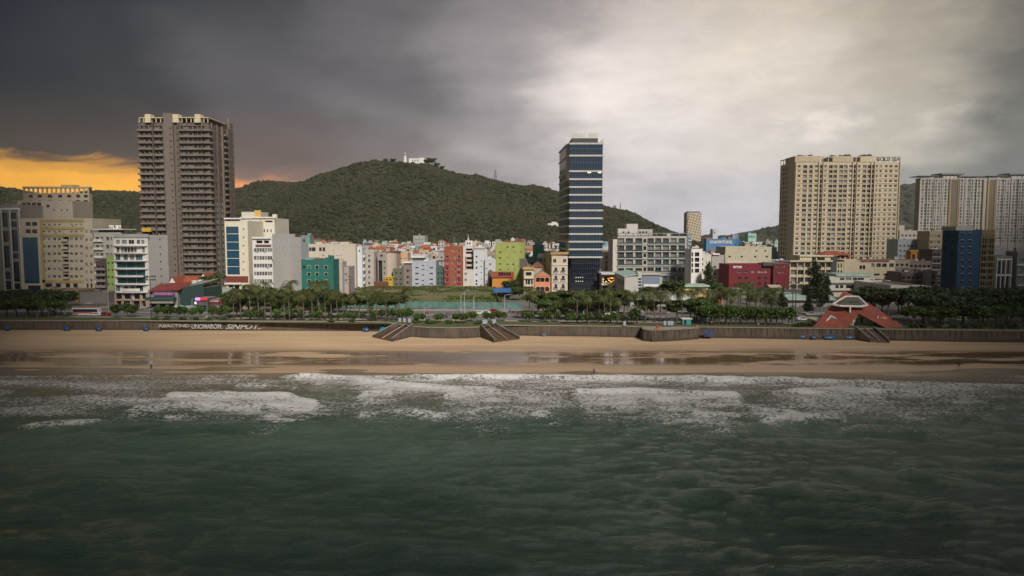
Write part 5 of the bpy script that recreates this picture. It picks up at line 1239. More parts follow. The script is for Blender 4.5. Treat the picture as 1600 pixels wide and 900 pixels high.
# small low houses before the grey hotel
b = Bld('house', 'small yellow house with flat mint roof edge among the trees', 'house', 1070, 1104, 448, 320, paint((.62, .47, .20), .75, .25), dep=10, lm='small yellow house')
b.pgrid([(1077, 2.4), (1081, 2.4), (1092, 2.4), (1096, 2.4)], [455], 2.4, 6, 'plain', .3); b.finish(False, 0); b.ppart('roof_slab', 1066, 1108, 445.5, 447.9, -1.2, 11, GREENR)
for (a0, a1, t_, Y_, rm, lb) in ((1138, 1168, 457, 322, GREENR, 'shed with long mint roof below the crimson building'), (1180, 1232, 457, 330, plain((.09,.09,.09), .8, name='dark_roof'), 'wide shed with dark roof below the crimson building'),
        (1232, 1302, 468, 290, GREENR, 'long open shed with pale green roof left of the red pavilion'), (985, 1020, 467, 292, GREENR, 'low cafe with mint canopy behind the palms'),
        (1020, 1040, 470, 286, paint((.5, .45, .4)), 'low cafe with beige canopy behind the palms'), (1040, 1078, 468, 290, WHITER, 'low cafe with white wave canopy behind the palms'),
        (1206, 1222, 452, 345, paint((.5,.42,.34)), 'small beige hut beside the dark roofed shed')):
    b = Bld('shed', lb, 'shed', a0, a1, t_, Y_, paint((.35, .34, .31)), dep=12); b.pgrid(lsp(a0 + 6, a1 - 6, max(2, int((a1-a0)/12))), [t_ + 14], 8, 9, 'dark', .8); b.par = 0; b.finish(False, 0)
    hw = b.w/2; mb = MB(); mb.quad([(-hw-.6,-1.5,b.h+.1),(hw+.6,-1.5,b.h+.1),(hw+.6,5,b.h+1.9),(-hw-.6,5,b.h+1.9)], rm); mb.quad([(-hw-.6,12,b.h+.1),(hw+.6,12,b.h+.1),(hw+.6,5,b.h+1.9),(-hw-.6,5,b.h+1.9)], rm); mb.quad([(-hw-.6,-1.5,b.h+.1),(hw+.6,-1.5,b.h+.1),(hw+.6,-1.5,b.h-.15),(-hw-.6,-1.5,b.h-.15)], WHITER); mb.build('roof', b.root)
b = Bld('kiosk', 'tiny orange roofed kiosk among the trees left of the green roofed shed', 'kiosk', 1121, 1130, 461, 300, paint((.55,.2,.08)), dep=4); b.pgrid([1125.5], [466], 5, 5, 'dark', .5); b.finish(False, 0); hip(b.root, -b.w/2-.5, b.w/2+.5, -.5, 4.5, b.h+.02, 1.2, ORT)

# right edge
b = Bld('hotel', 'pale terraced hotel with small rooftop room between the tan and white towers', 'hotel', 1404, 1439, 362, 540, paint((.42, .38, .33)), dep=20, lm='pale terraced hotel')
b.pgrid([1410, 1416, 1422, 1428, 1434], lsp(368, 384, 3), 3, 3, 'dark'); b.finish(roofstuff=2); b.ppart('roof_room', 1409, 1418, 352, 361.8, 4, 10, paint((.4,.36,.32)))
b = Bld('apartment_block', 'grey blue block with tiny windows below the pale terraced hotel', 'building', 1402, 1442, 376, 470, paint((.27, .30, .31)), dep=14)
b.pgrid([1407, 1413, 1419, 1425, 1431, 1437], lsp(384, 400, 3), 2.6, 3, 'dark'); b.finish(roofstuff=2); b.ppart('glass_fin', 1443, 1450, 374, 410, .5, 10, glass((.12,.16,.18), .15, 0, 'pale_glass', .5))
b = Bld('apartment_block', 'tan grid block beside the blue netted tower', 'building', 1451, 1471, 363, 455, paint((.36, .29, .20)), dep=14)
b.pgrid([1455, 1461, 1467], lsp(369, 405, 5), 4, 5, 'plain'); b.finish(roofstuff=1)
b = Bld('house', 'orange framed doorway house on a brown rooftop', 'house', 1423, 1432, 392, 420, paint((.50, .22, .04)), dep=6); b.pgrid([1427.5], [401], 5, 8, 'dark'); b.finish(False, 0)
b.ppart('cornice', 1421, 1434, 391, 393, -.6, 3, paint((.5,.24,.05)))
for a0, a1, t_, Y_, c_, lb in ((1398, 1421, 408, 398, (.30,.26,.21), 'brown concrete block left of the orange doorway house'), (1420, 1455, 410, 400, (.19,.15,.13), 'dark brown concrete block below the orange doorway house'),
        (1408, 1454, 428, 372, (.15,.12,.12), 'dark unfinished brick block above the white low wing'), (1454, 1471, 426, 365, (.32,.29,.28), 'striped grey block touching the blue netted tower'), (1456, 1470, 392, 430, (.10,.09,.09), 'dark roof house behind the striped grey block')):
    b = Bld('apartment_block', lb, 'building', a0, a1, t_, Y_, paint(c_, .9, .5), dep=14); b.pgrid(lsp(a0 + 4, a1 - 4, max(2, int((a1-a0)/7))), lsp(t_ + 6, t_ + 36, 4), 4.4, 4, 'dark', .6); b.finish(roofstuff=3)
    for p_ in lsp(t_ + 9.5, t_ + 39.5, 4): b.ppart('floor_band', a0 + .2, a1 - .2, p_ - .7, p_ + .7, -.5, -.02, paint((.34,.31,.29)))
NET = paint((.016, .050, .105), .85, .35)
b = Bld('construction_tower', 'tower wrapped in deep blue safety netting with punched openings', 'tower', 1496, 1531, 360, 330, NET, x2=1471, lm='blue netted tower')
b.pgrid([1503, 1515], lsp(367, 451, 9), 3.4, 3.6, 'dark', .4); b.pgrid([1477, 1487.5], lsp(367, 451, 9), 3.0, 3.6, 'dark', .4, face='L'); b.par = 0; b.finish(False, 0)
rs_ = random.Random(9)
for c in (1503, 1515):
    for r_ in lsp(367, 451, 9):
        u = b.ux(c + .6, r_) - b.w/2; z = b.uz(r_ - 2.4); MB().box(u - .75, u + .75, -.1, -.01, z, z + .22, paint((.33,.29,.20))).build('window_head', b.root)
b.ppart('core_head', 1500, 1528, 353.5, 359.9, 3, 14, paint((.3,.29,.27)))
b = Bld('unfinished_building', 'bare concrete frame with scaffolding beside the blue netted tower', 'tower', 1532, 1553.5, 359, 332, paint((.17, .14, .09), .9, .5), dep=16, lm='bare concrete frame')
for r_ in lsp(376, 452, 9): b.win('F', .4, b.w/2 - .2, b.uz(r_ + 3.3), b.uz(r_ - 3.3), 'dark', 3); b.win('F', b.w/2 + .2, b.w - .4, b.uz(r_ + 3.3), b.uz(r_ - 3.3), 'dark', 3)
b.par = 0; b.finish(False, 0); b.ppart('base_slab', 1530, 1552, 459, 462, -1.4, -.02, fr)
for i in range(6): b.ppart('scaffold_pole', 1533 + 3.8*i, 1533.4 + 3.8*i, 362, 472, -1.0, -.85, plain((.30,.26,.12), .5, name='scaffold_yellow'))
for r_ in lsp(366, 462, 10): b.ppart('scaffold_deck', 1532.5, 1553, r_, r_ + .5, -1.1, -.84, plain((.22,.19,.11), .7, name='scaffold_deck'))
GT = paint((.20, .20, .19), .85, .4)
b = Bld('apartment_block', 'dark grey block with tall framed glazing at right edge', 'building', 1554, 1581, 400, 338, GT, dep=16, lm='dark framed block')
for c in (1561, 1567.5, 1575): b.win('F', b.ux(c) - .75, b.ux(c) + .75, b.uz(428), b.uz(408), 'glassd', .4); b.win('F', b.ux(c) - .75, b.ux(c) + .75, b.uz(466), b.uz(432), 'glassd', .4)
b.finish(False, 1); b.ppart('frame', 1557, 1581, 429, 431, -.5, -.02, fr); b.ppart('frame', 1557, 1581, 404.5, 406, -.5, -.02, fr)
for c in (1557.5, 1564.3, 1571.2, 1580): b.ppart('frame', c - .5, c + .5, 406.2, 470, -.5, -.02, fr)
b.ppart('tank_house', 1560, 1578, 383, 399, 3, 10, paint((.33,.33,.33)))
b = Bld('apartment_block', 'dim grey balcony block cut off by the right edge', 'building', 1589, 1640, 396, 336, paint((.24, .25, .26), .85, .4), dep=16)
b.pgrid([1598, 1612, 1628], lsp(407, 455, 4), 10, 8, 'teal', .6); b.pgrid([1598, 1612, 1628], [466], 9, 5, 'dark', .6); b.finish(True, 2)
for r_ in lsp(413, 461, 4): b.ppart('floor_band', 1588, 1640, r_, r_ + 1.6, -.9, -.02, fr)
# far white towers
for i, (a0, a1, lb) in enumerate(((1437, 1541, 'far white tower block with tan vertical strips, fully visible'), (1543, 1660, 'far white tower block cut off by the right edge'))):
    b = Bld('apartment_tower', lb, 'tower', a0, a1, 278, 790, paint((.34, .325, .29)), dep=10, pym=320, lm='far white tower' if i == 0 else None, x2=None)
    hw = b.w/2; k = 790 / F; U = lambda p_: b.ux(p_, 320)
    segs = [(a0 + 1, a0 + 46), (a0 + 62, a0 + 98)] if i == 0 else [(a0 + 14, a0 + 60), (a0 + 74, a0 + 116)]
    zr = [b.h - 4.0 - 3.35 * j for j in range(28)]
    for z in zr:
        if z < 20: break
        for s0, s1 in segs:
            n_ = int((s1 - s0) / 4.6)
            for j in range(n_):
                c = s0 + 2.6 + (s1 - s0 - 4) * j / (n_ - 1); b.win('F', U(c) - 1.05, U(c) + 1.05, z - .1, z + 2.1, 'bare', .4)
        gp = (a0 + 48, a0 + 60) if i == 0 else (a0 + 2, a0 + 12)
        b.win('F', U(gp[0] + 1), U(gp[0] + 4.5), z, z + 2.2, 'dark', 1.2); b.win('F', U(gp[1] - 4.5), U(gp[1] - 1), z, z + 2.2, 'dark', 1.2)
    b.finish(False, 0)
    OC = paint((.30, .225, .13)); gp = (a0 + 46.5, a0 + 48, a0 + 60, a0 + 61.5) if i == 0 else (a0 + .5, a0 + 1.8, a0 + 12, a0 + 13.4)
    for q in gp: b.ppart('tan_strip', q, q + 1.2, 280, 405, -.9, -.02, OC)
    q = a1 - 5 if i == 0 else a1 - 3
    b.ppart('tan_strip', q, q + 1.4, 282, 405, -1.2, -.02, OC); b.ppart('tan_strip', a0 - .2, a0 + .8, 282, 405, -1.2, -.02, OC)
    dk = paint((.22,.21,.19))
    b.ppart('recess_panel', gp[0] + 1.6, gp[3] - .6, 281, 405, -.25, -.02, paint((.15,.125,.09)))
    for s0, s1 in segs:
        for q_ in lsp(s0, s1, 5)[:-1]: b.ppart('pier', q_, q_ + .8, 279, 405, -.9, -.03, paint((.42,.41,.38)))
    b.ppart('roof_canopy', a0, a0 + 30, 274.4, 275.4, -1, 20, dk); b.ppart('roof_canopy', a0 + 34, a0 + 70, 270.5, 273, -1, 20, dk); b.ppart('roof_canopy', a0 + 60, a1 - 2, 274.6, 276, -1.2, 20, dk)
    for q in lsp(a0 + 1, a1 - 3, 16): b.ppart('roof_post', q, q + .7, 275.6, 277.9, -.5, 0, dk)
    b.ppart('plant_room', a0 + 38, a0 + 66, 273.2, 277.9, 1, 18, PALE)
# ---- red roofed beach pavilion
def pavilion():
    t = thing('beach_pavilion', 'sprawling beach pavilion with steep red tiled roof and white skylight', 'pavilion', (*atY(1340, 500, 230).xy, G)); O = t.location
    LAND.append((1342, 'red roofed pavilion'))
    def p(px, py, Y): return tuple(atY(px, py, Y - 10) - O)
    def g(px, Y, z=0.0): q = atZ(px, 500, G); return (atY(px, 500, Y).x - O.x, Y - O.y, z)
    A = p(1319, 454, 256)
    L = p(1270, 511, 236); BL = p(1290, 498, 272); C1 = p(1324, 512.5, 233); N = p(1342, 490, 240); C2 = p(1384, 512.5, 233.5); Rr = p(1418, 513.5, 236); BR = p(1395, 500, 272); Q = p(1358, 474, 252)
    mb = MB()
    RT = tiles((.33, .085, .055), 'pavilion_tiles', 2.2)
    for q in ((L, C1, N, A), (A, N, Q), (N, C2, Rr, Q), (A, Q, BR, BL), (L, A, BL), (Q, Rr, BR)): mb.quad(q, RT)
    for q in ((L, C1), (C2, Rr)): mb.quad([q[0], q[1], (q[1][0], q[1][1], q[1][2]-.35), (q[0][0], q[0][1], q[0][2]-.35)], plain((.25,.05,.035), .7, name='eave_red'))
    mb.build('roof', t)
    cw_ = paint((.60, .53, .34))
    mb = MB(); x0, x1 = p(1282, 505, 242)[0], p(1408, 505, 242)[0]
    mb.box(x0, x1, 2.5, 14, -.1, 1.1, cw_); xa, xb = p(1322, 505, 240)[0], p(1386, 505, 240)[0]
    mb.box(xa, xb, .4, 12, 1.11, 2.6, cw_); mb.build('wall', t)
    mb = MB(); x = N[0]; mb.extr([(xa+.4, 0), (xb-.4, 0), (x + 1.5, N[2]-.5), (x-1, N[2]-.4)], 1.0, 1.3, cw_); mb.build('gable_wall', t)
    for xx, ww in ((x + .6, 1.4), (x - 3.1, .9), (x + 6.4, 1.2)): MB().box(xx - ww, xx + ww*.6, .1, .38, 0, 2.6, DARK).build('doorway', t)
    MB().box(x + 2.4, x + 5.2, .05, .38, 0, 2.4, plain((.42,.46,.34), .6, name='pale_screen')).build('screen', t)
    for xx in (x-2.0, x+6.1): MB().tube([(xx, -.3, 0), (xx, -.3, 3.2)], .22, fr, 8).build('column', t)
    # skylight terrace
    a, b2, c, d = p(1301, 476, 243), p(1321, 463.5, 249), p(1341, 463.5, 249), p(1355, 477, 243); e1 = p(1312, 478, 241.5); e2 = p(1344, 479, 241.5)
    mb = MB()
    for q0, q1 in ((a, b2), (b2, c), (c, d), (d, e2), (e2, e1), (e1, a)): mb.tube([q0, q1], .34, fr, 6)
    mb.build('terrace_rim', t)
    MB().quad([a, b2, c, d, e2, e1], plain((.10,.10,.075), .9, name='terrace_floor')).build('terrace_floor', t)
    lo = p(1328, 489, 241); MB().tube([p(1328.5, 479, 241.6), lo], .3, fr, 6).build('terrace_post', t)
    mb = MB(); rr_ = random.Random(2)
    for i in range(12): q = Vector(a).lerp(Vector(d), rr_.uniform(.2, .8)); mb.tube([(q[0], q[1]+1.5, q[2]+.2), (q[0]+.2, q[1]+1.5, q[2]+1.1)], [.5, .15], plain((.05,.07,.03), .8, name='potted_green'), 5)
    tag(mb.build('terrace_plants', t), kind='stuff')
    for (l_, ap, r_, Y_) in (((1288,506), (1298.5,493.5), (1316,504.5), 238), ((1385,509), (1393,501), (1402,507), 239)):
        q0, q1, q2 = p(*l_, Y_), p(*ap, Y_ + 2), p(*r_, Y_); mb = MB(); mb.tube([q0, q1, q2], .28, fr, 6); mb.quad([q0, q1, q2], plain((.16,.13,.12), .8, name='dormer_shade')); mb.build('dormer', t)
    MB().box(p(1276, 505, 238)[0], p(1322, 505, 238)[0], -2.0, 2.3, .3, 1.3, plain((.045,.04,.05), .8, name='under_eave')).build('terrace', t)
pavilion()

# ================================================================== dense town behind
def ground_h(X, Y): return max(G, float(hill_z(X, Y))) if Y > 655 else G
PAL = [((.66,.63,.60), 'white'), ((.62,.58,.54), 'off white'), ((.52,.49,.45), 'pale grey'), ((.40,.38,.37), 'grey'), ((.60,.50,.36), 'cream'), ((.64,.62,.61), 'white'), ((.55,.40,.27), 'peach'),
       ((.28,.42,.48), 'pale blue'), ((.34,.48,.38), 'mint green'), ((.66,.64,.62), 'white'), ((.36,.30,.26), 'brown'), ((.46,.44,.46), 'lavender grey')]
def near(px): return min(LAND, key=lambda q: abs(q[0] - px))[1]
town_n = 0
def town_house(px, wpx, Y, pyt, rnd):
    global town_n
    z0 = ground_h(atY(px, 385, Y).x, Y)
    c, cn = rnd.choice(PAL); k = Y / F; w_ = wpx * k; X = atY(px, 395, Y).x
    h = atY(px, pyt, Y).z - z0
    if h < 5: h = rnd.uniform(5.5, 8); pyt = 0
    d = rnd.uniform(8, 13); wall = paint(c, .85, .35)
    roof = rnd.choices(['flat', 'gable', 'hip', 'terrace'], [.42, .18, .16, .24])[0]
    rn = {'flat': 'flat-roofed', 'gable': 'gabled', 'hip': 'hip-roofed', 'terrace': 'terraced'}[roof]
    size = 'tall' if h > 15 else 'small' if w_ < 6.5 else 'squat' if h < 9 else 'medium'
    where = 'near' if Y < 520 else 'well' if Y < 690 else 'far'
    t = thing('house', f'{size} {cn} {rn} house {where} behind {near(px)}', 'house', (X, Y, z0), rnd.uniform(-.12, .12), 'houses of the dense town behind the seafront')
    hw = w_ / 2; h1 = h - (2.6 if roof == 'terrace' else 1.8 if roof != 'flat' else .6)
    mb = MB().box(-hw, hw, 0, d, 0, h1, wall); 
    if roof in ('flat', 'terrace'):
        mb.box(-hw-.05, hw+.05, -.05, .12, h1+.002, h1+.7, wall); mb.box(-hw-.05, -hw+.12, .121, d, h1+.002, h1+.7, wall); mb.box(hw-.12, hw+.05, .121, d, h1+.002, h1+.7, wall)
    mb.build('wall', t)
    if roof == 'terrace': MB().box(-hw+.8, hw*.5, 2, 6, h1+.003, h1+2.4, wall).build('roof_room', t); MB().box(-hw+.4, hw*.6, 1.4, 6.4, h1+2.41, h1+2.6, WHITER).build('roof_slab', t)
    rm = rnd.choice([REDT, ORT, BROWNT, tiles((.42,.13,.07)), WHITER, GREENR])
    if roof == 'hip': hip(t, -hw-.4, hw+.4, -.4, d+.4, h1+.01, 2.0, rm)
    if roof == 'gable':
        m2 = MB(); m2.quad([(-hw-.3,-.4,h1),(hw+.3,-.4,h1),(hw+.3,d/2,h1+2.2),(-hw-.3,d/2,h1+2.2)], rm); m2.quad([(-hw-.3,d+.4,h1),(hw+.3,d+.4,h1),(hw+.3,d/2,h1+2.2),(-hw-.3,d/2,h1+2.2)], rm)
        m2.quad([(-hw,0,h1-.01),(-hw,d,h1-.01),(-hw,d/2,h1+2.1)], wall); m2.quad([(hw,0,h1-.01),(hw,d,h1-.01),(hw,d/2,h1+2.1)], wall); m2.build('roof', t)
    if rnd.random() < .55 and roof in ('flat', 'terrace'): water_tank(t, rnd.uniform(-hw*.3, hw*.6), rnd.uniform(6.6, d-1.2), h1+.01, 1.3)
    if rnd.random() < .8:
        nf_ = min(4, int(h1 / 3.3)); nc = 2 if w_ > 5.5 else 1; ww = rnd.choice([1.2, 1.5, 2.0]); kd = rnd.choice(['dark', 'plain', 'bare'])
        for i in range(nf_):
            for j in range(nc):
                if rnd.random() < .15: continue
                o = link('window', window_mesh(ww, 1.6, kd), t); o.location = (-hw + w_ * (j + .5 + rnd.uniform(-.05, .05)) / nc, -.02, h1 - 3.3 * (i + 1) + .9)
        if rnd.random() < .5: MB().box(-hw, hw, -1.0, -.06, h1 - 3.5, h1 - 3.3, wall).build('balcony', t)
    town_n += 1
rnd = random.Random(12)
for Y, lo, hi, p0, p1, wm in ((425, 394, 404, 560, 870, 17), (455, 388, 399, 470, 880, 16), (490, 386, 396, 465, 884, 15), (540, 383, 393, 465, 884, 14), (600, 381, 390, 465, 884, 13), (670, 379, 388, 465, 884, 12.5), (745, 377, 386, 470, 884, 11.5), (830, 374, 383, 475, 884, 11),
        (455, 392, 405, 941, 966, 12), (520, 386, 397, 941, 966, 11), (620, 378, 390, 941, 968, 10), (740, 374, 386, 941, 968, 9),
        (460, 396, 402, 1098, 1135, 12), (540, 385, 394, 1158, 1220, 13), (620, 381, 390, 1096, 1220, 12), (720, 378, 386, 1098, 1220, 11), (840, 375, 382, 1098, 1220, 10), (500, 388, 398, 1098, 1140, 12), (680, 376, 386, 1160, 1220, 9),
        (470, 400, 412, 1200, 1222, 11), (440, 412, 425, 1405, 1470, 12), (500, 372, 384, 148, 222, 15), (560, 372, 384, 430, 470, 13)):
    px = p0 + rnd.uniform(0, 5)
    while px < p1:
        wv_ = wm * rnd.uniform(.6, 1.25)
        if rnd.random() < .88: town_house(px + wv_ / 2, wv_ * .94, Y + rnd.uniform(-10, 10), rnd.uniform(lo, hi), rnd)
        px += wv_ * rnd.uniform(1.0, 1.2)
# the taller grey block standing above the roofs, and hillside villas
b = Bld('apartment_block', 'plain grey concrete block standing above the town roofs', 'building', 646, 664, 368, 700, paint((.36,.35,.35)), x2=669, dep=14, z0=ground_h(-90, 700)); b.pgrid([650, 655, 660], [374, 380, 386], 1.6, 1.6, 'dark'); b.finish(False, 1)
for (a0, a1, t_, Y_, c_, lb, rm) in ((856, 872, 350, 960, (.68,.66,.64), 'white villa on the lower hillside left of the glass tower', None), (826, 836, 349, 1000, (.5,.35,.28), 'small red roofed villa on the hillside', REDT), (474, 486, 352, 960, (.45,.42,.36), 'small pale hillside house right of the cream hotel', None),
        (1113, 1121, 359, 900, (.5,.52,.55), 'pale stair tower on the skyline left of the tan tower', None), (1168, 1181, 366, 800, (.3,.5,.45), 'faint teal block on the skyline below the small distant hill', None)):
    X = atY((a0+a1)/2, t_, Y_).x; z_ = ground_h(X, Y_) - 1
    b = Bld('villa', lb, 'house', a0, a1, t_, Y_, paint(c_), dep=12, z0=z_); b.pgrid(lsp(a0+3, a1-3, 3), [t_ + 4], 2, 2.4, 'dark'); b.finish(rm is None, 1 if rm is None else 0)
    if rm: hip(b.root, -b.w/2-.8, b.w/2+.8, -.8, 12.8, b.h+.01, 3, rm)
    if a0 == 856: b.ppart('upper_floor', 862, 870, 346.5, 349, 1, 7, b.wall)
# hilltop
def hill_at(px, dY=0):
    X = atY(px, 255, RY).x; return X, RY + dY, float(hill_z(X, RY + dY))
X, Y, z = hill_at(633); z += 5
t = thing('lighthouse', 'small white lighthouse on top of the hill', 'lighthouse', (X, Y, z))
MB().tube([(0,0,-2),(0,0,9),(0,0,11)], [3.2, 2.4, 2.3], fr, 12).build('tower', t); MB().tube([(0,0,11),(0,0,11.8)], 3.3, fr, 12).build('gallery', t)
MB().tube([(0,0,11.81),(0,0,14)], 1.5, GLD, 10).build('lantern', t); MB().tube([(0,0,14.01),(0,0,15.2),(0,0,16.5)], [1.9, .9, .15], fr, 10).build('dome', t)
b = Bld('signal_station', 'long white station building on the hilltop beside the lighthouse', 'building', 640, 664, 247.5, RY - 6, fr, z0=z - 9, dep=12); b.pgrid([645, 648.5, 652, 655.5, 660], [251], 1.4, 3, 'dark'); b.finish(False, 0); b.ppart('side_block', 655, 663, 246.5, 255, -2, -.02, fr)
for px, hgt, lb, bw in ((774, 16, 'lattice radio mast on the right shoulder of the hill', 4.5), (970, 12, 'thin radio mast on the low right slope beside the glass tower', 1.0), (1426, 0, None, 0)):
    if not lb: continue
    X, Y, z = hill_at(px); t = thing('radio_mast', lb, 'mast', (X, Y, z)); mb = MB(); hh = hgt + 4
    for sx_ in (-1, 1):
        for sy_ in (-1, 1): mb.tube([(sx_*bw/2, sy_*bw/2, -2), (sx_*bw*.2, sy_*bw*.2, hh)], .35, DKFR, 4)
    for i in range(6):
        a = bw/2*(1-.6*i/6); zz = hh*i/6; mb.tube([(-a, -a, zz), (a*.85, -a*.85, zz + hh/6)], .22, DKFR, 4); mb.tube([(a, -a, zz), (-a*.85, -a*.85, zz + hh/6)], .22, DKFR, 4)
    mb.build('lattice', t); MB().tube([(0,0,hh),(0,0,hh+3)], .2, DKFR, 4).build('antenna', t)
X, Y, z = hill_at(961); t = thing('monument', 'stubby tower on the low right ridge', 'tower', (X, Y, z)); MB().box(-3, 3, -3, 3, -2, 7, CONC).build('wall', t); MB().box(-2, 2, -2, 2, 7.01, 9, CONC).build('lantern', t)

# ================================================================== SEA WALL, STAIRS
def wall_mat():
    m, n, p, o = mat_new('old_sea_wall')
    geo = n.new('ShaderNodeNewGeometry').outputs['Position']
    st = n.noise(n.mapping(geo, (1.1, .4, .10)), 1.2, 5, .65); bl = n.noise(geo, .18, 5, .6)
    c = n.mix(n.step(bl, .35, .7), (.130, .100, .078), (.082, .064, .050))
    c = n.mix(n.math('MULTIPLY', n.step(st, .45, .68), .75), c, (.035, .026, .02))
    sepx = n.new('ShaderNodeSeparateXYZ'); n.l.new(geo, sepx.inputs[0])
    c = n.mix(n.step(sepx.outputs[2], 1.0, 1.9, .7, 0), c, (.05, .038, .026))
    n.l.new(c, p.inputs['Base Color']); p.inputs['Roughness'].default_value = .92
    bp = n.new('ShaderNodeBump'); bp.inputs['Strength'].default_value = .5; n.l.new(n.noise(geo, 1.5, 5), bp.inputs['Height']); n.l.new(bp.outputs[0], p.inputs['Normal'])
    return m
SW = wall_mat(); COPE = paint((.32, .27, .21), .9, .5, name='coping')
def wall_run(name, label, pts, post=None, th=1.0, top=G + .12):
    """pts: world XY polyline seen from the sea, left to right"""
    t = thing(name, label, 'wall', (pts[0][0], pts[0][1], 0)); ox, oy = pts[0]
    mb = MB(); cp = MB(); ps = MB()
    for i in range(len(pts) - 1):
        a = Vector((pts[i][0]-ox, pts[i][1]-oy)); c = Vector((pts[i+1][0]-ox, pts[i+1][1]-oy)); d = (c-a).normalized(); nn = Vector((-d.y, d.x))
        bt = .55
        mb.quad([(a.x-nn.x*bt, a.y-nn.y*bt, -.5), (c.x-nn.x*bt, c.y-nn.y*bt, -.5), (c.x, c.y, top), (a.x, a.y, top)], SW)
        mb.quad([(a.x, a.y, top), (c.x, c.y, top), (c.x+nn.x*th, c.y+nn.y*th, top), (a.x+nn.x*th, a.y+nn.y*th, top)], SW)
        mb.quad([(a.x+nn.x*th, a.y+nn.y*th, -.5), (c.x+nn.x*th, c.y+nn.y*th, -.5), (c.x+nn.x*th, c.y+nn.y*th, top), (a.x+nn.x*th, a.y+nn.y*th, top)], SW)
        q = [a - nn*.18, c - nn*.18, c + nn*(th+.1), a + nn*(th+.1)]
        cp.prism([tuple(v) for v in q], top + .002, top + .18, COPE)
        if post:
            k = max(1, int((c-a).length / post))
            for j in range(k): v = a + d * (c-a).length * (j+.5)/k; ps.prism([(v.x-.14, v.y-.28), (v.x+.14, v.y-.28), (v.x+.14, v.y-.02), (v.x-.14, v.y-.02)], .6, top - .1, SW)
    mb.build('wall', t); cp.build('coping', t)
    if post: tag(ps.build('ribs', t), kind='stuff')
    return t
def xy(px, py): q = atZ(px, py, G); return (q.x, q.y)
left_wall = wall_run('sea_wall', 'long stained sea wall with white graffiti left of the first stairs', [(-700, Yw(-700)), (-420, Yw(-420)), (-300, Yw(-300)), xy(0, 502), xy(200, 502), xy(400, 503), xy(560, 503.5), xy(600, 504.5), xy(626, 508)], 3.4)
wall_run('sea_wall', 'curved stained sea wall bulging between the two concrete stairs', [xy(640, 511), xy(665, 512.5), xy(700, 513.3), xy(730, 513), xy(755, 511.5)], None)
wall_run('sea_wall', 'low sea wall between second stairs and the projecting bastion', [xy(772, 509.5), xy(800, 509.3), xy(860, 510), xy(930, 510.5), xy(1000, 511.5), xy(1006, 511.3)], None)
wall_run('sea_wall', 'rounded bastion of the sea wall projecting onto the beach', [xy(1003, 510), xy(1002.5, 513), xy(1006, 516), xy(1018, 517.2), xy(1040, 516.5), xy(1070, 515), xy(1091, 513.6), xy(1091.5, 510)], 1.2, th=.8)
right_wall = wall_run('sea_wall', 'long ribbed sea wall running right from the bastion to the frame edge', [xy(1092, 512), xy(1160, 512.8), xy(1240, 513.8), xy(1340, 515), xy(1420, 516), xy(1500, 517), xy(1600, 518), (300, 207.5), (420, 198.5), (700, Yw(700))], 1.7)
# fill of the ground behind the bulge and the bastion
for pts in ([xy(640, 511), xy(665, 512.5), xy(700, 513.3), xy(730, 513), xy(755, 511.5), xy(772, 509), xy(772, 506), xy(626, 505)], [xy(1003, 511), xy(1006, 516), xy(1018, 517.2), xy(1040, 516.5), xy(1070, 515), xy(1091, 513.6), xy(1092, 508), xy(1003, 508)], [xy(1092, 512), xy(1240, 513.8), xy(1420, 516), xy(1600, 518), (300, 207.5), (300, 212), xy(1600, 514), xy(1092, 508)], [xy(772, 509.5), xy(860, 510), xy(1003, 511.4), xy(1003, 507), xy(772, 506)]):
    mb = MB(); mb.quad([(p_[0], p_[1], G + .10) for p_ in pts], LAWN if pts[0][0] < 0 else PAVE); tag(mb.build('terrace_ground'), kind='structure')
# graffiti on the left wall
GR = plain((.36, .36, .33), .8, name='graffiti_white', var=.4, scale=3); 
def graffiti(parent, txt, px0, px1, py0, py1, sh=0):
    a = xy(px0, 503); c = xy(px1, 503); mx = ((a[0]+c[0])/2, (a[1]+c[1])/2); k = a[1] / F
    o = sign(parent, txt, 0, 0, 0, (c[0]-a[0]), (py1-py0)*k, GR, .03, sh)
    o.name = 'graffiti'; o.location = (mx[0]-parent.location.x, mx[1]-.55-parent.location.y, atY((px0+px1)/2, py1, mx[1]-.5).z); o.rotation_euler = (R(-8), 0, 0)
    return o
graffiti(left_wall, 'ABACTIND', 248, 297, 506.5, 511.5); graffiti(left_wall, 'UNOMAROM.', 300, 348, 506, 514); graffiti(left_wall, 'SiNPOT..', 353, 409, 506, 514.5, .4)
o = graffiti(right_wall, 'AVNOEROM', 1546, 1592, 522, 528); o.location.y = 213.9 - right_wall.location.y; o.location.x = atY(1569, 525, 213.9).x - right_wall.location.x
o = link('mural', MB().box(-1.6, 1.6, -.05, .05, 0, 2.2, plain((.05, .06, .16), .7, name='mural_blue', var=.6, scale=.8)).mesh('mural'), right_wall); q = atY(1108, 525, 222.2); o.location = (q.x - right_wall.location.x, q.y - right_wall.location.y, 1.5)

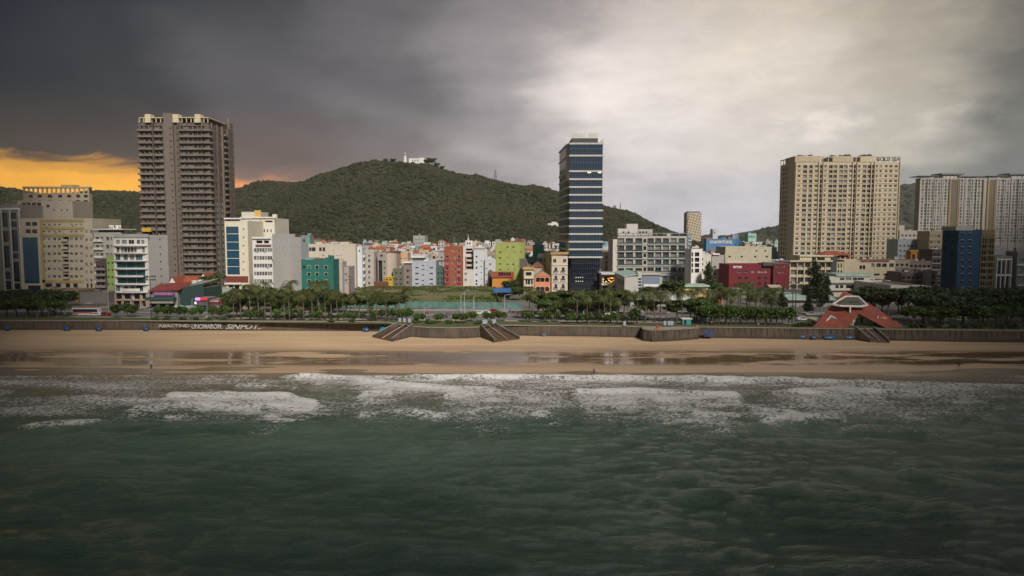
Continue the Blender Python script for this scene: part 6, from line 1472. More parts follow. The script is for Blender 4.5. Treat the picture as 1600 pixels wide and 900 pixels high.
def stairs(label, TL, TR, BL, BR, tread, steps=16, ztop=G + .3, zb=1.0):
    """flight from the promenade down to the sand; corner positions on the plan"""
    a, b_, c, d = [Vector(v) for v in (TL, TR, BL, BR)]
    t = thing('beach_stairs', label, 'stairs', (a.x, a.y, 0)); O = Vector((a.x, a.y))
    mb = MB()
    for i in range(steps):
        f0, f1 = i / steps, (i + 1) / steps; z = ztop - .3 - (ztop - .4 - zb) * f1
        p = [a.lerp(c, f0) - O, b_.lerp(d, f0) - O, b_.lerp(d, f1) - O, a.lerp(c, f1) - O]
        b0 = len(mb.v); mb.prism([tuple(p[3]), tuple(p[2]), tuple(p[1]), tuple(p[0])], -.6, z, tread)
    mb.build('steps', t)
    for e0, e1 in ((a, c), (b_, d)):
        q0, q1 = e0 - O, e1 - O; dd = (q1-q0).normalized(); nn = Vector((-dd.y, dd.x)) * .35
        mb = MB(); v = [(q0.x-nn.x, q0.y-nn.y), (q0.x+nn.x, q0.y+nn.y), (q1.x+nn.x, q1.y+nn.y), (q1.x-nn.x, q1.y-nn.y)]
        b0 = len(mb.v); mb.v += [(x, y, -.8) for x, y in v] + [(v[0][0], v[0][1], ztop+.7), (v[1][0], v[1][1], ztop+.7), (v[2][0], v[2][1], zb+.7), (v[3][0], v[3][1], zb+.7)]
        for k, f in enumerate(((0,1,2,3),(4,5,6,7),(0,1,5,4),(1,2,6,5),(2,3,7,6),(3,0,4,7))): mb.f.append(tuple(b0+i for i in f)); mb.m.append(mb.mi(SW))
        mb.build('side_wall', t)
        MB().tube([(q0.x, q0.y, ztop+.82), (q1.x, q1.y, zb+.82)], .13, plain((.30,.28,.26), .7, name='pale_rail'), 5).build('rail', t)
    m0 = (a+b_)/2 - O; m1 = (c+d)/2 - O; MB().tube([(m0.x, m0.y, ztop+.3), (m1.x, m1.y, zb+.3)], .16, paint((.42,.33,.26)), 5).build('centre_rail', t)
    return t
def sxy(px, py, z): q = atZ(px, py, z); return (q.x, q.y)
TREAD = paint((.13, .08, .058), .9, .5, name='red_brown_steps'); TREAD2 = paint((.15,.12,.10), .9, .5, name='grey_steps')
stairs('brown concrete stairs slanting down left to the sand, by the dome tent', sxy(622, 506.5, 4.3), sxy(645, 509, 4.3), sxy(583, 527, 1), sxy(612, 532.5, 1), TREAD)
stairs('brown concrete stairs slanting down right to the sand, right of the bulging wall', sxy(752, 510.5, 4.3), sxy(774, 508, 4.3), sxy(773, 533.5, 1), sxy(811, 529, 1), TREAD)
stairs('narrow stairs with pale rails in front of the red pavilion', sxy(1337, 513.5, 4.3), sxy(1366, 514, 4.3), sxy(1360, 533, 1), sxy(1389, 534, 1), TREAD2)
POSTER = plain((.34, .38, .43), .5, name='pale_board', var=.3, scale=4)
def info_board(px, py, lb):
    q = atZ(px, py, G + .12); t = thing('notice_board', lb, 'sign', q, 0, 'pale notice boards at the stair heads')
    MB().box(-.42, .42, -.05, .05, .5, 1.9, POSTER).build('board', t)
    for x in (-.4, .4): MB().box(x-.04, x+.04, .051, .12, 0, 2.3, DKFR).build('leg', t)
for px, py in ((625, 505.5), (632, 505.8), (640, 506.2)): info_board(px, py, 'pale notice board at the head of the left stairs')
for px, py in ((756, 508.5), (759.5, 508.3), (770, 508), (773, 507.6)): info_board(px, py, 'pale notice board at the head of the right hand brown stairs')
for px, py in ((1039, 510.5), (1045.5, 510.5), (1050, 510.5)): info_board(px, py, 'pale notice board on the bastion')
info_board(976, 511, 'white notice board on the sea wall left of the bastion')
TURQ = paint((.07, .36, .36), .7, .2)
b = Bld('kiosk', 'turquoise kiosk with white roof behind the bastion', 'kiosk', 1067, 1080.5, 499, 231.5, TURQ, dep=2.6, z0=G + .1); b.par = 0; b.win('F', .5, 1.3, .2, 1.6, 'dark', .1); b.finish(False, 0)
b.part('roof', -.3, b.w+.3, -.3, 2.9, b.h+.01, b.h+.3, fr)

# ================================================================== LOT, FENCES, GROUND COVER
FENCE = plain((.10, .20, .18), .6, name='turquoise_sheet', var=.25, scale=.5)
def fence(name, label, pts, h, m, cat='fence', post=3.0, z=G):
    t = thing(name, label, cat, (pts[0][0], pts[0][1], z)); ox, oy = pts[0]; mb = MB(); pb = MB()
    for i in range(len(pts)-1):
        a = Vector((pts[i][0]-ox, pts[i][1]-oy)); c = Vector((pts[i+1][0]-ox, pts[i+1][1]-oy)); d = (c-a).normalized(); nn = Vector((-d.y, d.x))*.06
        mb.prism([tuple(a), tuple(c), tuple(c+nn), tuple(a+nn)], 0, h, m)
        k = int((c-a).length/post)
        for j in range(k+1):
            v = a + d*min((c-a).length, j*post) - nn*1.5
            MB().box(v.x-.05, v.x+.05, v.y-.05, v.y+.03, 0, h+.1, m).build('post', t)
    mb.build('panel', t); return t
fy = lambda px, off: (atY(px, 486, 274).x, Yw(atY(px, 486, 274).x) + off)
fence('fence', 'turquoise sheet metal fence along the grass lot', [fy(470, 48), fy(560, 48), fy(640, 48), fy(720, 47.5), fy(817, 47)], 3.0, FENCE)
fence('garden_wall', 'low pale wall at the back of the grass lot', [(atY(525, 460, 330).x, 330), (atY(558, 452, 372).x, 372), (atY(700, 450, 381.5).x, 381.5), (atY(765, 450, 381.5).x, 381.5)], 2.0, paint((.50,.42,.36), .9, .5), 'wall', 6)
fence('garden_wall', 'dark wall on the right side of the grass lot', [(atY(770, 455, 362).x, 362), (atY(782, 480, 292).x, 286)], 2.2, paint((.16,.14,.13), .9, .5), 'wall', 6)
def lot():
    x = np.linspace(-92, -3, 60); y = np.linspace(281, 380, 50); X, Y = np.meshgrid(x, y)
    Z = G + .3 + (fbm(X*.05, Y*.05, 3, 4)) * 2.2 * np.clip((Y-283)/20, 0, 1) * np.clip((-3-X)/8, 0, 1) * np.clip((X+92)/8, 0, 1) + np.clip((Y-300)/80, 0, 1)*.8
    nx, ny = 60, 50; i = np.arange(ny-1)[:, None]*nx + np.arange(nx-1)[None, :]
    tag(link('rough_ground', mesh_np('rough_ground', np.stack([X,Y,Z],-1).reshape(-1,3), np.stack([i,i+1,i+nx+1,i+nx],-1).reshape(-1,4), [ROUGHG], smooth=True)), kind='structure')
    rs = np.random.RandomState(8); N = 9000; gx = rs.uniform(-91, -4, N); gy = rs.uniform(282, 379, N)
    den = fbm(gx*.06, gy*.09, 3, 19); k = den > .46; gx, gy = gx[k], gy[k]; n = len(gx)
    xi = np.clip(((gx+92)/89*59).astype(int), 0, 59); yi = np.clip(((gy-281)/99*49).astype(int), 0, 49); gz = Z[yi, xi]
    a = rs.uniform(0, PI, n); s = rs.uniform(.3, .75, n); V = np.zeros((n, 3, 3)); dx, dy = np.cos(a)*s, np.sin(a)*s
    V[:,0] = np.stack([gx-dx, gy-dy, gz-.1], -1); V[:,1] = np.stack([gx+dx, gy+dy, gz-.1], -1); V[:,2] = np.stack([gx+rs.uniform(-.2,.2,n), gy, gz+s*.9], -1)
    tag(link('weeds', mesh_np('weeds', V.reshape(-1,3), np.arange(n*3).reshape(-1,3), [leafm((.06,.085,.022), 'weeds')])), 'green weeds covering the rough lot behind the turquoise fence', 'weeds', kind='stuff')
lot()
t = thing('awning', 'blue tarpaulin shelter at right corner of the grass lot', 'shelter', (atY(787, 460, 330).x, 330, G)); mb = MB(); tm = plain((.03,.16,.42), .5, name='blue_tarp', var=.3, scale=.6)
mb.quad([(-4.5,-5,3.0),(4.5,-5,3.2),(3.2,5,4.6),(-5.5,5,4.2)], tm).build('canopy', t)
for x, y in ((-4.3,-4.8),(4.3,-4.8),(3,4.8),(-5.2,4.8)): MB().box(x-.06, x+.06, y-.06, y+.06, 0, 3, DKFR).build('pole', t)
MB().box(-3, 3.4, 0, 4, 0, 2.4, paint((.2,.15,.13))).build('stall', t)

# ================================================================== TREES
def leafcloud(rs, n, pts, size, flat=.5):
    """n small leaf quads; pts (n,3)"""
    d = rs.normal(size=(n, 3)); d[:, 2] = np.abs(d[:, 2]) * (1 / flat) ** .5; d /= np.linalg.norm(d, axis=1)[:, None]
    u = np.cross(d, rs.normal(size=(n, 3))); u /= np.linalg.norm(u, axis=1)[:, None]; v = np.cross(d, u)
    s = size * rs.uniform(.6, 1.3, n)[:, None]; q = np.stack([pts - u*s - v*s*.6, pts + u*s - v*s*.6, pts + u*s*.8 + v*s*.7, pts - u*s*.8 + v*s*.7], 1)
    return q.reshape(-1, 3), np.arange(n*4).reshape(-1, 4)
def crown_mesh(kind, seed):
    rs = np.random.RandomState(seed)
    if kind == 'round':     # clipped small street tree, unit: radius 1.5, base at 1.6
        L = [(0,0,2.7,1.5,1.2)] + [(rs.uniform(-.8,.8), rs.uniform(-.8,.8), rs.uniform(2.3,3.3), rs.uniform(.6,1.0), rs.uniform(.5,.8)) for _ in range(6)]; n = 900; size = .22
    elif kind == 'broad':   # spreading shade tree, layered
        L = [(rs.uniform(-3.6,3.6), rs.uniform(-3.2,3.2), rs.uniform(4.2,7.4), rs.uniform(1.2,2.4), rs.uniform(.5,1.0)) for _ in range(17)]; n = 2600; size = .30
    elif kind == 'flat':
        L = [(rs.uniform(-5,5), rs.uniform(-4,4), rs.uniform(5.6,7.2), rs.uniform(1.6,2.8), rs.uniform(.4,.75)) for _ in range(16)]; n = 2600; size = .30
    elif kind == 'tall':    # big casuarina mass
        L = [(rs.uniform(-1,1)*(1-z/22)*5.2, rs.uniform(-1,1)*(1-z/22)*4, z, rs.uniform(1.6,2.6)*(1-z/30), rs.uniform(1.5,2.4)) for z in np.linspace(4, 16.5, 26)]; n = 4600; size = .30
    elif kind == 'cone':
        L = [(rs.uniform(-.4,.4), rs.uniform(-.4,.4), z, 2.1*(1-z/11.5)+.25, .8) for z in np.linspace(2, 10.5, 12)]; n = 1500; size = .26
    else:                   # bush
        L = [(rs.uniform(-.9,.9), rs.uniform(-.6,.6), rs.uniform(.4,.9), rs.uniform(.5,.8), rs.uniform(.4,.6)) for _ in range(5)]; n = 330; size = .2
    w_ = np.array([l[3]**2*l[4] for l in L]); w_ /= w_.sum(); idx = rs.choice(len(L), n, p=w_); A = np.array(L)[idx]
    d = rs.normal(size=(n,3)); d /= np.linalg.norm(d, axis=1)[:, None]; r = rs.rand(n)**.30 * (1 + .18*rs.normal(size=n))
    pts = np.stack([A[:,0]+d[:,0]*A[:,3]*r, A[:,1]+d[:,1]*A[:,3]*r, A[:,2]+d[:,2]*A[:,4]*r], -1)
    return leafcloud(rs, n, pts, size), L
BARK = plain((.13,.10,.075), .9, name='bark', var=.3); BARKP = plain((.13,.11,.085), .9, name='palm_bark', var=.3)
def make_crown(kind, seed, leaf):
    (V, Fc), L = crown_mesh(kind, seed); return mesh_np('crown', V, Fc, [leaf]), L
TR = {}
def tree_protos():
    LG = leafm((.065,.115,.026), 'green_leaves'); LD = leafm((.038,.060,.022), 'dark_leaves'); LO = leafm((.06,.10,.03), 'olive_leaves')
    for kind, cnt, leaf in (('round', 4, LG), ('broad', 4, leafm((.060,.095,.024), 'shade_leaves')), ('flat', 3, LD), ('tall', 1, LD), ('cone', 2, LD), ('bush', 3, LO)):
        for i in range(cnt):
            cm, L = make_crown(kind, 10*i + len(kind), leaf); rs = random.Random(i)
            mb = MB()
            if kind == 'round': mb.tube([(0,0,-.2),(.05,0,1.2),(0,.05,2.4)], [.12,.10,.06], BARK, 6); 
            elif kind in ('broad', 'flat'):
                mb.tube([(0,0,-.2),(.1,.1,1.8),(-.1,.1,3.2)], [.32,.26,.2], BARK, 7)
                for l in L[:7]: mb.tube([(-.1,.1,3.0),(l[0]*.5, l[1]*.5, 3.0+(l[2]-3)*.6),(l[0], l[1], l[2])], [.16,.1,.04], BARK, 5)
            elif kind == 'tall': mb.tube([(0,0,-.2),(.2,0,6),(0,.2,13)], [.4,.3,.12], BARK, 7)
            elif kind == 'cone': mb.tube([(0,0,-.2),(0,0,5),(0,0,10)], [.2,.14,.05], BARK, 6)
            TR.setdefault(kind, []).append((mb.mesh('trunk') if mb.v else None, cm))
    # coconut palms
    for i in range(5):
        rs = np.random.RandomState(50+i); hgt = 7.6 + i*.5; lean = rs.uniform(-.9,.9); mb = MB()
        tp = [(lean*(t_**2), .3*lean*t_**2, hgt*t_) for t_ in (0,.25,.5,.75,1)]; tp[0] = (0,0,-.3)
        mb.tube(tp, [.24,.17,.15,.13,.12], BARKP, 6); trunk = mb.mesh('trunk', True)
        top = np.array(tp[-1]); V = []; nf_ = 18
        for f in range(nf_):
            az = 2*PI*f/nf_ + rs.uniform(-.2,.2); el0 = rs.choice([1.1,.75,.4,.05,-.35], p=[.15,.25,.25,.2,.15]); ln = rs.uniform(2.6,3.5)
            P = []; e = el0; p_ = top.copy(); st = 9
            for s_ in range(st+1):
                P.append(p_.copy()); dv = np.array([math.cos(az)*math.cos(e), math.sin(az)*math.cos(e), math.sin(e)]); p_ = p_ + dv*ln/st; e -= .23
            side = np.array([-math.sin(az), math.cos(az), 0])
            for s_ in range(st):
                a_, c_ = P[s_], P[s_+1]; wd = .8*math.sin(PI*(.12+.86*s_/st))**.7
                for sg in (-1, 1):
                    for h_ in (0., .5):
                        q0 = a_+(c_-a_)*h_; q1 = a_+(c_-a_)*(h_+.26); tip = (q0+q1)/2 + side*sg*wd + (c_-a_)*.7 + np.array([0,0,-.42*wd])
                        V += [q0, q1, tip + (c_-a_)*.12, tip]
        Vn = np.array(V); me = mesh_np('crown', Vn, np.arange(len(Vn)).reshape(-1,4), [leafm((.085,.100,.034), 'palm_fronds')])
        TR.setdefault('palm', []).append((trunk, me))
tree_protos()
NAMES = {'palm': ('coconut_palm', 'coconut palm', 'palm'), 'round': ('street_tree', 'rounded small street tree', 'tree'), 'broad': ('shade_tree', 'spreading shade tree', 'tree'), 'flat': ('shade_tree', 'dark flat topped tree', 'tree'),
         'tall': ('casuarina_tree', 'big dark casuarina tree', 'tree'), 'cone': ('conifer_tree', 'slim dark conical tree', 'tree'), 'bush': ('shrub', 'shrub', 'shrub')}
trnd = random.Random(31)
def plant(kind, px, off=None, scale=1.0, Y=None, z=None, adj='', where=''):
    """off = metres behind the sea wall line"""
    if Y is None:
        X = 0
        for _ in range(4): Y = Yw(X) + off; X = atY(px, 480, Y).x
    else: X = atY(px, 480, Y).x
    tr, cr = trnd.choice(TR[kind]); nm, base, cat = NAMES[kind]
    lab = f"{adj + ' ' if adj else ''}{base} {where or 'by the road'} before the {near(px)}"
    t = thing(nm, lab, cat, (X, Y, z if z is not None else G + .12), trnd.uniform(0, 6.28), {'palm': 'coconut palms along the seafront', 'round': 'small street trees along the seafront', 'broad': 'shade trees along the seafront', 'flat': 'shade trees along the seafront', 'bush': 'shrubs on the seafront lawn'}.get(kind))
    if cat == 'palm' or kind in ('tall',): pass
    if tr: link('trunk', tr, t)
    link('crown', cr, t); s = scale * trnd.uniform(.92, 1.08); t.scale = (s, s, s * trnd.uniform(.94, 1.06)); return t
def row(kind, pxs, off, sc=1.0, jit=3, joff=1.5, **kw):
    for p_ in pxs: plant(kind, p_ + trnd.uniform(-jit, jit), off + trnd.uniform(-joff, joff), sc, **kw)
# far left, dark mass
row('flat', [-8, 10, 28, 46, 64, 82], 12, 1.0, where='on the lawn'); row('broad', [-20, 2, 22, 40, 58, 78, 96], 8, .75, where='on the lawn'); row('flat', [5, 30, 55, 80, 104], 44, .9, where='across the road')
row('round', [182, 196, 208], 10, 1.2, where='on the lawn'); row('round', [246, 256, 267, 278, 290, 302, 314], 10, 1.05, where='on the lawn'); row('round', [330, 344, 358], 9, 1.1, where='on the lawn')
# left-centre palms and shade trees
row('broad', [356, 372, 390, 408, 426, 446, 464, 482, 502, 518], 29, 1.12, 4, where='on the median'); row('broad', [370, 398, 430, 455, 482, 515], 12, .85, 4, where='on the lawn'); row('broad', [542, 560, 584, 604, 620], 29, .85, where='on the median')
row('palm', [362, 378, 390, 402, 414, 424, 442, 454, 466, 477, 486, 496, 505, 516, 529], 7, 1.2, 3, adj='tall', where='on the lawn'); row('palm', [412, 456, 494, 510], 32, 1.25, where='across the road')
row('palm', [556, 572, 590, 604, 622, 634], 8, 1.15, 3, where='on the lawn'); row('palm', [537], 11, .8, where='on the lawn'); row('palm', [579], 9, .62, adj='short', where='on the lawn')
row('round', [386, 398, 410, 436, 450, 472, 486, 500], 6, .9, where='on the lawn'); row('round', [518, 527, 536, 544, 556, 568, 580], 6, .72, where='on the lawn')
row('round', [588, 597, 606, 615, 623, 631, 638], 9, 1.0, 2, where='on the lawn')
row('round', [652, 659, 683, 690, 712, 722, 727], 3.5, .85, 1.5, where='by the wall'); row('round', [735, 742, 762, 769, 778, 788], 8, .85, 2, where='on the lawn')
row('bush', [650, 668, 676, 700, 706, 745, 748], 1.5, 1.0, 3, .8, where='by the wall'); row('round', [822, 830, 847, 856, 872], 8, .85, 2, where='on the lawn')
row('palm', [827, 834], 12, 1.15, 1, where='on the lawn')
# centre-right band
row('broad', [838, 852, 868, 882, 896, 910, 926, 942, 958, 975], 32, 1.12, 4, where='across the road'); row('broad', [850, 868, 884, 900, 916, 936, 956], 15, .85, 4, where='on the lawn')
row('palm', [900, 916, 932, 948, 958, 966, 978, 996], 9, 1.12, 4, where='on the lawn'); row('round', [884, 896, 908, 920, 934, 948, 960, 972], 6, .9, 3, where='on the lawn'); row('round', [991], 5, 1.35, 0, where='beside the bastion')
row('palm', [1010, 1026, 1034, 1043, 1055, 1063, 1077], 11, 1.2, 3, where='on the lawn'); row('broad', [1008, 1060, 1084, 1098, 1112], 12, .95, 3, where='on the lawn'); row('broad', [1082, 1104], 34, .8, where='across the road')
row('palm', [1092, 1106, 1120, 1134, 1146, 1158, 1170, 1182, 1194, 1206, 1216], 15, 1.25, 4, 3, where='on the lawn'); row('palm', [1124, 1140, 1156, 1172, 1188, 1204], 30, 1.3, 5, where='across the road')
row('round', [1098, 1107, 1116, 1125, 1134, 1143, 1152, 1161, 1170, 1179, 1188, 1197, 1206, 1215, 1224, 1232], 6, 1.5, 2, .8, where='in the dense row')
row('bush', [1246, 1251, 1256, 1261, 1266], 4, 1.0, 1, .6, where='left of the red pavilion')
plant('tall', 1272, Y=292, scale=1.02, z=G, where='behind the pavilion'); plant('tall', 1290, Y=300, scale=.72, z=G, where='leaning right behind the pavilion'); plant('cone', 1263, Y=262, scale=.95, z=G, where='by the road'); plant('cone', 1171, Y=300, scale=1.0, z=G, where='rising over palms'); plant('cone', 1223, Y=280, scale=.85, z=G, where='rising over palms')
plant('broad', 1014, Y=306, scale=1.0, z=G, where='behind the cafes'); plant('broad', 1052, Y=318, scale=1.25, z=G, where='behind the cafes'); plant('tall', 1106, Y=365, scale=.82, z=G, where='beside the loggia house'); plant('broad', 1118, Y=325, scale=.9, z=G, where='beside the yellow house')
plant('broad', 332, Y=345, scale=1.25, z=G, where='under the tower'); plant('broad', 800, Y=340, scale=.95, z=G, where='by the blue shelter'); plant('broad', 812, Y=318, scale=.8, z=G, where='by the blue shelter'); plant('palm', 951, Y=320, scale=.9, z=G, where='before the market')
# right, dark flat-topped trees
row('flat', [1372, 1388, 1404, 1420, 1436, 1452, 1468, 1484, 1500, 1516, 1532, 1548, 1564, 1580, 1598, 1616], 38, 1.25, 5, 5, where='across the road'); row('flat', [1440, 1470, 1508, 1540, 1572, 1604, 1636], 16, 1.15, 5, 3, where='on the lawn'); row('broad', [1430, 1446, 1462, 1478, 1494, 1510, 1526, 1542, 1560, 1578, 1596], 8, .85, 5, where='on the lawn')
row('palm', [1418, 1434, 1452], 9, .7, where='on the lawn'); row('broad', [1360, 1380, 1400], 44, .95, 4, where='behind the pavilion'); row('bush', [1424, 1444, 1466, 1490, 1512, 1536, 1560, 1584], 3, 1.1, 5, .8, where='on the lawn')
row('bush', [240, 262, 284, 306, 326, 352, 520, 550], 3, .9, 5, .8, where='on the lawn')
plant('broad', 428, Y=500, scale=1.0, z=G); plant('broad', 445, Y=470, scale=.9, z=G)
for px in (495, 560, 640, 720, 780, 990, 1100): plant('broad', px, Y=700 + trnd.uniform(-60, 60), scale=1.1, z=G + 2, where='among the roofs')
# dome tree on the hilltop and its smaller neighbours
for px, s_ in ((676, 2.0), (668, 1.3), (684, 1.3), (616, 1.2), (604, 1.0), (625, .8), (692, 1.0), (645, .8)):
    X, Y, z = hill_at(px, -4); tr, cr = TR['broad'][px % 4]; t = thing('hilltop_tree', ('big domed tree' if s_ == 2.0 else 'dark tree') + ' on the crest of the hill near the lighthouse', 'tree', (X, Y, z - 1.5), 0, 'trees on the crest of the hill'); link('trunk', tr, t); link('crown', cr, t); t.scale = (s_*1.1, s_*1.1, s_)

# ================================================================== LAMPS AND POLES
def pole(name, label, cat, px, pyt, Y, kind, group=None):
    q = atY(px, pyt, Y); t = thing(name, label, cat, (q.x, Y, G + .1), 0, group); h = q.z - G - .1
    MB().tube([(0,0,0),(0,0,h*.5),(0,0,h)], [.2,.16,.1], DKFR if kind != 'light' else STEEL, 6).build('post', t)
    if kind == 'flood':
        for k, z in enumerate((h - .3, h - 1.5)):
            MB().box(-2.0, 2.0, -.08, .08, z, z + .14, DKFR).build('crossarm', t)
            for x in (-1.8, -.9, .9, 1.8): MB().box(x-.28, x+.28, -.35, -.085, z - .1, z + .45, DKFR).build('lamp_head', t)
    elif kind == 'power':
        for z in (h-.2, h-1.5, h-2.8): MB().box(-1.3, 1.3, -.07, .07, z, z+.14, DKFR).build('crossarm', t)
        for x in (-1.2, -.4, .4, 1.2): MB().box(x-.07, x+.07, -.08, .08, h-.05, h+.25, STEEL).build('insulator', t)
    else:
        MB().tube([(0,0,h-.02),(.5,0,h+.3),(1.5,0,h+.45)], .07, STEEL, 5).build('arm', t); MB().box(1.2, 2.0, -.15, .15, h+.36, h+.46, STEEL).build('lamp_head', t)
    return t
pole('power_pole', 'dark power pole with three crossarms right of the teal building', 'pole', 546.5, 431, 262, 'power'); pole('power_pole', 'thin dark pole beside the teal building', 'pole', 527, 442, 268, 'plain2')
pole('floodlight_mast', 'tall floodlight mast by the red pavilion', 'lamp', 1239.5, 441, 229, 'flood'); pole('floodlight_mast', 'thinner tall mast just right of the floodlight mast', 'lamp', 1244, 447, 240, 'flood'); pole('floodlight_mast', 'dark floodlight mast before the white glazed hotel', 'lamp', 234, 431, 247, 'flood')
for px, pt in ((720, 461), (725.5, 455), (740, 464), (788.5, 462)): pole('street_lamp', 'thin lamp post standing in front of the turquoise fence', 'lamp', px, pt, 268, 'light', 'thin lamp posts before the turquoise fence')
for px, pt, Y in ((100, 460, 262), (60, 465, 262), (168, 448, 262), (300, 468, 258), (663, 483, 245), (912, 465, 262), (1032, 470, 258), (983, 457, 262), (1284, 480, 244), (1455, 468, 250), (1392, 474, 246), (1530, 470, 246)):
    pole('street_lamp', f'street lamp post on the seafront before the {near(px)}', 'lamp', px, pt, Y, 'light', 'street lamps along the seafront')

# ================================================================== VEHICLES
TYRE = plain((.02,.02,.02), .8, name='tyre')
VC = {}
def car(px, Y, col, cname, lab, kind='car', rz=0.0):
    if (kind, cname) not in VC:
        L_, W_, Hh = {'car': (4.4, 1.75, 1.45), 'van': (5.2, 1.9, 2.1), 'bus': (9.5, 2.4, 3.1)}[kind]; h = L_/2
        cm = plain(col, .25, name='car_paint', var=.05)
        prof = {'car': [(-h,.35),(h,.35),(h,.75),(h*.92,.88),(h*.5,.95),(h*.22,Hh),(-h*.5,Hh),(-h*.85,.98),(-h,.9)],
                'van': [(-h,.35),(h,.35),(h,.95),(h*.75,1.15),(h*.55,Hh),(-h,Hh)], 'bus': [(-h,.4),(h,.4),(h,1.5),(h*.97,Hh),(-h,Hh)]}[kind]
        body = MB().extr(prof, -W_/2, W_/2, cm)
        gl = MB(); y = W_/2 + .012
        gp = {'car': [(h*.40,.97),(h*.17,Hh-.12),(-h*.46,Hh-.12),(-h*.72,.99)], 'van': [(h*.62,1.2),(h*.48,Hh-.2),(-h*.9,Hh-.2),(-h*.9,1.2)], 'bus': [(h*.94,1.5),(h*.92,Hh-.45),(-h*.95,Hh-.45),(-h*.95,1.5)]}[kind]
        gl.extr(gp, -y, y, GLD)
        wh = MB(); r = .33 if kind != 'bus' else .48
        wh.tube([(0,-.12,0),(0,.12,0)], r, TYRE, 12); rim = MB().tube([(0,-.13,0),(0,.13,0)], r*.55, STEEL, 8).mesh('rim')
        lt = MB().box(h-.02, h+.03, -W_/2+.1, -W_/2+.4, .6, .8, plain((.7,.7,.65), .2, name='headlight'))
        VC[(kind, cname)] = (body.mesh('body'), gl.mesh('glass'), wh.mesh('wheel'), lt.mesh('headlight'), L_, W_, r, rim)
    bd, gl, wh, lt, L_, W_, r, rim = VC[(kind, cname)]
    X = atY(px, 490, Y).x; t = thing({'car': 'parked_car', 'van': 'minivan', 'bus': 'bus'}[kind], lab, 'car' if kind == 'car' else kind, (X, Y, G + .01), rz, 'vehicles on the seafront road' if kind == 'car' else None)
    link('body', bd, t); link('side_windows', gl, t)
    for x in (-L_*.32, L_*.32):
        for y in (-W_/2+.1, W_/2-.1): o = link('wheel', wh, t); o.location = (x, y, r); link('rim', rim, o)
    for s_ in (0, 1): o = link('headlight', lt, t); o.location = (0, s_*(W_-.5), 0)
    return t
WHT, CRD, SLV, BLK = (.66,.66,.64), (.28,.02,.02), (.38,.39,.40), (.03,.03,.035)
car(136, 258, WHT, 'white', 'white bus with dark windows at far left of the road', 'bus', .03); t = [o for o in COL.objects if o.name == 'bus'][0]
MB().box(-4.6, 3.2, -1.235, -1.2, 1.0, 1.45, plain((.45,.08,.02), .4, name='orange_stripe')).build('stripe', t); MB().box(-4.4, 4.3, -1.1, 1.1, 3.11, 3.3, plain((.25,.02,.02), .4, name='red_roof_panel')).build('roof_panel', t)
SEAT = lambda px: f'parked before the {near(px)}'
for px, off, c, cn in ((150, 14.5, WHT, 'white'), (163, 15, CRD, 'red'), (194, 36, WHT, 'white'), (181, 38, CRD, 'dark red'), (214, 36, SLV, 'silver'), (243, 33, SLV, 'silver'), (257, 33, WHT, 'white'), (268, 34, BLK, 'black'), (392, 17, WHT, 'white'), (404, 31, CRD, 'red'), (478, 31, WHT, 'white'), (452, 18, SLV, 'silver'), (748, 27+3, WHT, 'white'), (758, 31, WHT, 'white'), (770, 37, CRD, 'red'), (690, 20, BLK, 'black'), (866, 36, CRD, 'red'), (884, 37, WHT, 'white'), (901, 20, SLV, 'silver'), (955, 31, WHT, 'white'), (992, 36, CRD, 'red'), (1006, 20, WHT, 'white'), (1268, 36, SLV, 'silver'), (1256, 20, WHT, 'white'), (1470, 20, WHT, 'white'), (1510, 30, SLV, 'silver'), (60, 30, BLK, 'black'), (85, 20, SLV, 'silver')):
    X = 0
    for _ in range(4): Y = Yw(X) + off; X = atY(px, 490, Y).x
    car(px, Y, c, cn, f'{cn} car on the seafront road before the {near(px)}', rz=-.077 + (PI if random.random() < .5 else 0))
car(1105, 246, WHT, 'white', 'white minivan half hidden by palms behind the turquoise kiosk', 'van', -.077)
# motorbikes
def motorbike_meshes():
    w_ = MB().tube([(0,-.05,0),(0,.05,0)], .3, TYRE, 10).mesh('wheel'); b_ = MB(); cm = plain((.22,.03,.03), .3, name='bike_red')
    b_.extr([(-.75,.55),(-.2,.42),(.3,.38),(.55,.85),(.5,.98),(.2,.62),(-.25,.72),(-.8,.78)], -.14, .14, cm); s_ = MB().box(-.7,.05,-.13,.13,.79,.9, TYRE).mesh('seat'); h_ = MB().tube([(.5,-.34,1.05),(.56,0,1.0),(.5,.34,1.05)], .025, DKFR, 5).mesh('handlebar')
    return w_, b_.mesh('body'), s_, h_
MK = motorbike_meshes()
def bike(px, Y, lab, rz=0.0):
    t = thing('motorbike', lab, 'motorbike', (atY(px, 490, Y).x, Y, G + .14), rz, 'motorbikes on the seafront')
    for x in (-.62, .62): o = link('wheel', MK[0], t); o.location = (x, 0, .3)
    link('body', MK[1], t); link('seat', MK[2], t); link('handlebar', MK[3], t); return t
for i, px in enumerate(lsp(1012, 1040, 12)): bike(px, 263 + (i % 3) * .7, 'motorbike in the parked row across the road behind the palms', 1.2 + .2 * (i % 2))
for px, Y in ((667, 262), (798, 268), (805, 266), (812, 262), (700, 258), (455, 262), (640, 268)): bike(px, Y, f'motorbike riding on the road before the {near(px)}')
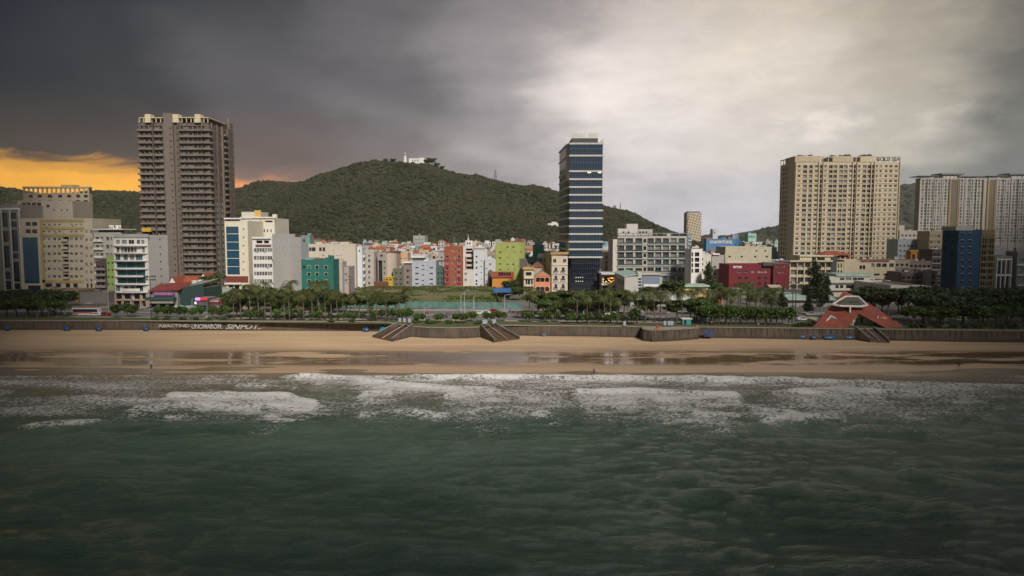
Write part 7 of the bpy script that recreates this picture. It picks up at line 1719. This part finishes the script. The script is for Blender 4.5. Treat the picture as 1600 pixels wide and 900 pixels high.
# parasols at the cafe
def parasol(px, Y, c, lab):
    t = thing('parasol', lab, 'parasol', (atY(px, 485, Y).x, Y, G + .1), 0, 'parasols of the left cafe'); MB().tube([(0,0,0),(0,0,2.6)], .05, STEEL, 5).build('pole', t)
    MB().tube([(0,0,2.2),(0,0,2.75),(0,0,3.0)], [1.9,.7,.05], plain(c, .7, name='parasol_cloth'), 8).build('canopy', t)
for px, Y, c, cn in ((276, 266, (.55,.56,.48), 'cream'), (283, 268, (.16,.34,.20), 'green'), (293, 266, (.30,.36,.36), 'grey'), (299, 267, (.26,.34,.34), 'grey'), (470, 275, (.04,.25,.35), 'blue')): parasol(px, Y, c, f'{cn} parasol at the roadside before the {near(px)}')

# ================================================================== BEACH THINGS
TARP = plain((.012, .09, .26), .45, name='blue_tarp_cover', var=.35, scale=1.5); HULL = plain((.05,.045,.04), .6, name='dark_hull', var=.4); TEALT = plain((.02,.20,.28), .5, name='teal_tarp', var=.3)
def bz(X, Y): return float(beach_z(np.array([X]), np.array([Y]))[0])
def sand(px, py):
    z = 1.0
    for _ in range(4): q = atZ(px, py, z); z = bz(q.x, q.y)
    return q.x, q.y, z
def boat(px, py, wpx, m, label, tarp=True, rz=0):
    X, Y, z = sand(px, py); L_ = wpx * Y / F; h = L_/2; t = thing('fishing_boat', label, 'boat', (X, Y, z), rz, 'fishing boats beached below the sea wall'); wd = max(.6, L_*.17)
    n = 9; V = []; mb = MB(); im = mb.mi(HULL)
    for i in range(n):
        u = -1 + 2*i/(n-1); bw = wd*(1-abs(u)**2.6)+.04; up = .35*abs(u)**2
        mb.v += [(u*h, -bw, .75+up), (u*h*.94, -bw*.6, .15+up*.6), (u*h*.9, 0, .02+up*.7), (u*h*.94, bw*.6, .15+up*.6), (u*h, bw, .75+up)]
    for i in range(n-1):
        for k in range(4): mb.f.append((i*5+k, i*5+k+1, i*5+k+6, i*5+k+5)); mb.m.append(im)
        mb.f.append((i*5, i*5+5, i*5+9, i*5+4)); mb.m.append(im)
    mb.build('hull', t)
    if tarp:
        mb = MB(); mb.mi(m); rr = random.Random(px)
        for i in range(7):
            u = -.8+1.6*i/6; bw = wd*(1-abs(u)**2.6)*1.12+.1; hh = .75 + .75*(1-u*u)**.5*rr.uniform(.75,1.1)
            mb.v += [(u*h, -bw, .62), (u*h, -bw*.75, hh*.82), (u*h, 0, hh+.12), (u*h, bw*.75, hh*.82), (u*h, bw, .62)]
        for i in range(6):
            for k in range(4): mb.f.append((i*5+k, i*5+k+1, i*5+k+6, i*5+k+5)); mb.m.append(0)
        mb.f += [(0,1,2,3,4), (30,31,32,33,34)]; mb.m += [0, 0]; mb.build('tarpaulin', t, True)
    else: MB().box(-h*.3, h*.1, -wd*.6, wd*.6, .8, 1.3, m).build('cabin', t)
    return t
for px, py, wv_, lb in ((12, 517, 10, 'small boat under blue tarp at far left of the wall'), (104, 517, 12, 'small boat under blue tarp below the beige hotel'), (154, 517.5, 11, 'small boat under blue tarp below the parked bus'), (228, 517.5, 10, 'small boat under blue tarp just left of the graffiti'), (572, 518.5, 11, 'dark blue covered boat left of the dome tent'),
        (1241, 529, 10, 'dim purple covered boat left of the row by the pavilion'), (1254, 530, 13, 'bright blue covered boat left of the red pavilion'), (1271, 531, 9, 'small grey boat between two blue boats'), (1296, 531, 21, 'large bright blue covered boat under the left half of the pavilion'), (1328, 531, 18, 'bright blue covered boat just left of the pavilion stairs'), (1382, 531, 15, 'blue covered boat just right of the pavilion stairs'), (1393, 532, 15, 'dark boat with clutter right of the pavilion stairs'),
        (1475, 532.5, 25, 'long blue covered boat among round basket boats'), (1544, 533, 26, 'long dark red boat below the right graffiti'), (1578, 534, 20, 'dark green boat near the right edge'), (1606, 534, 16, 'boat cut off by the right edge')):
    m = TARP if 'blue' in lb or 'edge' in lb else plain((.09,.07,.10), .6, name='dim_tarp') if 'purple' in lb or 'grey' in lb else plain((.09,.02,.02), .6, name='red_board') if 'red' in lb else plain((.02,.05,.045), .6, name='green_board')
    boat(px, py, wv_, m, lb, 'clutter' not in lb and 'long dark' not in lb and 'dark green' not in lb)
X, Y, z = sand(600, 518.5); t = thing('dome_tent', 'teal dome tent against the wall left of the stairs', 'tent', (X, Y, z)); mb = MB()
mb.tube([(0,0,0),(0,0,.9),(0,0,1.6),(0,0,2.0)], [2.1,1.8,1.1,.2], TEALT, 12); mb.build('canopy', t, True); MB().box(-.5, .5, -2.05, -1.7, 0, 1.0, plain((.4,.5,.55), .5, name='tent_window')).build('door', t)
for px, py, c, lb in ((1451, 531.5, (.30,.30,.29), 'grey upturned round basket boat'), (1458, 532, (.20,.2,.2), 'darker grey basket boat leaning on its neighbour'), (1492, 532, (.45,.44,.38), 'cream round basket boat'), (1500, 532.5, (.38,.26,.17), 'tan round basket boat'), (1513, 533, (.33,.13,.18), 'pink round basket boat')):
    X, Y, z = sand(px, py); t = thing('basket_boat', lb, 'boat', (X, Y, z), 0, 'round basket boats on the sand'); mb = MB(); cm = plain(c, .7, name='basket_weave'); mb.tube([(0,0,0),(0,0,.5),(0,0,.85),(0,0,1.05)], [1.0,.95,.6,.1], cm, 12); mb.build('hull', t, True); MB().tube([(0,0,0),(0,0,.14)], 1.07, HULL, 12).build('rim', t)
for px, py, s_, c, lb in ((842, 520.5, 1.6, (.06,.14,.36), 'blue plastic box stack against the wall right of the second stairs'), (895.5, 519, 1.0, (.06,.14,.36), 'small blue box against the middle of the low wall'), (842+8, 525.5, .9, (.10,.14,.16), 'dark cool box standing alone on the sand'), (1121, 524, 1.1, (.30,.24,.14), 'brown crate under the painted mural'), (1028, 513, .7, (.5,.04,.02), 'red box on top of the bastion')):
    X, Y, z = sand(px, py); z = G + .6 if 'on top' in lb else z
    if 'on top' in lb: X, Y = xy(1028, 515.6)
    t = thing('storage_box', lb, 'box', (X, Y, z)); m_ = plain(c, .5, name='box_plastic'); MB().box(-s_*.7, s_*.7, -s_*.4, s_*.4, 0, s_*.85, m_).build('body', t); MB().box(-s_*.74, s_*.74, -s_*.44, s_*.44, s_*.852, s_*1.0, plain(tuple(min(1, v*1.6) for v in c), .5, name='box_lid')).build('lid', t)

# ================================================================== PEOPLE
def person(name_lab, loc, rz, pose, shirt, shorts, group=None):
    sk = (.28,.17,.11); hr = (.02,.015,.012)
    J = {'pel':(0,0,.95), 'belly':(0,0,1.12), 'chest':(0,0,1.34), 'neck':(0,0,1.50), 'head':(0,0,1.60), 'top':(0,0,1.72)}
    P = dict(stand=dict(lk=(-.11,-.02,.50), lf=(-.12,.0,.06), lt=(-.13,-.14,.03), rk=(.11,0,.50), rf=(.12,.02,.06), rt=(.13,-.12,.03), le=(-.27,.03,1.13), lh=(-.30,-.06,.88), re=(.27,.03,1.13), rh=(.30,-.06,.88)),
             walk=dict(lk=(-.10,-.20,.53), lf=(-.10,-.25,.09), lt=(-.10,-.39,.06), rk=(.10,.06,.50), rf=(.10,.30,.12), rt=(.10,.19,.03), le=(-.24,.14,1.13), lh=(-.25,.08,.88), re=(.24,-.10,1.13), rh=(.24,-.26,.95)))[pose]
    ed = [('pel','belly'),('belly','chest'),('chest','neck'),('neck','head'),('head','top'),('pel','lhip'),('lhip','lk'),('lk','lf'),('lf','lt'),('pel','rhip'),('rhip','rk'),('rk','rf'),('rf','rt'),('chest','ls'),('ls','le'),('le','lh'),('chest','rs'),('rs','re'),('re','rh')]
    J.update(P); J.update(lhip=(-.10,0,.90), rhip=(.10,0,.90), ls=(-.19,.01,1.40), rs=(.19,.01,1.40))
    rad = dict(pel=.13,belly=.125,chest=.145,neck=.06,head=.095,top=.07,lhip=.095,rhip=.095,lk=.062,rk=.062,lf=.042,rf=.042,lt=.035,rt=.035,ls=.062,rs=.062,le=.042,re=.042,lh=.035,rh=.035)
    ks = list(J); me = bpy.data.meshes.new('body'); me.from_pydata([J[k] for k in ks], [(ks.index(a), ks.index(c)) for a, c in ed], [])
    o = bpy.data.objects.new('tmp', me); COL.objects.link(o); md = o.modifiers.new('s', 'SKIN'); sv = me.skin_vertices[0].data
    for i, k in enumerate(ks): sv[i].radius = (rad[k], rad[k]*(.8 if k in ('chest','belly','pel') else 1)); sv[i].use_root = k == 'pel'
    o.modifiers.new('u', 'SUBSURF').levels = 1; bpy.context.view_layer.update()
    m2 = bpy.data.meshes.new_from_object(o.evaluated_get(bpy.context.evaluated_depsgraph_get())); bpy.data.objects.remove(o)
    m2.materials.clear()
    for c, nm in ((sk,'skin'),(shirt,'shirt_cloth'),(shorts,'shorts_cloth'),(hr,'hair')): m2.materials.append(plain(c, .8, name=nm))
    for f in m2.polygons:
        x, y, z = f.center; f.material_index = 3 if z > 1.66 or (z > 1.56 and y > .03) else 1 if 1.0 < z < 1.47 and (abs(x) < .23 or z > 1.2) else 2 if .5 < z <= 1.0 and abs(x) < .21 else 0; f.use_smooth = True
    m2.name = 'person'; t = link('person', m2); t.location = loc; t.rotation_euler = (0, 0, rz); tag(t, name_lab, 'person', group); return t
for px, py, rz, pose, sh, so_, lb in ((236.5, 579, .4, 'stand', (.03,.03,.04), (.02,.02,.02), 'person in dark clothes standing at the water edge on the left'), (1262, 560, 1.2, 'walk', (.05,.05,.07), (.03,.03,.03), 'person in dark clothes walking on the sand below the pavilion'),
        (928, 587.5, 2.6, 'stand', (.04,.04,.05), (.03,.03,.04), 'person standing in the shallow foam in the middle'), (1496, 573, -1.4, 'walk', (.03,.03,.03), (.02,.02,.02), 'person in black walking across wet sand on the right'), (1499, 573.5, -1.4, 'stand', (.10,.08,.07), (.03,.03,.03), 'second person close beside the walker on wet sand'),
        (1172, 567.5, .4, 'stand', (.2,.15,.12), (.05,.05,.06), 'small person standing on wet sand below the crimson building')):
    X, Y, z = sand(px, py); person(lb, (X, Y, max(z, 0) - .02), rz, pose, sh, so_)
for px, Y, rz, pose, sh, lb in ((323, 243.5, 0, 'stand', (.6,.6,.6), 'person in white on the promenade above the graffiti'), (670, 247, 1, 'walk', (.5,.1,.1), 'person in red by the street trees above the curved wall'), (636, 233, .3, 'stand', (.35,.1,.1), 'person in red at the head of the left stairs'), (769, 230, 2, 'stand', (.1,.1,.3), 'person in blue at the head of the second stairs'), (1112, 229, .6, 'walk', (.4,.25,.3), 'person in pink beneath the dense row of trees'), (705, 245, .6, 'stand', (.6,.55,.4), 'person in cream beside a street tree above the curved wall'), (1185, 224, -.5, 'stand', (.5,.5,.5), 'person in grey beneath the dense row of trees')):
    X = atY(px, 500, Y).x; person(lb, (X, Y, G + .12), rz, pose, sh, (.04,.05,.09))

# ================================================================== added unseen slabs overhead, shading both sides of the view; sun passes between
SLABM = plain((.30, .30, .31), 1.0, name='slab_grey', var=.25, scale=.004)
def shade_slab(label, x0, x1, y0, y1, z, edge, seed, slope=0.0):
    """lumpy opaque slab out of view, added to block the sun; 'edge' tells which side is the ragged rim of the gap"""
    nx, ny = 70, 70; x = np.linspace(x0, x1, nx); y = np.linspace(y0, y1, ny); X, Y = np.meshgrid(x, y)
    wob = (fbm(Y*.004, X*.0*0+seed, 3, seed) - .5) * 60
    if edge == 'right': X = X + wob * (X - x0) / (x1 - x0)
    if edge == 'left': X = X + wob * (x1 - X) / (x1 - x0)
    th = np.minimum.reduce([np.clip((X-X.min(1)[:,None])/90,0,1), np.clip((X.max(1)[:,None]-X)/90,0,1), np.clip((Y-y0)/90,0,1), np.clip((y1-Y)/90,0,1)])
    n_ = fbm(X*.006, Y*.006, 4, seed+2)
    X = X + slope * (Y + 433)
    up = z + 110*np.sqrt(th)*(.5+n_); dn = z - 40*np.sqrt(th)*(.3+n_)
    i = np.arange(ny-1)[:, None]*nx + np.arange(nx-1)[None, :]; f = np.stack([i, i+1, i+nx+1, i+nx], -1).reshape(-1, 4)
    V = np.concatenate([np.stack([X,Y,up],-1).reshape(-1,3), np.stack([X,Y,dn],-1).reshape(-1,3)])
    t = link('shade_slab', mesh_np('shade_slab', V, np.concatenate([f, f[:, ::-1] + nx*ny]), [SLABM], smooth=True))
    tag(t, label, 'cloud', kind='stuff')
shade_slab('unseen shading slab added high above the left half of the bay', -1700, 175, -1300, 500, 360, 'right', 3, -.63)
shade_slab('unseen shading slab added high above the right end of the bay', 166, 2000, -1100, 500, 360, 'left', 7, .66)
# ------------------------------------------------------------------ the damp air
def haze():
    m = bpy.data.materials.new('haze'); m.use_nodes = True; m.node_tree.nodes.clear(); n = NT(m.node_tree)
    o = n.new('ShaderNodeOutputMaterial'); v = n.new('ShaderNodeVolumePrincipled'); v.inputs['Density'].default_value = HAZE_D; v.inputs['Color'].default_value = (.80, .79, .80, 1); v.inputs['Anisotropy'].default_value = .2
    n.l.new(v.outputs[0], o.inputs['Volume'])
    tag(MB().box(-2800, 3900, -300, 4100, -4, 330, m).build('haze'), kind='stuff')
HAZE_D = .00008
if HAZE_D: haze()
# ================================================================== every label singles out one thing
ORD = ['leftmost', 'second from left', 'third from left', 'fourth from left', 'fifth from left', 'sixth from left', 'seventh from left', 'eighth from left', 'ninth from left', 'tenth from left', 'eleventh from left', 'twelfth from left', 'thirteenth from left', 'fourteenth from left', 'fifteenth from left', 'sixteenth from left']
def finish_labels():
    bpy.context.view_layer.update()
    d = {}
    for o in COL.objects:
        if o.parent is None and 'label' in o and o.get('kind') is None: d.setdefault(o['label'], []).append(o)
    for lab, os_ in d.items():
        if len(os_) < 2: continue
        os_.sort(key=lambda o: topx(o.location.x, o.location.y, o.location.z))
        n = len(os_)
        for i, o in enumerate(os_):
            o['label'] = lab + ', ' + (('left one' if i == 0 else 'right one') if n == 2 else (ORD[i] if i < n - 1 or n > 16 else 'rightmost') if i < 16 else 'far right')
finish_labels()
print('HOUSES', town_n)
